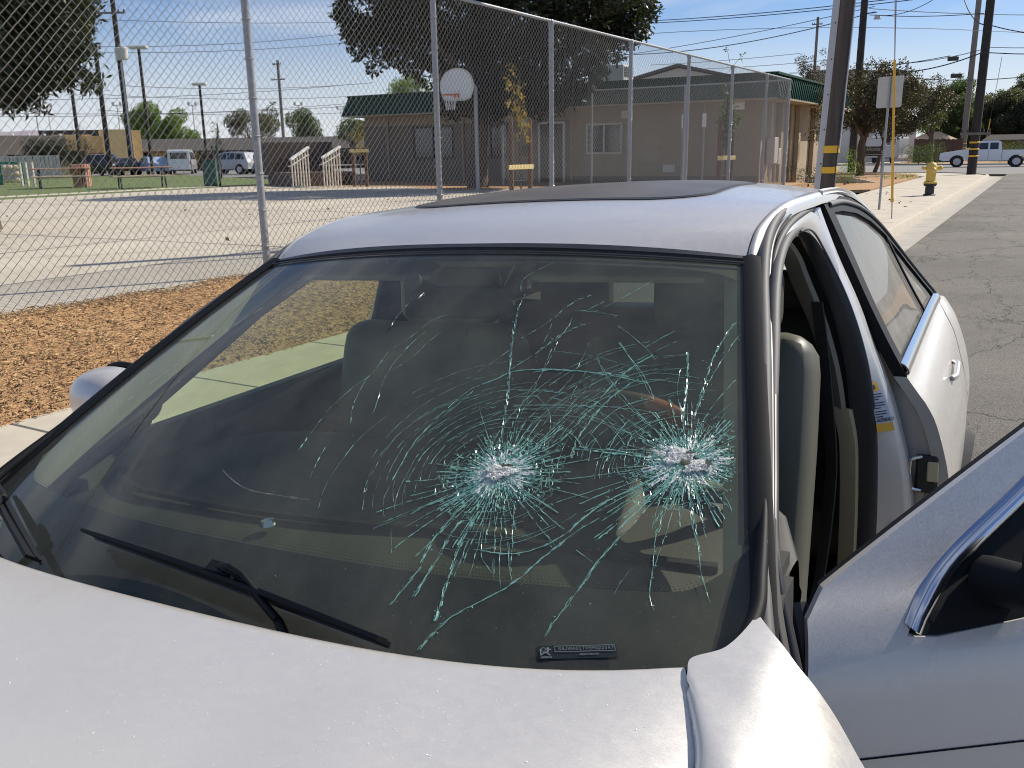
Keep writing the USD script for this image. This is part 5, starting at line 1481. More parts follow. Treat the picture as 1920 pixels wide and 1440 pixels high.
# nose, kept simple: bumper, oval grille, four round lamps
bp = []
for (z, k) in ((.22, .93), (.30, 1.0), (.45, 1.02), (.55, 1.0), (.64, .95), (.70, .86)):
    a = np.linspace(-1, 1, 41)
    bp.append(np.column_stack([a * .86, -1.56 * k + .42 * np.abs(a) ** 3.2, np.full(41, z)]))
obj('front_bumper', slab(np.array(bp), 0.02, flip=True), 'silver_paint', SD, smooth=50)
th_ = np.linspace(0, 2 * np.pi, 41)
obj('grille', [tube(np.column_stack([.27 * np.cos(th_), -1.53 + 0 * th_, .58 + .12 * np.sin(th_)]), .014, 8, caps=False)], 'chrome', SD, smooth=50)
for k in range(9):
    x = -.22 + .055 * k
    h = .115 * math.sqrt(max(0, 1 - (x / .27) ** 2))
    obj('grille_bar', cyl((x, -1.525, .58 - h), (x, -1.525, .58 + h), .006, sides=6), 'chrome', SD)
for x, r in ((.46, .095), (.65, .08)):
    both('headlight', lathe([(0, .03), (r * .7, .022), (r, 0), (r * 1.1, -.02)], 18, (x, -1.40 + (x - .46) * .35, .62)).apply_transform(trimesh.transformations.rotation_matrix(np.pi / 2, [1, 0, 0], (x, -1.40 + (x - .46) * .35, .62))), 'lamp_clear', smooth=40)

# cowl below the glass, wipers
cw = np.array([[(x, hood_edge(abs(x)) * 1.25 - .05, .90), (x, hood_edge(abs(x)) * 1.25 + .01, .895), (x, hood_edge(abs(x)) * 1.6 + .05, .915 + .02 * x * x)] for x in np.linspace(-.70, .70, 29)])
obj('cowl', grid(cw), 'frit_black', SD)


def wiper(name, a, b, j, piv, lift=.014):
    up = np.array([0, -.47, .88])
    a, b, j, piv = (np.array(q, float) for q in (a, b, j, piv))
    t = np.linspace(0, 1, 25)
    p = a + (b - a) * t[:, None]
    bow = up * (.010 * np.sin(np.pi * t))[:, None]
    q = obj(name, [tube(p + bow + up * lift, .0065 - .003 * np.abs(2 * t - 1), 6)], 'black_trim', SD, smooth=50)
    fin = np.stack([p + up * .002, p + bow + up * (lift + .012) + np.array([0, -.012, 0])], 1)
    obj('blade', slab(fin, .005), 'black_trim', q)
    obj('rubber_edge', tube(p + up * .001, .003, 4), 'rubber', q)
    d = (b - a) / np.linalg.norm(b - a)
    obj('clip', [beam(j - d * .028 + up * .026, j + d * .022 + up * .028, .022, .016, up=up, ch=.003), tube([j + up * .022, j + d * .012 + up * .04, j + d * .03 + up * .036, j + d * .042 + up * .02 + (piv - j) * .15, j + d * .05 + up * .012 + (piv - j) * .35], .0058, 8)], 'black_trim', q, smooth=40)
    k = j + d * .05 + up * .012 + (piv - j) * .35
    obj('wiper_arm', [tube([k, k + (piv - k) * .5 + up * .006, piv], [.0062, .007, .009], 8), tube([j + d * .0 + up * .038, j + d * .026 + up * .048, j + d * .045 + up * .038, k + up * .006], .0046, 8)], 'black_trim', q, smooth=50)
    return q


wiper('wiper', (-.268, .108, .984), (.330, .053, .956), (.042, .086, .974), (.26, -.02, .925))
wiper('wiper', (-.70, .222, .99), (-.33, .052, .955), (-.548, .148, .985), (-.58, .02, .925))

# ---------------------------------------------------------------- roof
def roof_z(t):
    return PC_([0, .045, .1, .2, .4, .6, .8, 1.0], [1.362, 1.384, 1.403, 1.427, 1.447, 1.440, 1.402, 1.325])(t)


RHW = PC_([0, .045, .107, .18, .34, .6, 1], [.553, .552, .555, .560, .568, .565, .515])
RDR = PC_([0, .017, .045, .107, .18, .34, .6, 1], [.036, .024, .015, .014, .019, .037, .050, .06])


def roof(s, t):
    s, t = np.asarray(s, float), np.asarray(t, float)
    hw = RHW(t)
    yf, yb = .846 + .062 * s ** 2, 2.52 + 0 * s
    y = yf + (yb - yf) * t
    drop = RDR(t)
    z = roof_z(t) - drop * np.abs(s) ** 2.4
    return np.stack([s * hw, y, z], -1)


A_, B_ = np.meshgrid(np.linspace(-1, 1, 61), np.r_[np.linspace(0, .1, 9)[:-1], np.linspace(.1, 1, 50)], indexing='ij')
RP = roof(A_, B_)
obj('roof', slab(RP, 0.02), 'silver_paint', SD, smooth=50)
# rounded tilt panel, seal round it
y0, y1, xw, rr_ = 1.18, 1.80, .385, .13
sp_ = Polygon([(-xw, y0), (xw, y0), (xw, y1), (-xw, y1)]).buffer(-rr_).buffer(rr_, 16)


def on_roof(pg, dz, th):
    m = prism(pg, th)
    m = trimesh.Trimesh(*trimesh.remesh.subdivide_to_size(m.vertices, m.faces, .07), process=True)
    v = m.vertices.copy()
    for _ in range(1):
        hw0 = .57
        s = v[:, 0] / hw0
        t = (v[:, 1] - .846 - .062 * s ** 2) / (2.52 - .846 - .062 * s ** 2)
        z = roof(s * hw0 / RHW(t), t)[:, 2]
    v[:, 2] = z + dz + v[:, 2] - th
    return trimesh.Trimesh(v, m.faces, process=False)


sr = obj('sunroof', on_roof(sp_, .0035, .012), 'sunroof_glass', SD, smooth=30)
obj('sunroof_seal', on_roof(sp_.buffer(.012, 16).difference(sp_.buffer(-.001)), .0025, .01), 'rubber', sr)
# windshield header strip
hs_ = np.stack([glass(uu, np.full(81, .992)) + [0, 0, .004], roof(uu, np.zeros(81)) + [0, -.002, .0015]], 1)
obj('header_seal', slab(hs_, .006), 'rubber', SD)
obj('header_line', tube(glass(uu, np.full(81, .975)) + [0, -.001, .003], .0022, 5), 'rubber', SD)

# pillar and rail paths on the driver's side; out of the glass edge, over the door, down the back
tA = np.linspace(0.03, 1, 30)
edge = glass(np.ones(30), tA)                      # glass edge upwards
rt_ = np.linspace(0.02, .40, 24)
redge = roof(np.ones(24), rt_)


def offpath(du, dz, dy=0.0, t0=0.0):               # a path du beyond the glass edge and then beyond the roof edge
    a = edge + np.array([du, dy, dz])
    k = np.linspace(0, 1, len(redge))[:, None]
    b = redge + np.array([du, 0, dz]) * (1 - 0.15 * k) + [0.0, dy, 0]
    return smoothpath(np.vstack([a[::3], b[2::3]]), 70)


def ribbon(a, b, th=.006, flip=False):
    return slab(np.stack([a, b], 1), th, flip)


pl_ = [edge + [-.004, 0, .005], edge + [.012, -.002, .009], edge + [.028, 0, .004]]
both('pillar_trim', slab(np.stack(pl_, 1), .01, flip=True), 'black_trim', smooth=40)
cm = np.array([(0.560, 0.055, 0.955), (0.620, 0.078, 0.958), (0.672, 0.108, 0.964), (0.697, 0.134, 0.967), (0.711, 0.158, 0.970), (0.722, 0.200, 0.975), (0.725, 0.240, 0.988), (0.718, 0.290, 1.012), (0.706, 0.36, 1.045), (0.690, 0.44, 1.085)])
both('corner_moulding', tube(smoothpath(cm, 50), np.interp(np.linspace(0, 1, 50), [0, .15, .6, 1], [.005, .010, .0095, .004]), 10), 'black_trim', smooth=60)
# painted side rail from the top of the pillar back over the doors, seals down the aperture
rl = np.r_[np.linspace(0, .12, 24)[:-1], np.linspace(.12, 1, 50)]
r0_ = roof(np.ones(len(rl)), rl)
both('roof_rail', slab(np.stack([r0_ + [.002, 0, -.003], r0_ + [.006, 0, .0015], r0_ + [.013, 0, -.001], r0_ + [.020, .0, -.010], r0_ + [.022, 0, -.026]], 1), .006, flip=True), 'silver_paint', smooth=60)
SEAL1 = np.array([(0.747, 0.200, 0.950), (0.739, 0.225, 0.965), (0.730, 0.255, 0.979), (0.707, 0.360, 1.034), (0.679, 0.490, 1.098), (0.649, 0.625, 1.180), (0.622, 0.740, 1.242), (0.596, 0.850, 1.287), (0.582, 0.920, 1.326), (0.572, 1.000, 1.359), (0.568, 1.090, 1.380), (0.567, 1.200, 1.393), (0.568, 1.340, 1.399), (0.571, 1.470, 1.400)])
SEAL2 = np.array([(0.771, 0.200, 0.932), (0.753, 0.235, 0.960), (0.738, 0.270, 0.987), (0.727, 0.310, 1.016), (0.695, 0.460, 1.071), (0.667, 0.590, 1.149), (0.640, 0.710, 1.213), (0.617, 0.820, 1.264), (0.601, 0.900, 1.304), (0.593, 0.970, 1.335), (0.590, 1.050, 1.357), (0.586, 1.170, 1.371), (0.581, 1.320, 1.376), (0.577, 1.450, 1.376)])
FLO = np.array([(0.654, 0.660, 1.172), (0.629, 0.770, 1.236), (0.612, 0.860, 1.286), (0.600, 0.940, 1.319), (0.593, 1.030, 1.343), (0.586, 1.140, 1.360), (0.581, 1.270, 1.369), (0.581, 1.380, 1.373), (0.586, 1.440, 1.361), (0.601, 1.475, 1.321), (0.619, 1.490, 1.270)])
APS = np.array([(0.770, 0.270, 0.880), (0.752, 0.300, 0.924), (0.732, 0.335, 0.969), (0.720, 0.360, 1.000), (0.693, 0.480, 1.063), (0.667, 0.600, 1.137), (0.642, 0.720, 1.211), (0.622, 0.820, 1.264), (0.606, 0.920, 1.306), (0.596, 1.030, 1.336), (0.590, 1.140, 1.347), (0.584, 1.260, 1.344), (0.585, 1.350, 1.328), (0.590, 1.410, 1.298), (0.606, 1.440, 1.256), (0.639, 1.450, 1.184), (0.674, 1.450, 1.090), (0.704, 1.450, 0.970), (0.722, 1.450, 0.794), (0.726, 1.450, 0.616), (0.719, 1.450, 0.459)])


def relax(p, n, k=3):                              # an even, smoothed path
    p = smoothpath(p, n)
    for _ in range(k * 4):
        p[1:-1] = p[1:-1] * .5 + (p[:-2] + p[2:]) * .25
    return p


s1, s2 = relax(SEAL1, 90), relax(SEAL2, 90)
both('door_seal', tube(s1, .0105, 14), 'grey_rubber', smooth=60)
both('seal_bead', tube(s1 + [.009, .002, -.010], .005, 8), 'rubber', smooth=60)
both('seal_lip', tube(s2[:54] + np.array([0, 0, -.002]), .0024, 8), 'black_trim', smooth=60)
both('arch_seal', tube(s2[52:] + np.array([0, 0, -.002]), np.interp(np.linspace(0, 1, 38), [0, .3, 1], [.0026, .0066, .0066]), 10), 'grey_rubber', smooth=60)
both('pillar_channel', ribbon(relax(SEAL1 + [.006, .004, -.008], 60), relax(np.vstack([SEAL2, SEAL2[-1:] + [0, .02, 0]]) + [-.004, .016, -.010], 60), .004), 'frit_black')
both('inner_pillar', ribbon(relax(SEAL2 + [-.004, .008, -.006], 60)[:40], relax(SEAL2 + [-.055, .05, -.035], 60)[:40], .012), 'dark_trim', smooth=40)
fo, fi = relax(FLO, 60), relax(APS[6:16], 60)
both('flange', slab(np.stack([fo, fo * .5 + fi * .5 + [.004, -.004, .002], fi + [.0, .008, .0]], 1), .004), 'silver_paint', smooth=50)


# ---------------------------------------------------------------- sides: panels cut as outlines in (y, z) and laid on the body surface
SZ = np.array([.25, .35, .45, .62, .74, .80, .858, .885, .914, .94, .985, 1.107, 1.25, 1.40])
SX = np.array([.84, .875, .89, .902, .887, .873, .855, .842, .824, .803, .776, .712, .645, .575])
SXF = PC_(SZ, SX)


def side_x(y, z):
    y, z = np.asarray(y, float), np.asarray(z, float)
    rise = 0.02 * np.clip((y - 1.5) / 1.3, 0, 1)
    x = SXF(np.clip(z - rise, .25, 1.4))
    x = x + 0.012 * np.clip((y - 1.55) / .6, 0, 1) * np.clip((.95 - z) / .2, 0, 1)
    top = np.clip((z - 1.0) / .35, 0, 1)
    x = x - 0.05 * top * np.clip((y - 1.9) / .8, 0, 1) ** 2
    return x - 0.16 * np.clip((y - 2.75) / .65, 0, 1) ** 2.2


def panel(pg, d0, th, size=.06, xf=side_x):        # thickness th inwards from d0 beyond the surface
    if not isinstance(pg, Polygon):
        pg = Polygon(pg)
    ms = []
    m = prism(pg, th)
    m = trimesh.Trimesh(*trimesh.remesh.subdivide_to_size(m.vertices, m.faces, size, max_iter=14), process=True)
    y, z, w = m.vertices[:, 0], m.vertices[:, 1], m.vertices[:, 2]
    return trimesh.Trimesh(np.column_stack([xf(y, z) + d0 - th + w, y, z]), m.faces, process=False)


def strip(path, w, d0, th=.006, rnd_=True):        # a half-round strip along a (y, z) path
    p = smoothpath(np.asarray(path, float), 60)
    t = np.gradient(p, axis=0)
    t /= np.linalg.norm(t, axis=1, keepdims=True)
    n = np.column_stack([-t[:, 1], t[:, 0]])
    L = []
    for k in np.linspace(-1, 1, 7):
        q = p + n * w / 2 * k
        L.append(np.column_stack([side_x(q[:, 0], q[:, 1]) + d0 + th * math.sqrt(max(0, 1 - k * k)), q]))
    return slab(np.stack(L, 1), .004, flip=False)


# driver door, built shut and then swung open about its hinges
DOOR = Polygon([(.30, .33), (.29, .60), (.288, .85), (.300, .912), (.331, .943), (.67, 1.110), (.92, 1.235), (1.10, 1.312), (1.28, 1.345), (1.49, 1.352), (1.505, 1.1), (1.50, .80), (1.48, .33)])
HOLE = Polygon([(.428, .884), (.445, .908), (.64, 1.036), (.90, 1.19), (1.10, 1.272), (1.28, 1.305), (1.44, 1.312), (1.45, .96), (1.0, .925), (.62, .893), (.47, .880)])
HINGE, SWING = np.array([.865, .40]), math.radians(57)


def swing(m):
    m = m.copy() if isinstance(m, trimesh.Trimesh) else join(m)
    c, s = math.cos(-SWING), math.sin(-SWING)
    d = m.vertices[:, :2] - HINGE
    v = m.vertices.copy()
    v[:, 0] = HINGE[0] + c * d[:, 0] - s * d[:, 1]
    v[:, 1] = HINGE[1] + s * d[:, 0] + c * d[:, 1]
    m.vertices = v
    return m


def door_set(f, open_door):
    par = obj('front_door', f(panel(DOOR.difference(HOLE), 0, .010, .035)), 'silver_paint', SD, smooth=30, label='open driver door seen from its outer side' if open_door else 'closed passenger door')
    obj('chrome_trim', f(strip([(.437, .893), (.455, .914), (.64, 1.036), (.90, 1.19), (1.10, 1.272), (1.28, 1.305), (1.44, 1.312)], .024, .003, .007)), 'chrome', par, smooth=50)
    obj('belt_trim', f(strip([(.62, .889), (1.0, .921), (1.45, .956)], .020, .003, .006)), 'chrome', par, smooth=50)
    if open_door:
        sail = Polygon([(.440, .885), (.462, .910), (.64, 1.026), (.70, 1.05), (.71, .897), (.62, .889), (.47, .882)])
        obj('sail_panel', f(panel(sail, -.002, .012, .05)), 'black_trim', par, smooth=30)
        gl = Polygon([(.70, .90), (.70, 1.062), (.90, 1.182), (1.10, 1.264), (1.28, 1.297), (1.435, 1.304), (1.445, .963), (1.0, .93)])
        obj('door_glass', f(panel(gl, -.012, .004, .08)), 'side_glass', par, smooth=30)
    obj('inner_trim', f(panel(Polygon([(.33, .36), (.33, .88), (.45, .90), (1.0, .945), (1.46, .975), (1.46, .36)]), -.04, .04, .12)), 'dark_trim', par, smooth=30)
    obj('edge_seal', f([tube([(side_x(.30, z) - .028, .30, z) for z in np.linspace(.36, .92, 14)], .013, 8)]), 'rubber', par)
    obj('frame_back', f(panel(DOOR.buffer(-.012).difference(HOLE.buffer(-.004)), -.012, .03, .06)), 'black_trim', par)
    hv = [(side_x(1.36, .82) + .012, 1.25, .815), (side_x(1.36, .82) + .030, 1.28, .82), (side_x(1.36, .82) + .030, 1.40, .825), (side_x(1.36, .82) + .012, 1.43, .825)]
    obj('handle', f(tube(smoothpath(hv, 14), .011, 8)), 'silver_paint', par, smooth=50)
    obj('side_crease', f(tube([(side_x(y, .742) + .0008, y,   .742) for y in np.linspace(.31, 1.47, 30)], .0013, 5)), 'black_trim', par)  # thin black line stands in for the shade along the crease
    return par


dl = door_set(swing, True)
# its mirror: a big dark housing on a stalk
mh = trimesh.creation.icosphere(3, 1.0)
mv = mh.vertices.copy()
mv = np.sign(mv) * np.abs(mv) ** .82
mh.vertices = mv * [.105, .055, .075]
mh.apply_translation((.95, .60, .985))
obj('mirror_housing', swing(mh), 'black_trim', dl, smooth=60)
obj('mirror_foot', swing([tube([(.80, .56, .93), (.86, .58, .945), (.93, .60, .96)], [.035, .03, .025], 10)]), 'black_trim', dl, smooth=60)
door_r = door_set(mir, False)
gl = Polygon([(.63, .90), (.66, 1.042), (.90, 1.182), (1.10, 1.264), (1.28, 1.297), (1.435, 1.304), (1.445, .963), (1.0, .93)])
obj('door_glass', mir(panel(gl, -.012, .004, .08)), 'side_glass', door_r, smooth=30)
sail = Polygon([(.440, .885), (.462, .910), (.64, 1.026), (.645, .893), (.62, .889), (.47, .882)])
obj('sail_panel', mir(panel(sail, -.002, .012, .05)), 'black_trim', door_r, smooth=30)
# passenger mirror, painted
mh = trimesh.creation.icosphere(4, 1.0)
mv = np.sign(mh.vertices) * np.abs(mh.vertices) ** .86
mv[:, 1] = np.where(mv[:, 1] > 0, mv[:, 1] * .5, mv[:, 1])
mh.vertices = mv * [.105, .085, .072]
mh.apply_translation((-.822, .600, 1.046))
mo = obj('side_mirror', mh, 'silver_paint', SD, smooth=60, label='silver passenger side mirror housing')
obj('mirror_rim', [tube([(-.822 + .102 * math.cos(t), .635, 1.046 + .069 * math.sin(t)) for t in np.linspace(0, 2 * np.pi, 40)], .008, 8, caps=False)], 'black_trim', mo, smooth=60)
obj('mirror_glass', [lathe([(0, 0), (.07, 0), (.07, .004), (0, .004)], 24).apply_transform(np.array([[1.5, 0, 0, -.822], [0, 0, 1, .638], [0, 1.0, 0, 1.046], [0, 0, 0, 1]]))], 'mirror_glass', mo)
obj('mirror_foot', [tube([(-.745, .56, .975), (-.78, .585, .99), (-.82, .60, 1.02)], [.03, .028, .025], 10)], 'black_trim', mo, smooth=60)

# rear doors with window frames, quarter lights
RD = Polygon([(1.535, .33), (1.535, .95), (1.545, 1.20), (1.55, 1.392), (1.75, 1.388), (1.95, 1.368), (2.15, 1.330), (2.36, 1.270), (2.53, 1.185), (2.65, 1.09), (2.74, .975), (2.62, .93), (2.50, .80), (2.38, .62), (2.18, .50), (1.98, .42), (1.92, .33)])
RH = Polygon([(1.60, .992), (1.618, 1.20), (1.632, 1.352), (1.75, 1.347), (1.95, 1.326), (2.15, 1.287), (2.35, 1.230), (2.50, 1.155), (2.60, 1.075), (2.675, .985), (2.30, .985)])
FRAME = Polygon([(1.535, .965), (1.545, 1.20), (1.55, 1.392), (1.75, 1.388), (1.95, 1.368), (2.15, 1.330), (2.36, 1.270), (2.53, 1.185), (2.65, 1.09), (2.74, .975), (2.3, .978), (1.6, .980)])
JAMB = Polygon([(1.535, .33), (1.535, .965), (1.6, .980), (2.3, .978), (2.74, .975), (2.62, .93), (2.50, .80), (2.38, .62), (2.18, .50), (1.98, .42), (1.92, .33)])
for f in (lambda m: m, mir):
    rd = obj('rear_door', f(panel(JAMB, 0, .03, .045)), 'silver_paint', SD, smooth=30)
    obj('window_frame', f(panel(FRAME.difference(RH), .001, .03, .045)), 'black_trim', rd, smooth=30)
    obj('window_glass', f(panel(Polygon([(1.60, .985), (1.63, 1.354), (1.75, 1.349), (1.95, 1.328), (2.15, 1.289), (2.365, 1.228), (2.315, .98)]), -.010, .004, .06)), 'dusty_dark_glass', rd, smooth=30)
    obj('quarter_glass', f(panel(Polygon([(2.325, .98), (2.375, 1.225), (2.50, 1.158), (2.60, 1.078), (2.68, .98)]), -.010, .004, .06)), 'dusty_dark_glass', rd, smooth=30)
    obj('window_divider', f([strip([(2.325, .985), (2.35, 1.11), (2.377, 1.224)], .016, -.004, .006)]), 'black_trim', rd, smooth=30)
    obj('chrome_trim', f([strip([(1.545, .982), (2.3, .981), (2.72, .978)], .030, .003, .009)]), 'chrome', rd, smooth=50)
    obj('chrome_arch', f([strip([(2.72, .978), (2.64, 1.082), (2.52, 1.175), (2.35, 1.256), (2.15, 1.314), (1.95, 1.351), (1.75, 1.371), (1.60, 1.374)], .013, .004, .006)]), 'grey_rubber', rd, smooth=50)
    hv = [(side_x(2.15, .86) + .010, 2.04, .845), (side_x(2.15, .86) + .020, 2.07, .85), (side_x(2.15, .86) + .020, 2.19, .855), (side_x(2.15, .86) + .010, 2.22, .855)]
    obj('handle', f(tube(smoothpath(hv, 14), .0085, 8)), 'silver_paint', rd, smooth=50)
    # cant rail and rear wing
    yb_ = np.array([1.53, 1.75, 1.95, 2.15, 2.36, 2.53, 2.65, 2.745])
    zb_ = np.array([1.397, 1.393, 1.373, 1.335, 1.275, 1.19, 1.095, .98])
    lo = np.column_stack([side_x(yb_, zb_) + .001, yb_, zb_])
    tq = [(.572, 1.53, 1.406), (.572, 1.75, 1.402), (.570, 1.95, 1.388), (.562, 2.17, 1.357), (.550, 2.42, 1.300), (.553, 2.68, 1.19), (.58, 2.86, 1.07), (.64, 2.98, .985)]
    mid = (lo + np.array(tq)) / 2 + [.012, 0, .008]
    obj('cant_rail', f(slab(fit([lo, mid, np.array(tq)], 12, 50), .01, flip=True)), 'silver_paint', SD, smooth=50)
    RW = Polygon([(2.755, .972), (2.9, .950), (3.10, .905), (3.36, .84), (3.40, .60), (3.36, .35), (2.68, .33), (2.62, .50), (2.50, .62), (2.40, .65), (2.40, .63), (2.52, .80), (2.635, .925)]).buffer(0)
    obj('rear_wing', f(panel(RW, 0, .02, .05)), 'silver_paint', SD, smooth=40)
# boot lid, back light, tail
bl_ = [[(x, 3.0 - .06 * (x / .6) ** 2, 1.02 - .10 * abs(x)), (x * 1.03, 3.2, .99 - .12 * abs(x)), (x * 1.03, 3.40, .93 - .10 * abs(x)), (x * 1.02, 3.44, .78), (x * 1.0, 3.42, .60)] for x in np.linspace(-.72, .72, 21)]
obj('boot_lid', slab(fit(bl_, 40, 40), .01), 'silver_paint', SD, smooth=50)
rw = [[roof(s, 1.0) + [0, .004, 0], np.array([s * .62, 2.98 - .05 * s * s, 1.045])] for s in np.linspace(-1, 1, 25)]
obj('rear_window', grid(np.array(rw)), 'side_glass', SD, smooth=True)
obj('rear_bumper', slab(np.array([np.column_stack([a * .87, 3.46 - .3 * np.abs(a) ** 3.5, np.full(41, z)]) for z in (.25, .4, .55, .62)]), .02, flip=False), 'silver_paint', SD, smooth=50)
both('tail_light', panel(Polygon([(3.27, .62), (3.39, .62), (3.37, .80), (3.27, .79)]), .004, .02, .05), 'tail_red')
for y in (-.62, 2.29):
    for s in (-1, 1):
        w_ = obj('wheel', tube([(s * .70, y, .315), (s * .72, y, .32), (s * .86, y, .32), (s * .885, y, .315)], [.29, .322, .322, .29], 32), 'tyre', SD, smooth=40)
        obj('rim', [tube([(s * .84, y, .32), (s * .875, y, .32)], .215, 28)] + [beam((s * .878, y + .03 * math.cos(a), .32 + .03 * math.sin(a)), (s * .878, y + .2 * math.cos(a), .32 + .2 * math.sin(a)), .05, .02, up=(1, 0, 0)) for a in np.arange(7) * 2 * np.pi / 7], 'rim', w_, smooth=30)
both('sill', panel(Polygon([(.28, .20), (2.0, .20), (2.0, .33), (.28, .33)]), -.03, .12, .2), 'silver_paint')
obj('underbody', box((0, .95, .27), (1.5, 4.3, .12)), 'frit_black', SD)

# ---------------------------------------------------------------- driver side pillar, seals, jamb
def at(p):
    return np.array(p, float)


Bo = at([(.572, 1.50, 1.370), (.615, 1.50, 1.259), (.666, 1.50, 1.145), (.705, 1.50, 1.043), (.731, 1.50, .979), (.772, 1.50, .85), (.801, 1.50, .718), (.813, 1.50, .581), (.815, 1.5, .42)])
Bi = at([(.560, 1.46, 1.325), (.597, 1.46, 1.263), (.635, 1.46, 1.189), (.686, 1.46, 1.051), (.700, 1.46, .975), (.722, 1.46, .86), (.735, 1.46, .74), (.738, 1.46, .60), (.738, 1.46, .42)])
bo, bi = smoothpath(Bo, 50), smoothpath(Bi, 50)
pb = both('centre_pillar', slab(np.stack([bo + [.004, .025, .0], bo, bo * .8 + bi * .2 + [0, -.008, 0], bi], 1), .006, flip=False), 'silver_paint', smooth=50)
both('pillar_highlight', tube(bo + [.002, -.001, .0], .0045, 8), 'silver_paint', smooth=60)
both('pillar_back', ribbon(bo + [.0, .02, 0], bo + [-.03, .12, 0], .01), 'frit_black')
both('pillar_cover', ribbon(bi + [0, .005, 0], bi + [-.06, .03, .0], .01), 'dark_trim', smooth=40)
# inner aperture seal: grey over the arch, black down the pillar
ap = relax(APS, 120, 1)
obj('kick_panel', [box((.70, .30, .62), (.02, .44, .64)), box((.735, .33, .62), (.012, .10, .70))], 'dark_trim', SD)
both('lower_seal', tube(ap[:27], .008, 10), 'rubber', smooth=60)
both('aperture_seal', tube(ap[25:66], np.r_[np.linspace(.008, .0105, 8), np.full(25, .0105), np.linspace(.0105, .006, 8)], 12), 'grey_rubber', smooth=60)
w2 = np.clip(np.linspace(-.1, 1.6, 66), 0, 1)[:, None]
both('pillar_seal', slab(np.stack([ap[54:] + np.array([.012, .006, 0]) * w2, ap[54:] + [.0, -.008, 0], ap[54:] + np.array([-.042, .004, 0]) * (.3 + .7 * w2)], 1), .006), 'rubber', smooth=50)
both('seal_piping', tube(ap[58:] + [.013, .002, 0], .0026, 6), 'grey_rubber', smooth=60)
obj('pillar_trim_upper', ribbon(smoothpath(at([(.545, 1.30, 1.315), (.560, 1.42, 1.24), (.610, 1.44, 1.10), (.640, 1.44, .99), (.655, 1.44, .90)]), 30), smoothpath(at([(.505, 1.36, 1.30), (.520, 1.47, 1.22), (.570, 1.49, 1.09), (.600, 1.49, .99), (.615, 1.49, .90)]), 30), .012, True), 'headliner', SD, smooth=40)
both('pillar_trim_lower', ribbon(smoothpath(at([(.672, 1.435, .90), (.690, 1.435, .80), (.694, 1.435, .62), (.690, 1.435, .40)]), 30), smoothpath(at([(.630, 1.46, .90), (.650, 1.46, .80), (.655, 1.46, .62), (.650, 1.46, .40)]), 30), .012, True), 'cream', smooth=40)
# jamb face of the rear door behind the pillar, latch and screws
jp = smoothpath(at([(.775, .955), (.800, .935), (.838, .885), (.857, .84), (.868, .78), (.862, .765), (.874, .74), (.882, .66), (.882, .5), (.875, .35)]), 50)
jb = np.stack([np.column_stack([jp[:, 0], np.full(50, 1.548), jp[:, 1]]), np.column_stack([np.full(50, .76), np.full(50, 1.556), jp[:, 1] * .96 + .035])], 1)
both('jamb_face', slab(jb, .006), 'silver_paint', smooth=30)
la = obj('door_latch', [box((.842, 1.538, .725), (.050, .02, .095), ch=.006)], 'dark_trim', SD)
obj('latch_plate', [box((.856, 1.527, .735), (.026, .008, .05), ch=.003)], 'cream', la)
obj('striker_loop', tube(smoothpath(at([(.83, 1.53, .77), (.806, 1.515, .765), (.804, 1.515, .70), (.83, 1.53, .685)]), 20), .004, 8), 'chrome', la)
for z in (.805, .662):
    obj('screw', [lathe([(0, .006), (.008, .006), (.010, 0), (.016, -.001), (.018, -.006)], 14).apply_transform(np.array([[1, 0, 0, .855], [0, 0, -1, 1.54], [0, 1, 0, z], [0, 0, 0, 1.0]]))], 'hvac', la)
obj('check_strap', [box((.775, 1.485, .585), (.05, .04, .035), ch=.008), tube([(.76, 1.48, .60), (.79, 1.47, .605)], .014, 8)], 'black_trim', SD)
# airbag label on the pillar
def pillar_pt(k, z):                               # k across the pillar 0..1
    a = np.array([np.interp(-z, -bi[:, 2], bi[:, i]) for i in range(3)])
    b = np.array([np.interp(-z, -bo[:, 2], bo[:, i]) for i in range(3)])
    a[2] = b[2] = z
    p = a + (b - a) * k
    return p + [.0, -.020, 0]


def patch(k0, k1, z0, z1, off):
    P = np.array([[pillar_pt(k, z) + [0, -off, 0] for z in np.linspace(z0, z1, 8)] for k in np.linspace(k0, k1, 4)])
    return slab(P, .0008)


lb = obj('airbag_label', patch(.26, .95, .868, .945, .002), 'sticker_white', SD)
obj('label_band', patch(.24, .76, .945, .966, .0022), 'sticker_yellow', lb)
obj('label_band', patch(.24, .97, .848, .868, .0022), 'sticker_yellow', lb)
for i in range(9):
    z = .938 - i * .0062 - (i // 3) * .002
    obj('print_line', patch(.30, .84 if i % 3 < 2 else .62, z - .0012, z + .0012, .0035), 'sticker_ink', lb)
a, b = pillar_pt(.30, .8725), pillar_pt(.86, .8725)
obj('lettering', text('AIRBAG', .0085, a + [0, -.004, 0], b - a, (0, 0, 1), .0006, True), 'sticker_ink', lb)
obj('pictogram', patch(.46, .60, .950, .961, .0042), 'sticker_ink', lb)

# ---------------------------------------------------------------- cabin
def rbox(c, s, r, seed=0, taper=None):             # a soft cushion
    m = trimesh.creation.box((1, 1, 1))
    for _ in range(4):
        m = m.subdivide()
    v = m.vertices * 2
    s = np.array(s) / 2
    inner = np.clip(v * s, -(s - r), s - r)
    d = v * s - inner
    n = np.linalg.norm(d, axis=1, keepdims=True)
    v = inner + np.where(n > 1e-9, d / np.maximum(n, 1e-9) * np.minimum(r, n), 0)
    m.vertices = v
    if taper:
        taper(m.vertices)
    m.merge_vertices()
    m.apply_translation(c)
    return m


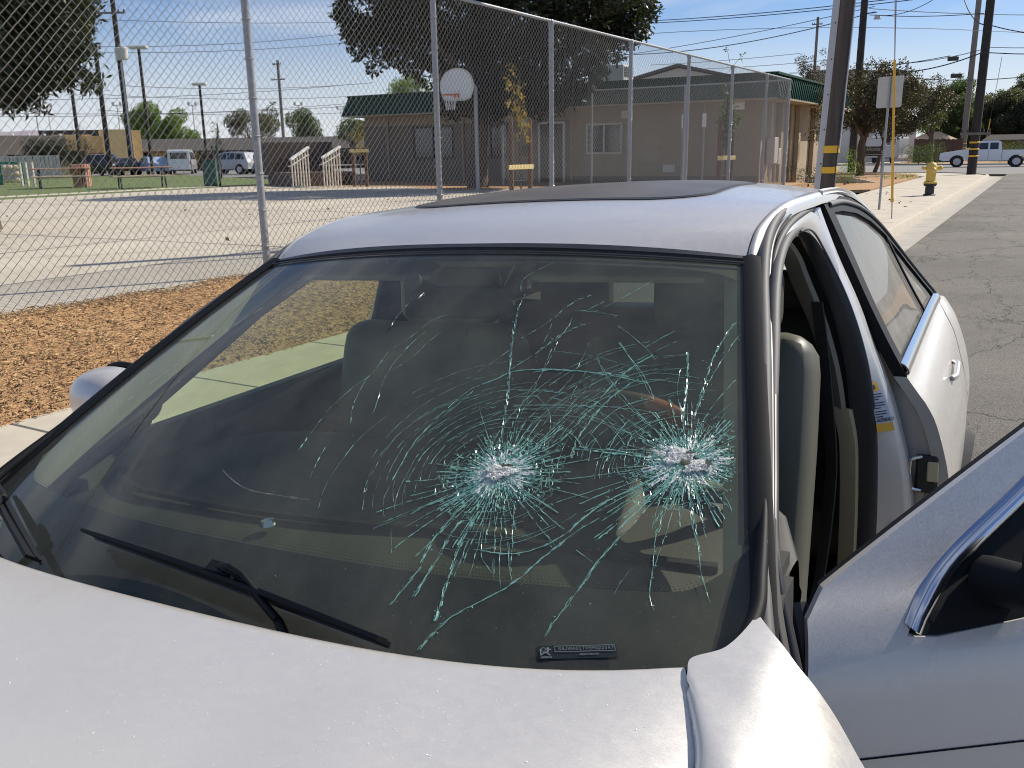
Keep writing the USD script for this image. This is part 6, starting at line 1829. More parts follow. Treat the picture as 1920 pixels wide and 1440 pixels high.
def seat(cx, lm='leather'):
    R1 = trimesh.transformations.rotation_matrix(-.30, [1, 0, 0], (0, 0, 0))

    def shape(v):
        k = (v[:, 2] + .33) / .66
        v[:, 0] *= 1.0 - .10 * np.clip(k - .6, 0, 1) ** 1.5
        v[:, 1] -= .035 * np.clip((np.abs(v[:, 0]) - .14) / .1, 0, 1) * (v[:, 1] < 0)
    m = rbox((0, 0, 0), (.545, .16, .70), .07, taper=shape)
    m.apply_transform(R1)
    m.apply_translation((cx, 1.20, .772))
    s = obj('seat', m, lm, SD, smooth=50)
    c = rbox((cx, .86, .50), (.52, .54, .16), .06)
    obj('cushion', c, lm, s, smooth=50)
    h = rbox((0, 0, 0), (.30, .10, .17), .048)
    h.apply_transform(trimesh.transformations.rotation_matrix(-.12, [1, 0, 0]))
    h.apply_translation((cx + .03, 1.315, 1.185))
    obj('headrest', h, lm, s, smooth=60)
    for k in (-.06, .06):
        obj('headrest_post', cyl((cx + k, 1.32, 1.04), (cx + k, 1.325, 1.12), .006, sides=8), 'chrome', s)
    for k in (-1, 1):
        seam = [(k * .175, -.074, -.30), (k * .17, -.078, 0), (k * .15, -.077, .2), (k * .125, -.07, .315), (k * .11, -.03, .342)]
        t = tube(smoothpath(at(seam), 30), .0035, 6)
        t.apply_transform(R1)
        t.apply_translation((cx, 1.20, .772))
        obj('seam', t, 'dark_trim', s)
        seam = [(k * .26, -.01, -.28), (k * .26, -.012, 0), (k * .245, -.012, .2), (k * .215, -.01, .30)]
        t = tube(smoothpath(at(seam), 30), .004, 6)
        t.apply_transform(R1)
        t.apply_translation((cx, 1.20, .772))
        obj('piping', t, 'dark_trim', s)
    obj('side_tag', box((cx + .262, 1.155, .82), (.004, .02, .022)), 'dark_trim', s)
    obj('seat_base', box((cx, .90, .34), (.44, .5, .18), ch=.02), 'dark_trim', s)
    return s


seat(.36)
mat('leather_brightened', (0.17, 0.165, 0.13), 0.5, var=0.1, scale=9, bump=0.2, bscale=220, bdist=0.001)  # same seat leather, lighter in place of more light in the cabin
seat(-.37, 'leather_brightened')
rb = obj('rear_bench', [rbox((0, 2.16, .72), (1.28, .2, .60), .07), rbox((0, 1.93, .46), (1.28, .5, .18), .07)], 'leather_shade', SD, smooth=50)
for x in (-.36, .36):
    obj('headrest', rbox((x, 2.2, 1.06), (.27, .11, .15), .045), 'leather_shade', rb, smooth=60)
obj('parcel_shelf', box((0, 2.6, 1.0), (1.25, .75, .03)), 'dash_vinyl', SD)
obj('floor', box((0, 1.3, .31), (1.42, 2.2, .03)), 'carpet', SD)
obj('footwell', [box((0, .27, .60), (1.40, .03, .6)), box((0, 2.3, .6), (1.30, .04, .75))], 'dark_trim', SD)
obj('tunnel', rbox((0, 1.0, .44), (.22, 1.1, .26), .05), 'leather_shade', SD, smooth=50)
# headliner, hanging below the roof skin
A_, B_ = np.meshgrid(np.linspace(-.97, .97, 21), np.linspace(.04, .99, 24), indexing='ij')
obj('headliner', grid(roof(A_, B_) - [0, 0, .045], flip=True), 'headliner', SD, smooth=True)
k = roof(np.full(40, .94), np.linspace(.03, .98, 40))
both('header_trim', ribbon(k + [-.02, 0, -.04], k + [.015, 0, -.10], .01), 'headliner', smooth=40)
both('pillar_inner_trim', ribbon(edge + [-.004, .004, -.010], edge + [-.040, .05, -.03], .012, True), 'headliner', smooth=40)
# inner face of the passenger door and its pillar
pt_ = obj('door_card', mir(panel(Polygon([(.40, .42), (.40, .93), (.60, .992), (1.45, .995), (1.45, .42)]), -.075, .03, .1, xf=lambda y, z: np.interp(z, [.4, .7, .85, 1.0], [.80, .81, .80, .785]))), 'leather_shade', SD, smooth=30)
obj('armrest', mir([tube(smoothpath(at([(.66, .62, .74), (.655, .80, .80), (.65, 1.0, .83), (.65, 1.2, .86), (.66, 1.33, .91), (.67, 1.38, .965)]), 40), .022, 10)]), 'leather', pt_, smooth=60)
obj('door_pull', mir([tube(smoothpath(at([(.672, 1.38, .965), (.674, 1.30, .985), (.676, 1.15, .975), (.676, .95, .955), (.676, .75, .94)]), 40), .014, 8)]), 'leather_shade', pt_, smooth=60)
obj('pillar_inner', mir([ribbon(smoothpath(at([(.70, 1.38, .40), (.70, 1.38, .97), (.66, 1.395, 1.10), (.60, 1.40, 1.27), (.56, 1.36, 1.33)]), 40), smoothpath(at([(.66, 1.56, .40), (.66, 1.56, .97), (.62, 1.56, 1.10), (.55, 1.56, 1.27), (.51, 1.54, 1.33)]), 40), .012)]), 'dark_trim', SD, smooth=40)
obj('seat_belt', mir([ribbon(smoothpath(at([(.60, 1.42, 1.18), (.615, 1.38, .95), (.62, 1.30, .70), (.61, 1.20, .5)]), 30), smoothpath(at([(.57, 1.45, 1.18), (.59, 1.42, .95), (.60, 1.34, .70), (.59, 1.24, .5)]), 30), .003)]), 'dark_trim', SD)
obj('seat_belt', ribbon(smoothpath(at([(.61, 1.42, 1.16), (.64, 1.40, .95), (.66, 1.36, .75), (.655, 1.25, .55), (.63, 1.08, .42)]), 40), smoothpath(at([(.58, 1.45, 1.16), (.61, 1.43, .95), (.63, 1.40, .75), (.63, 1.29, .55), (.61, 1.12, .42)]), 40), .003), 'dark_trim', SD)
# dash
dx = np.linspace(-.715, .715, 61)
far = np.interp(dx, [-.72, -.66, -.53, -.32, 0, .15, .22, .58, .66, .72], [.56, .76, .86, .905, .92, .90, .80, .80, .76, .56])
DP = []
for t in np.linspace(0, 1, 24):
    y = (.10 + .20 * (dx / .715) ** 2) * (1 - t) + far * t
    bin_ = .055 * np.exp(-((dx - .385) / .17) ** 4) * np.clip((t - .55) / .25, 0, 1) * np.clip(1.02 - t, 0, 1) ** .2
    z = .895 + .04 * np.sin(np.pi * min(1, t * .75)) + .006 * t + bin_ - .05 * np.clip((t - .93) / .07, 0, 1) ** 2 - .02 * (np.abs(dx) / .715) ** 6
    z = np.minimum(z, .93 + bin_)
    DP.append(np.column_stack([dx, y, z]))
DP = np.array(DP)
da = obj('dashboard', grid(DP, flip=True), 'dash_vinyl', SD, smooth=50)
obj('dash_front', grid(np.stack([DP[-1], DP[-1] * [1, 1, 0] + [0, .02, .84], DP[-1] * [1, 1, 0] + [0, -.14, .62]], 0), flip=True), 'dark_trim', da, smooth=40)
gv = smoothpath(at([(-.70, .50, .925), (-.60, .42, .934), (-.46, .385, .938), (-.23, .375, .94), (0.0, .39, .941), (.19, .42, .941), (.42, .43, .938), (.62, .46, .93)]), 50)
obj('demister_slot', tube(gv + [0, 0, -.004], .0085, 6), 'frit_black', da)
obj('sun_sensor', lathe([(0, .012), (.011, .009), (.015, 0)], 14, (-.13, .335, .936)), 'chrome', da)
obj('wood_fascia', [ribbon(np.column_stack([dx[4:34], far[4:34] + .006, np.full(30, .855)]), np.column_stack([dx[4:34], far[4:34] - .01, np.full(30, .80)]), .008)], 'wood_trim', da)
# steering wheel
a = np.linspace(0, 2 * np.pi, 61)
tilt = .42
wc = np.array([.425, .655, .962])
ring = lambda r, a: np.column_stack([wc[0] + r * np.cos(a), wc[1] - r * np.sin(a) * math.sin(tilt), wc[2] + r * np.sin(a) * math.cos(tilt)])
sw = obj('steering_wheel', tube(ring(.19, np.linspace(np.pi * 1.08, np.pi * 1.92, 30)), .016, 10), 'dash_vinyl', SD, smooth=60)
obj('wood_rim', tube(ring(.19, np.linspace(np.pi * .1, np.pi * .42, 30)), .0165, 10), 'wood_trim', sw, smooth=60)
obj('dark_rim', tube(ring(.19, np.linspace(np.pi * .42, np.pi * .9, 30)), .0163, 10), 'dash_vinyl', sw, smooth=60)  # this stretch of the rim is coloured dark for the cabin shade
for (p, q) in ((.9, 1.08), (-.08, .1)):
    obj('leather_rim', tube(ring(.19, np.linspace(np.pi * p, np.pi * q, 10)), .017, 10), 'leather', sw, smooth=60)
hub = rbox((0, 0, 0), (.19, .06, .13), .028)
hub.apply_transform(trimesh.transformations.rotation_matrix(-tilt, [1, 0, 0]))
hub.apply_translation(wc)
obj('airbag_cover', hub, 'dash_vinyl', sw, smooth=60)
for a0 in (0.0, np.pi, np.pi * 1.35, np.pi * 1.65):
    obj('spoke', tube([ring(.06, np.array([a0]))[0], ring(.185, np.array([a0]))[0]], .016, 8), 'leather', sw, smooth=60)
obj('column_shroud', tube([wc + [0, -.02, -.01], wc + [0, -.16, -.09]], [.045, .05], 14), 'dash_vinyl', sw, smooth=60)
# interior mirror and sun visors
im = rbox((0, 0, 0), (.235, .028, .066), .013)
im.apply_transform(trimesh.transformations.rotation_matrix(.12, [0, 0, 1]))
im.apply_translation((.0, .80, 1.250))
mr = obj('interior_mirror', im, 'dark_trim', SD, smooth=60)
obj('mirror_stem', [tube([(-.075, .752, 1.298), (-.07, .775, 1.285), (-.03, .795, 1.262)], [.022, .016, .014], 10)], 'dark_trim', mr, smooth=60)
for x in (-.30, .30):
    vz = rbox((0, 0, 0), (.36, .15, .018), .008)
    vz.apply_transform(trimesh.transformations.rotation_matrix(.38, [1, 0, 0]))
    vz.apply_translation((x, .96, 1.312))
    obj('sun_visor', vz, 'headliner', SD, smooth=50)
obj('roof_console', rbox((0, .97, 1.335), (.20, .20, .05), .02), 'headliner', SD, smooth=50)
# number plate strip seen through the glass
# ---------------------------------------------------------------- the shattered glass
def crackmat(name, a, b, rough):
    M[name] = usdkit.material(stage, '/World/Looks/' + name, {
        'g': ('geometry', {}), 'r': ('rgb_ramp', {'ramp': [(0.0, a), (0.62, b), (0.8, (0.86, 0.92, 0.90)), (1.0, (0.95, 0.97, 0.96))]}),
        'd': ('diffuse_bsdf', {}), 't': ('translucent_bsdf', {}), 'gl': ('glossy_bsdf', {'roughness': rough}), 'm': ('mix_closure', {'fac': 0.4}), 'm2': ('mix_closure', {'fac': 0.07})},
        [('g.random_per_island', 'r.fac'), ('r.color', 'd.color'), ('r.color', 't.color'), ('d.BSDF', 'm.closure1'), ('t.BSDF', 'm.closure2'), ('m.closure', 'm2.closure1'), ('gl.BSDF', 'm2.closure2')], surface='m2.closure')


crackmat('crack_glass', (0.27, 0.54, 0.47), (0.62, 0.84, 0.78), 0.25)
crackmat('crushed_glass', (0.90, 0.90, 0.89), (0.96, 0.96, 0.955), 0.5)
rc_ = np.random.RandomState(77)
# long cracks: width in millimetres, then points across and up the glass
CRACKS = [(0.7, 0.3999, 0.9464, 0.3481, 0.9081, 0.3171, 0.8736, 0.3364, 0.8315),
    (1, 0.3509, 0.8236, 0.3546, 0.7832, 0.3718, 0.7222, 0.4203, 0.5982, 0.4409, 0.548, 0.4592, 0.4886, 0.4822, 0.4115),
    (0.8, 0.5593, 0.8266, 0.4993, 0.7839, 0.4782, 0.7482, 0.4042, 0.6795),
    (0.7, 0.3975, 0.6512, 0.3678, 0.6162, 0.3372, 0.5854),
    (0.7, 0.6055, 0.8062, 0.5487, 0.7659),
    (0.5, 0.5279, 0.7746, 0.5886, 0.7712, 0.6565, 0.7603),
    (0.5, 0.5886, 0.7712, 0.6397, 0.8091, 0.7276, 0.8859),
    (0.9, 0.5302, 0.7499, 0.5316, 0.7333, 0.5223, 0.699, 0.4772, 0.6537),
    (0.9, 0.5868, 0.735, 0.5214, 0.7012, 0.4838, 0.6539, 0.425, 0.5951),
    (0.5, 0.4791, 0.7294, 0.4812, 0.6678),
    (0.6, 0.5178, 0.6759, 0.5109, 0.5879, 0.493, 0.5131, 0.5033, 0.4337),
    (0.5, 0.5098, 0.6547, 0.5078, 0.5499, 0.5017, 0.4783, 0.511, 0.4284),
    (1.1, 0.3532, 0.5448, 0.3992, 0.5685, 0.4344, 0.5889, 0.5194, 0.5979, 0.6186, 0.5937, 0.6847, 0.5882, 0.7382, 0.5791),
    (0.7, 0.1493, 0.7496, 0.1038, 0.7326, 0.0667, 0.6746, 0.0282, 0.6224, 0.0297, 0.5741, 0.0237, 0.5537, 0.0354, 0.4966, 0.0711, 0.4388),
    (0.8, 0.0237, 0.5537, -0.0075, 0.5095, -0.024, 0.4523, -0.0233, 0.3963, -0.0228, 0.3653),
    (0.6, 0.1031, 0.6908, 0.0839, 0.6534, 0.073, 0.5933, 0.0786, 0.5536, 0.1043, 0.495, 0.1138, 0.4654),
    (0.5, 0.1555, 0.6964, 0.1367, 0.6627, 0.1186, 0.6196, 0.0766, 0.57),
    (0.6, -0.0328, 0.7856, -0.0369, 0.7445, -0.0291, 0.7013),
    (0.6, 0.0457, 0.3938, 0.0519, 0.3478, 0.0635, 0.3122),
    (0.9, 0.35, 0.5447, 0.3286, 0.5192, 0.2914, 0.4529, 0.2735, 0.4022, 0.2713, 0.3496, 0.272, 0.326),
    (0.4, 0.5189, 0.6481, 0.6043, 0.64, 0.733, 0.6053),
    (0.5, 0.6028, 0.6748, 0.5919, 0.5834, 0.5713, 0.5391),
    (0.5, 0.6387, 0.6171, 0.6136, 0.5711, 0.6059, 0.5216),
    (0.5, 0.6811, 0.6767, 0.7303, 0.6186, 0.7919, 0.5225),
    (0.5, 0.6379, 0.6306, 0.6845, 0.5658, 0.742, 0.5046, 0.7856, 0.4633),
    (0.5, 0.4695, 0.5396, 0.5539, 0.5388, 0.6396, 0.522, 0.7553, 0.4897, 0.8008, 0.463),
    (0.5, 0.4745, 0.5008, 0.5882, 0.5064, 0.6991, 0.5045, 0.7969, 0.4893),
    (0.5, 0.4113, 0.4584, 0.4783, 0.4921, 0.5809, 0.4945, 0.7085, 0.4639, 0.7652, 0.4354),
    (1.5, 0.4955, 0.2749, 0.4907, 0.2484, 0.486, 0.2228, 0.4854, 0.1979, 0.487, 0.1773, 0.49, 0.1375, 0.4934, 0.1058, 0.4947, 0.0873),
    (1.2, 0.467, 0.2551, 0.4564, 0.2253, 0.4541, 0.1967, 0.4479, 0.1689, 0.4366, 0.1223),
    (1.2, 0.4613, 0.2853, 0.4377, 0.2464, 0.425, 0.206, 0.425, 0.1746, 0.411, 0.1338, 0.402, 0.1076),
    (1.2, 0.4743, 0.3417, 0.433, 0.3077, 0.38, 0.2816),
    (0.5, 0.38, 0.2816, 0.3363, 0.256, 0.2888, 0.2302),
    (0.9, 0.5612, 0.2957, 0.5678, 0.2689, 0.5783, 0.2357, 0.5951, 0.1796),
    (0.7, 0.5222, 0.3107, 0.5559, 0.2354, 0.5731, 0.1794, 0.5893, 0.1397),
    (1.3, 0.6806, 0.2211, 0.6461, 0.1899, 0.6089, 0.1496, 0.5687, 0.1235, 0.5231, 0.0959, 0.5015, 0.0724, 0.4866, 0.0439),
    (1.2, 0.6741, 0.232, 0.6398, 0.2109, 0.5885, 0.1985, 0.5294, 0.2045),
    (0.7, 0.5078, 0.2753, 0.521, 0.206, 0.5257, 0.1583),
    (0.7, 0.5175, 0.2717, 0.5315, 0.1993, 0.5671, 0.1658),
    (0.5, 0.3279, 0.2329, 0.3534, 0.1913),
    (0.6, 0.3896, 0.4962, 0.4304, 0.4452, 0.4571, 0.4142),
    (0.7, 0.418, 0.4309, 0.4649, 0.3923, 0.4941, 0.3674),
    (0.7, 0.6096, 0.4683, 0.5755, 0.4216, 0.5448, 0.3729),
    (0.5, 0.4886, 0.4332, 0.509, 0.3849),
    (0.6, 0.2988, 0.2535, 0.2737, 0.2988, 0.2704, 0.3831, 0.2845, 0.4339, 0.3132, 0.4733, 0.3529, 0.535),
    (0.5, 0.3117, 0.2698, 0.2984, 0.3168, 0.2982, 0.3716, 0.3203, 0.4265, 0.3594, 0.4659, 0.4507, 0.5182, 0.527, 0.5407, 0.5891, 0.5318),
    (0.5, 0.3249, 0.2784, 0.3074, 0.3255, 0.3101, 0.3767, 0.3402, 0.4275, 0.3994, 0.4675, 0.4727, 0.4917, 0.5996, 0.4995),
    (0.4, 0.3422, 0.3194, 0.3298, 0.3605, 0.3504, 0.4098, 0.3917, 0.4437, 0.4811, 0.4727, 0.6058, 0.4802),
    (0.4, 0.3355, 0.3109, 0.3271, 0.3732, 0.3597, 0.447, 0.3634, 0.4495),
    (0.4, 0.3627, 0.3708, 0.3769, 0.3977, 0.3964, 0.4346, 0.4623, 0.4603, 0.5546, 0.4674, 0.6133, 0.4565),
    (0.4, 0.4205, 0.4356, 0.4665, 0.451, 0.5302, 0.4458, 0.5961, 0.4264),
    (0.5, 0.4249, 0.3194, 0.4149, 0.3436, 0.419, 0.3627),
    (1, 0.4872, 0.5884, 0.5389, 0.5973, 0.5897, 0.5954, 0.6734, 0.5858, 0.7184, 0.5775, 0.7743, 0.5647),
    (0.9, 0.683, 0.6788, 0.7226, 0.6319, 0.7637, 0.5823, 0.7958, 0.5219),
    (0.5, 0.7832, 0.628, 0.7281, 0.6848, 0.656, 0.7333),
    (0.5, 0.6377, 0.635, 0.6734, 0.5858, 0.7292, 0.5262, 0.7903, 0.4653),
    (1.1, 0.8569, 0.6527, 0.861, 0.6098, 0.8649, 0.5468, 0.8633, 0.4879, 0.8703, 0.4478),
    (1.1, 0.971, 0.7484, 0.9471, 0.7046, 0.9152, 0.6193, 0.9011, 0.5419, 0.8868, 0.471),
    (0.9, 0.9831, 0.7106, 0.9448, 0.6386, 0.9078, 0.5506, 0.8908, 0.4872),
    (0.6, 0.8192, 0.7173, 0.7779, 0.6859, 0.7526, 0.6657),
    (0.6, 0.8274, 0.6844, 0.7754, 0.6516, 0.7396, 0.6275),
    (1.2, 0.773, 0.642, 0.7284, 0.6044, 0.6925, 0.5556, 0.6661, 0.5095, 0.6411, 0.4658, 0.6115, 0.4204, 0.5643, 0.3909),
    (1, 0.75, 0.5733, 0.705, 0.5345, 0.6777, 0.4935, 0.6614, 0.4582, 0.6454, 0.4133, 0.6501, 0.3846),
    (0.8, 0.7813, 0.522, 0.7334, 0.5057, 0.697, 0.4738, 0.6754, 0.4318, 0.6671, 0.3846),
    (0.8, 0.8042, 0.4889, 0.7667, 0.4814, 0.7375, 0.4504, 0.7228, 0.4058, 0.7223, 0.3772, 0.7388, 0.3769),
    (0.8, 0.8237, 0.4726, 0.7852, 0.4537, 0.7597, 0.4237, 0.7575, 0.3908, 0.761, 0.3625),
    (0.9, 0.6569, 0.4097, 0.7169, 0.4022, 0.7803, 0.4012, 0.84, 0.3922),
    (0.5, 0.5219, 0.5031, 0.5993, 0.5047, 0.6825, 0.5035, 0.7936, 0.4891),
    (0.6, 0.5341, 0.4719, 0.5995, 0.4809, 0.6572, 0.4736, 0.7467, 0.4389),
    (0.6, 0.5203, 0.5275, 0.58, 0.4498, 0.5637, 0.4124),
    (0.6, 0.6247, 0.5091, 0.602, 0.4731, 0.5731, 0.4272, 0.5592, 0.4051),
    (0.6, 0.6705, 0.5814, 0.6369, 0.5464, 0.6044, 0.4888, 0.5984, 0.4387, 0.5618, 0.398),
    (0.6, 0.7483, 0.5822, 0.8004, 0.5914, 0.8463, 0.5869, 0.8916, 0.5776),
    (0.5, 0.7441, 0.5646, 0.7955, 0.5735, 0.8487, 0.5645, 0.8998, 0.564),
    (0.5, 0.8163, 0.5301, 0.8865, 0.5465, 0.9295, 0.5414),
    (1.3, 0.8501, 0.3285, 0.8157, 0.2904, 0.7903, 0.2629, 0.7692, 0.2333),
    (1.3, 0.8282, 0.3329, 0.7875, 0.3176, 0.748, 0.2992, 0.7089, 0.2685, 0.6809, 0.2356),
    (1, 0.8622, 0.3279, 0.8516, 0.2854, 0.8406, 0.2298),
    (0.9, 0.8689, 0.3208, 0.8736, 0.2841, 0.8788, 0.2395),
    (1, 0.8869, 0.3198, 0.896, 0.2729, 0.9046, 0.2253),
    (0.8, 0.9024, 0.3087, 0.9134, 0.2685, 0.9205, 0.2363),
    (0.8, 0.8508, 0.3217, 0.8351, 0.2766, 0.8314, 0.2364),
    (0.6, 0.9248, 0.3346, 0.9553, 0.2914, 0.967, 0.2543),
    (0.6, 0.9149, 0.4152, 0.943, 0.4371, 0.9687, 0.4598),
    (0.6, 0.9221, 0.396, 0.9595, 0.4129, 0.972, 0.4199),
    (0.7, 0.8941, 0.4392, 0.9178, 0.4905, 0.9405, 0.528, 0.9716, 0.5719),
    (0.7, 0.8504, 0.5129, 0.8441, 0.5557, 0.8448, 0.6006),
    (0.6, 0.9044, 0.431, 0.9225, 0.4618, 0.965, 0.51),
    (0.6, 0.6858, 0.3775, 0.6838, 0.3988, 0.6903, 0.428),
    (1.1, 0.7836, 0.2327, 0.7625, 0.2068, 0.7456, 0.1816, 0.7309, 0.1501, 0.7159, 0.1232, 0.7016, 0.0971, 0.686, 0.0656),
    (0.9, 0.839, 0.2299, 0.839, 0.1992, 0.8408, 0.1695, 0.8399, 0.1339, 0.8508, 0.0956),
    (0.9, 0.904, 0.2254, 0.9128, 0.1936, 0.9179, 0.1595, 0.9366, 0.1008),
    (0.4, 0.8078, 0.1697, 0.7934, 0.1509, 0.7837, 0.1271),
    (0.5, 0.7038, 0.2049, 0.7383, 0.1819)]


def crack_mesh(uvp, w, wob=0.0004, fine=0.007, gaps=0.05, lift=0.0011):
    # a crack as a run of short flat splinters lying on the glass
    P = glass(uvp[:, 0], uvp[:, 1])
    s = np.r_[0, np.cumsum(np.linalg.norm(np.diff(P, axis=0), axis=1))]
    n = max(3, int(s[-1] / fine))
    k = np.linspace(0, s[-1], n + 1)
    q = np.column_stack([PC_(s, uvp[:, 0])(k), PC_(s, uvp[:, 1])(k)]) if len(uvp) > 2 else np.column_stack([np.interp(k, s, uvp[:, i]) for i in (0, 1)])
    P, N = glass(q[:, 0], q[:, 1]), gnorm(q[:, 0], q[:, 1])
    t = np.gradient(P, axis=0)
    t /= np.linalg.norm(t, axis=1, keepdims=True)
    o = np.cross(N, t)
    P = P + N * lift + o * rc_.normal(0, wob, (n + 1, 1)) * np.minimum(1, k[:, None] / .02)
    V, F2, m = [], [], 0
    for i in range(n):
        if rc_.uniform() < gaps:
            continue
        h = w * 0.0005 * rc_.uniform(0.35, 1.3)
        h2 = h * rc_.uniform(0.5, 1.2)
        a, b = P[i], P[i + 1]
        tw = N[i] * rc_.normal(0, .5) * h
        V += [a - o[i] * h - tw, a + o[i] * h + tw, b + o[i + 1] * h2 + tw, b - o[i + 1] * h2 - tw]
        F2.append([m, m + 1, m + 2, m + 3])
        m += 4
        if w > .85 and rc_.uniform() < .42:          # chips along the edges of the wide ones
            c = a + o[i] * rc_.normal(0, .0022 * w) + N[i] * .0004
            e = rc_.uniform(.0006, .0016)
            th = rc_.uniform(0, 6.28)
            d1 = (t[i] * math.cos(th) + o[i] * math.sin(th)) * e
            d2 = (o[i] * math.cos(th) - t[i] * math.sin(th)) * e * .6 + N[i] * rc_.normal(0, .3) * e
            V += [c - d1, c + d2, c + d1, c - d2]
            F2.append([m, m + 1, m + 2, m + 3])
            m += 4
    return tm(V, F2) if V else None


for c in CRACKS:
    q0 = np.array(c[1:]).reshape(-1, 2)
    m = [x for x in ([crack_mesh(q0, c[0] * 1.15)] + ([crack_mesh(q0 + [.0024, .0008], c[0] * .8, .0004, .007, .3), crack_mesh(q0 - [.0026, .0006], c[0] * .7, .0005, .007, .45)] if c[0] > .95 else [])) if x is not None]
    if m:
        obj('crack', m, 'crack_glass', ws)


def to_uv(c, r, a):                                # r metres from the impact at angle a (0 = across, quarter turn = up the glass)
    return np.array([c[0] + r * np.cos(a) / .66, c[1] + r * np.sin(a) / .945])


def star(c, R, n, seed, core, bias):
    global rc_
    rc_ = np.random.RandomState(seed)
    ms = []
    for k in range(n):                             # rays
        a = 2 * np.pi * (k + rc_.uniform(-.4, .4)) / n
        L = R * (0.36 + 0.85 * rc_.uniform() ** 2.2) * (1 + bias(a)) * (1.7 if rc_.uniform() < .10 else 1)
        r0 = core * rc_.uniform(.6, 1.2)
        rr = np.linspace(r0, L, 6)
        aa = a + np.cumsum(rc_.normal(0, .010, 6))
        q = to_uv(c, rr, aa).T
        if np.abs(q[:, 0]).max() > .972:
            q = q[np.abs(q[:, 0]) < .972]
        if len(q) > 2:
            ms.append(crack_mesh(q, rc_.uniform(.5, 1.7), .0003, .0065, .14))
    for k in range(int(n * 2.3)):                  # short rungs between the rays
        a, r = rc_.uniform(0, 2 * np.pi), core + (R * 1.0 - core) * rc_.uniform() ** 1.5
        da = rc_.uniform(.08, .34)
        aa = np.linspace(a - da / 2, a + da / 2, 4)
        q = to_uv(c, r * (1 + rc_.normal(0, .03, 4)), aa).T
        if np.abs(q[:, 0]).max() < .972:
            ms.append(crack_mesh(q, rc_.uniform(.35, .8), .0002, .005, .12))
    m = [x for x in ms if x is not None]
    # crumbs and splinters, thick near the hit
    cnt = 2600
    r = core * .6 + R * .95 * np.abs(rc_.normal(0, .30, cnt))
    a = rc_.uniform(0, 2 * np.pi, cnt)
    q = to_uv(c, r, a)
    ok = np.abs(q[0]) < .972
    r, a, q = r[ok], a[ok], q[:, ok]
    P, N = glass(q[0], q[1]), gnorm(q[0], q[1])
    X = np.cross(np.broadcast_to([0, 1.0, 0], N.shape), N)
    X /= np.linalg.norm(X, axis=1, keepdims=True)
    Y = np.cross(N, X)
    th = a + rc_.normal(0, .5, len(r))
    e = (rc_.uniform(.0006, .0034, len(r)))[:, None]
    d1 = (X * np.cos(th)[:, None] + Y * np.sin(th)[:, None]) * e
    d2 = (Y * np.cos(th)[:, None] - X * np.sin(th)[:, None]) * e * rc_.uniform(.15, .4, (len(r), 1)) + N * rc_.normal(0, .35, (len(r), 1)) * e
    c0 = P + N * .0013
    V = np.stack([c0 - d1, c0 + d2, c0 + d1, c0 - d2], 1).reshape(-1, 3)
    m.append(tm(V, np.arange(len(V)).reshape(-1, 4)))
    return join(m)


def halo(c, R, n, seed, core, bias):                # pale crazed glass close round the hit
    global rc_
    rc_ = np.random.RandomState(seed + 50)
    ms = []
    for k in range(n):
        a = rc_.uniform(0, 2 * np.pi)
        r0 = core * rc_.uniform(.6, 2.0)
        rr = np.linspace(r0, r0 + rc_.uniform(.006, .03), 3)
        q = to_uv(c, rr, a + np.cumsum(rc_.normal(0, .03, 3))).T
        if np.abs(q[:, 0]).max() < .972:
            ms.append(crack_mesh(q, rc_.uniform(.7, 2.4), .0003, .0038, .25, .0016))
    return join([x for x in ms if x is not None])


fin = np.random.RandomState(12)
for (c0, a0, a1, ra, rb, n_) in (((.5078, .3504), 80, 205, .08, .26, 26), ((.884, .372), 95, 195, .09, .29, 36), ((.884, .372), 40, 100, .08, .15, 9), ((.5078, .3504), 220, 335, .07, .15, 10), ((.5078, .3504), 20, 80, .09, .18, 10)):
    for k in range(n_):                            # fine ring cracks
        aa = math.radians(fin.uniform(a0, a1))
        da = math.radians(fin.uniform(14, 44))
        t_ = np.linspace(max(math.radians(a0), aa - da), min(math.radians(a1), aa + da), 7)
        q = to_uv(c0, fin.uniform(ra, rb) * (1 + .05 * np.sin(2 * t_ + k)), t_).T
        if np.abs(q[:, 0]).max() < .97 and np.ptp(t_) > .1:
            m = crack_mesh(q, fin.uniform(.32, .6), .0002, .008, .10)
            if m is not None:
                obj('crack', m, 'crack_glass', ws)
for (c0, a0, a1, la, lb, n_) in (((.5078, .3504), 195, 310, .07, .20, 20), ((.5078, .3504), 40, 140, .06, .13, 10), ((.884, .372), 185, 300, .07, .19, 20), ((.884, .372), 55, 150, .06, .16, 14), ((.5078, .3504), 310, 380, .06, .15, 8)):
    for k in range(n_):                            # straight long rays
        a = math.radians(a0 + (a1 - a0) * (k + fin.uniform(.1, .9)) / n_)
        rr = np.linspace(.018, fin.uniform(la, lb), 8)
        q = to_uv(c0, rr, a + np.cumsum(fin.normal(0, .006, 8))).T
        q = q[(np.abs(q[:, 0]) < .965) & (q[:, 1] > .03)]
        if len(q) > 3:
            obj('crack', [x for x in [crack_mesh(q, fin.uniform(.5, 1.3), .0002, .0075, .12), crack_mesh(q + [.0016, .0006], fin.uniform(.3, .7), .0003, .0065, .45)] if x is not None], 'crack_glass', ws)
b1 = lambda a: .45 * max(0, math.cos(a - math.radians(245))) ** 4 + .25 * max(0, math.cos(a - math.radians(60))) ** 2 - .15
b2 = lambda a: .35 * max(0, math.cos(a - math.radians(255))) ** 3 + .25 * max(0, math.cos(a - math.radians(110))) ** 3 - .05
HITS = [((0.5078, 0.3504), .092, 170, 5, .015, b1), ((0.884, 0.372), .098, 185, 6, .020, b2)]
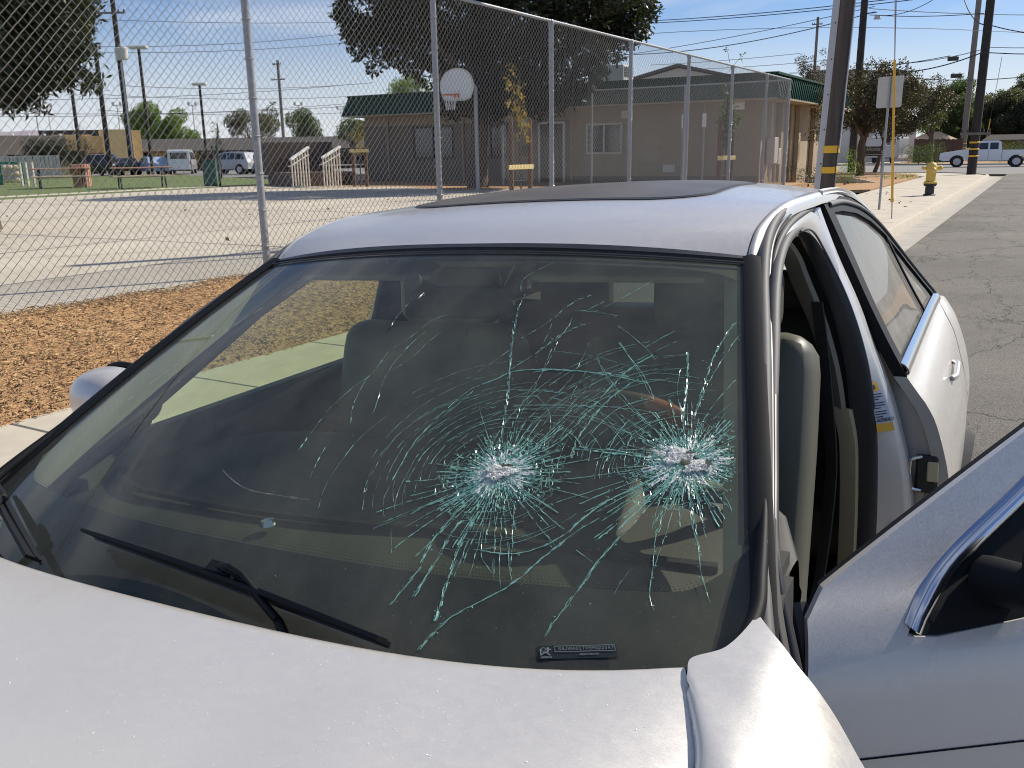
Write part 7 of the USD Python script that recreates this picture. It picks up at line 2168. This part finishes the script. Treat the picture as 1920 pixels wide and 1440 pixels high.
for h in HITS:
    obj('star_fracture', star(*h), 'crack_glass', ws, kind='stuff')
    obj('crazed_glass', halo(h[0], h[1], 210, h[3], h[4], h[5]), 'crushed_glass', ws, kind='stuff')


def crush(c, rx, ry, seed, n=2200):                 # the pulverised heart of a hit: crumbs heaped in a shallow pit
    r = np.random.RandomState(seed)
    a, q = r.uniform(0, 2 * np.pi, n), np.sqrt(r.uniform(0, 1, n))
    k = 1 + .28 * np.sin(3 * a + seed) + .15 * np.sin(7 * a)
    u, v = c[0] + rx * q * k * np.cos(a) / .66, c[1] + ry * q * k * np.sin(a) / .945
    P, N = glass(u, v), gnorm(u, v)
    P = P + N * (.0026 + np.abs(r.normal(0, .0014, n)))[:, None]
    e = r.uniform(.0007, .0026, (n, 1))
    d = r.normal(size=(n, 3, 3)) * [1, 1, .6]
    d /= np.linalg.norm(d, axis=2, keepdims=True)
    V = (P[:, None] + d * e[:, None]).reshape(-1, 3)
    return tm(V, np.arange(n * 3).reshape(-1, 3))


for (c, rx, ry, sd) in (((.5078, .3504), .019, .0125, 1), ((.864, .384), .017, .015, 2), ((.902, .357), .015, .011, 3)):
    obj('crushed_glass', crush(c, rx, ry, sd), 'crushed_glass', ws, kind='stuff')
def hole(c, rx, ry, sd):
    a = np.linspace(0, 2 * np.pi, 19)[:-1]
    k = 1 + .3 * np.sin(2 * a + sd) + .2 * np.sin(5 * a + sd)
    q = glass(c[0] + rx * k * np.cos(a) / .66, c[1] + ry * k * np.sin(a) / .945) + gnorm(np.array(c[0]), np.array(c[1])) * .0072
    m = q.mean(0)
    return tm(np.vstack([q, m]), [[i, (i + 1) % 18, 18] for i in range(18)])


for (c, rx, ry, sd) in (((.520, .361), .007, .003, 1), ((.886, .385), .005, .0035, 2), ((.922, .360), .005, .005, 4)):
    obj('punched_hole', hole(c, rx, ry, sd), 'dark_trim', ws)
# loose grains and dust specks on the glass and on the bonnet
n = 900
u, v = rc_.uniform(-.95, .95, n), rc_.uniform(.03, .95, n)
w_ = rc_.uniform(size=n) < (.25 + .75 * np.exp(-((u - .6) / .4) ** 2 - ((v - .25) / .25) ** 2))
u, v = u[w_], v[w_]
P, N = glass(u, v), gnorm(u, v)
e = (.0004 + .0013 * rc_.uniform(0, 1, (len(u), 1)) ** 3)
d = rc_.normal(size=(len(u), 3, 3))
d /= np.linalg.norm(d, axis=2, keepdims=True)
obj('glass_grit', tm(((P + N * .001)[:, None] + d * e[:, None]).reshape(-1, 3), np.arange(len(u) * 3).reshape(-1, 3)), 'crack_glass', ws, kind='stuff')
mat('dust_film', (0.45, 0.44, 0.38), 0.9, alpha=0.22)
for (q, w) in (([(-.56, .90), (-.72, .70), (-.80, .52), (-.84, .36)], 3.0), ([(-.86, .62), (-.80, .66), (-.74, .665)], 3.0), ([(-.47, .60), (-.56, .47), (-.60, .34)], 2.2), ([(-.34, .82), (-.47, .66), (-.55, .50)], 1.6), ([(-.20, .30), (-.05, .27), (.10, .27)], 2.0)):
    obj('dust_streak', crack_mesh(np.array(q), w, .0001, .012, .02, .0008), 'dust_film', ws)
L_ = [(-.0075, .820), (-.0115, .800)]
obj('chip', crack_mesh(np.array(L_), 4.0, .0002, .02, 0), 'crushed_glass', ws)
n = 30000
i, j = rc_.randint(2, HP.shape[0] - 40, n), rc_.randint(2, HP.shape[1] - 2, n)
f1, f2 = rc_.uniform(size=(n, 1)), rc_.uniform(size=(n, 1))
P = HP[i, j] * (1 - f1) + HP[i + 1, j] * f1
P = P * 1.0 + (HP[i, j + 1] - HP[i, j]) * f2
dens = np.exp(-((P[:, 0] - .42) / .30) ** 2 - ((P[:, 1] + .16) / .22) ** 2)
keep = rc_.uniform(size=n) < (.06 + .94 * dens) * np.clip(meshkit.noise(P * 22) * 2.2 - .5, 0.05, 1)
P = P[keep]
n = len(P)
e = .00025 + .0010 * rc_.uniform(0, 1, (n, 1)) ** 3.5
d = rc_.normal(size=(n, 3, 3)) * [1, 1, .35]
d /= np.linalg.norm(d, axis=2, keepdims=True)
obj('glass_grit', tm((P + [0, 0, .0006])[:, None].repeat(3, 1).reshape(-1, 3) + (d * e[:, None]).reshape(-1, 3), np.arange(n * 3).reshape(-1, 3)), 'crushed_glass', SD, kind='stuff')
# number label under the glass
ca, cb, cc = glass(np.array(.679), np.array(.0516)), glass(np.array(.7994), np.array(.0495)), glass(np.array(.686), np.array(.0323))
rt_v, up_v = cb - ca, ca - cc
W_ = np.linalg.norm(rt_v)
H_ = np.linalg.norm(up_v)
rt_v, up_v = rt_v / W_, up_v / H_
nv = np.cross(rt_v, up_v)
o_ = cc + nv * .0012
mat('label_film', (0.018, 0.022, 0.024), 0.35)
mat('label_print', (0.16, 0.20, 0.195), 0.6)
lbl = obj('number_label', slab(np.array([[o_, o_ + up_v * H_], [o_ + rt_v * W_, o_ + rt_v * W_ + up_v * H_]]), .0004, flip=False), 'label_film', ws)
o_ = o_ + nv * .0008
put = lambda s, h, x, y, b=False: text(s, h, o_ + rt_v * x * W_ + up_v * y * H_, rt_v, up_v, .0002, b)
t_ = meshkit.text_mesh('SAJWA01T95FN22597', 1.0, .1)
hgt = .70 * W_ / t_.bounds[1][0]
obj('lettering', put('SAJWA01T95FN22597', hgt, .26, .60), 'label_print', lbl)
t_ = meshkit.text_mesh('Jaguar Cars Ltd', 1.0, .1)
obj('lettering', put('Jaguar Cars Ltd', .24 * W_ / t_.bounds[1][0], .52, .22, True), 'label_print', lbl)
t_ = meshkit.text_mesh('AIRBAG', 1.0, .1)
obj('lettering', put('AIRBAG', .14 * W_ / t_.bounds[1][0], .03, .04, True), 'label_print', lbl)


def flat(pg):                                      # a flat print in label coordinates, millimetres from its lower left corner
    m = prism(pg, .0002) if isinstance(pg, Polygon) else join([prism(g, .0002) for g in pg.geoms])
    T = np.eye(4)
    T[:3, 0], T[:3, 1], T[:3, 2], T[:3, 3] = rt_v, up_v, nv, o_
    m.apply_transform(T)
    return m


w, h = W_, H_
bag = Point(.075 * w, .68 * h).buffer(.16 * h).difference(Point(.075 * w, .68 * h).buffer(.12 * h))
seatp = LineString([(.035 * w, .70 * h), (.035 * w, .28 * h), (.075 * w, .42 * h), (.11 * w, .48 * h), (.145 * w, .28 * h)]).buffer(.045 * h)
head_ = unary_union([Point(.13 * w, .75 * h).buffer(.10 * h), LineString([(.135 * w, .66 * h), (.125 * w, .52 * h)]).buffer(.07 * h), LineString([(.14 * w, .68 * h), (.17 * w, .70 * h)]).buffer(.03 * h)])
obj('pictogram', [flat(bag), flat(seatp), flat(head_)], 'label_print', lbl)
bx_ = Polygon([(.215 * w, .46 * h), (.985 * w, .46 * h), (.985 * w, .94 * h), (.215 * w, .94 * h)]).buffer(-.01 * h)
obj('print_frame', flat(bx_.difference(bx_.buffer(-.035 * h))), 'label_print', lbl)
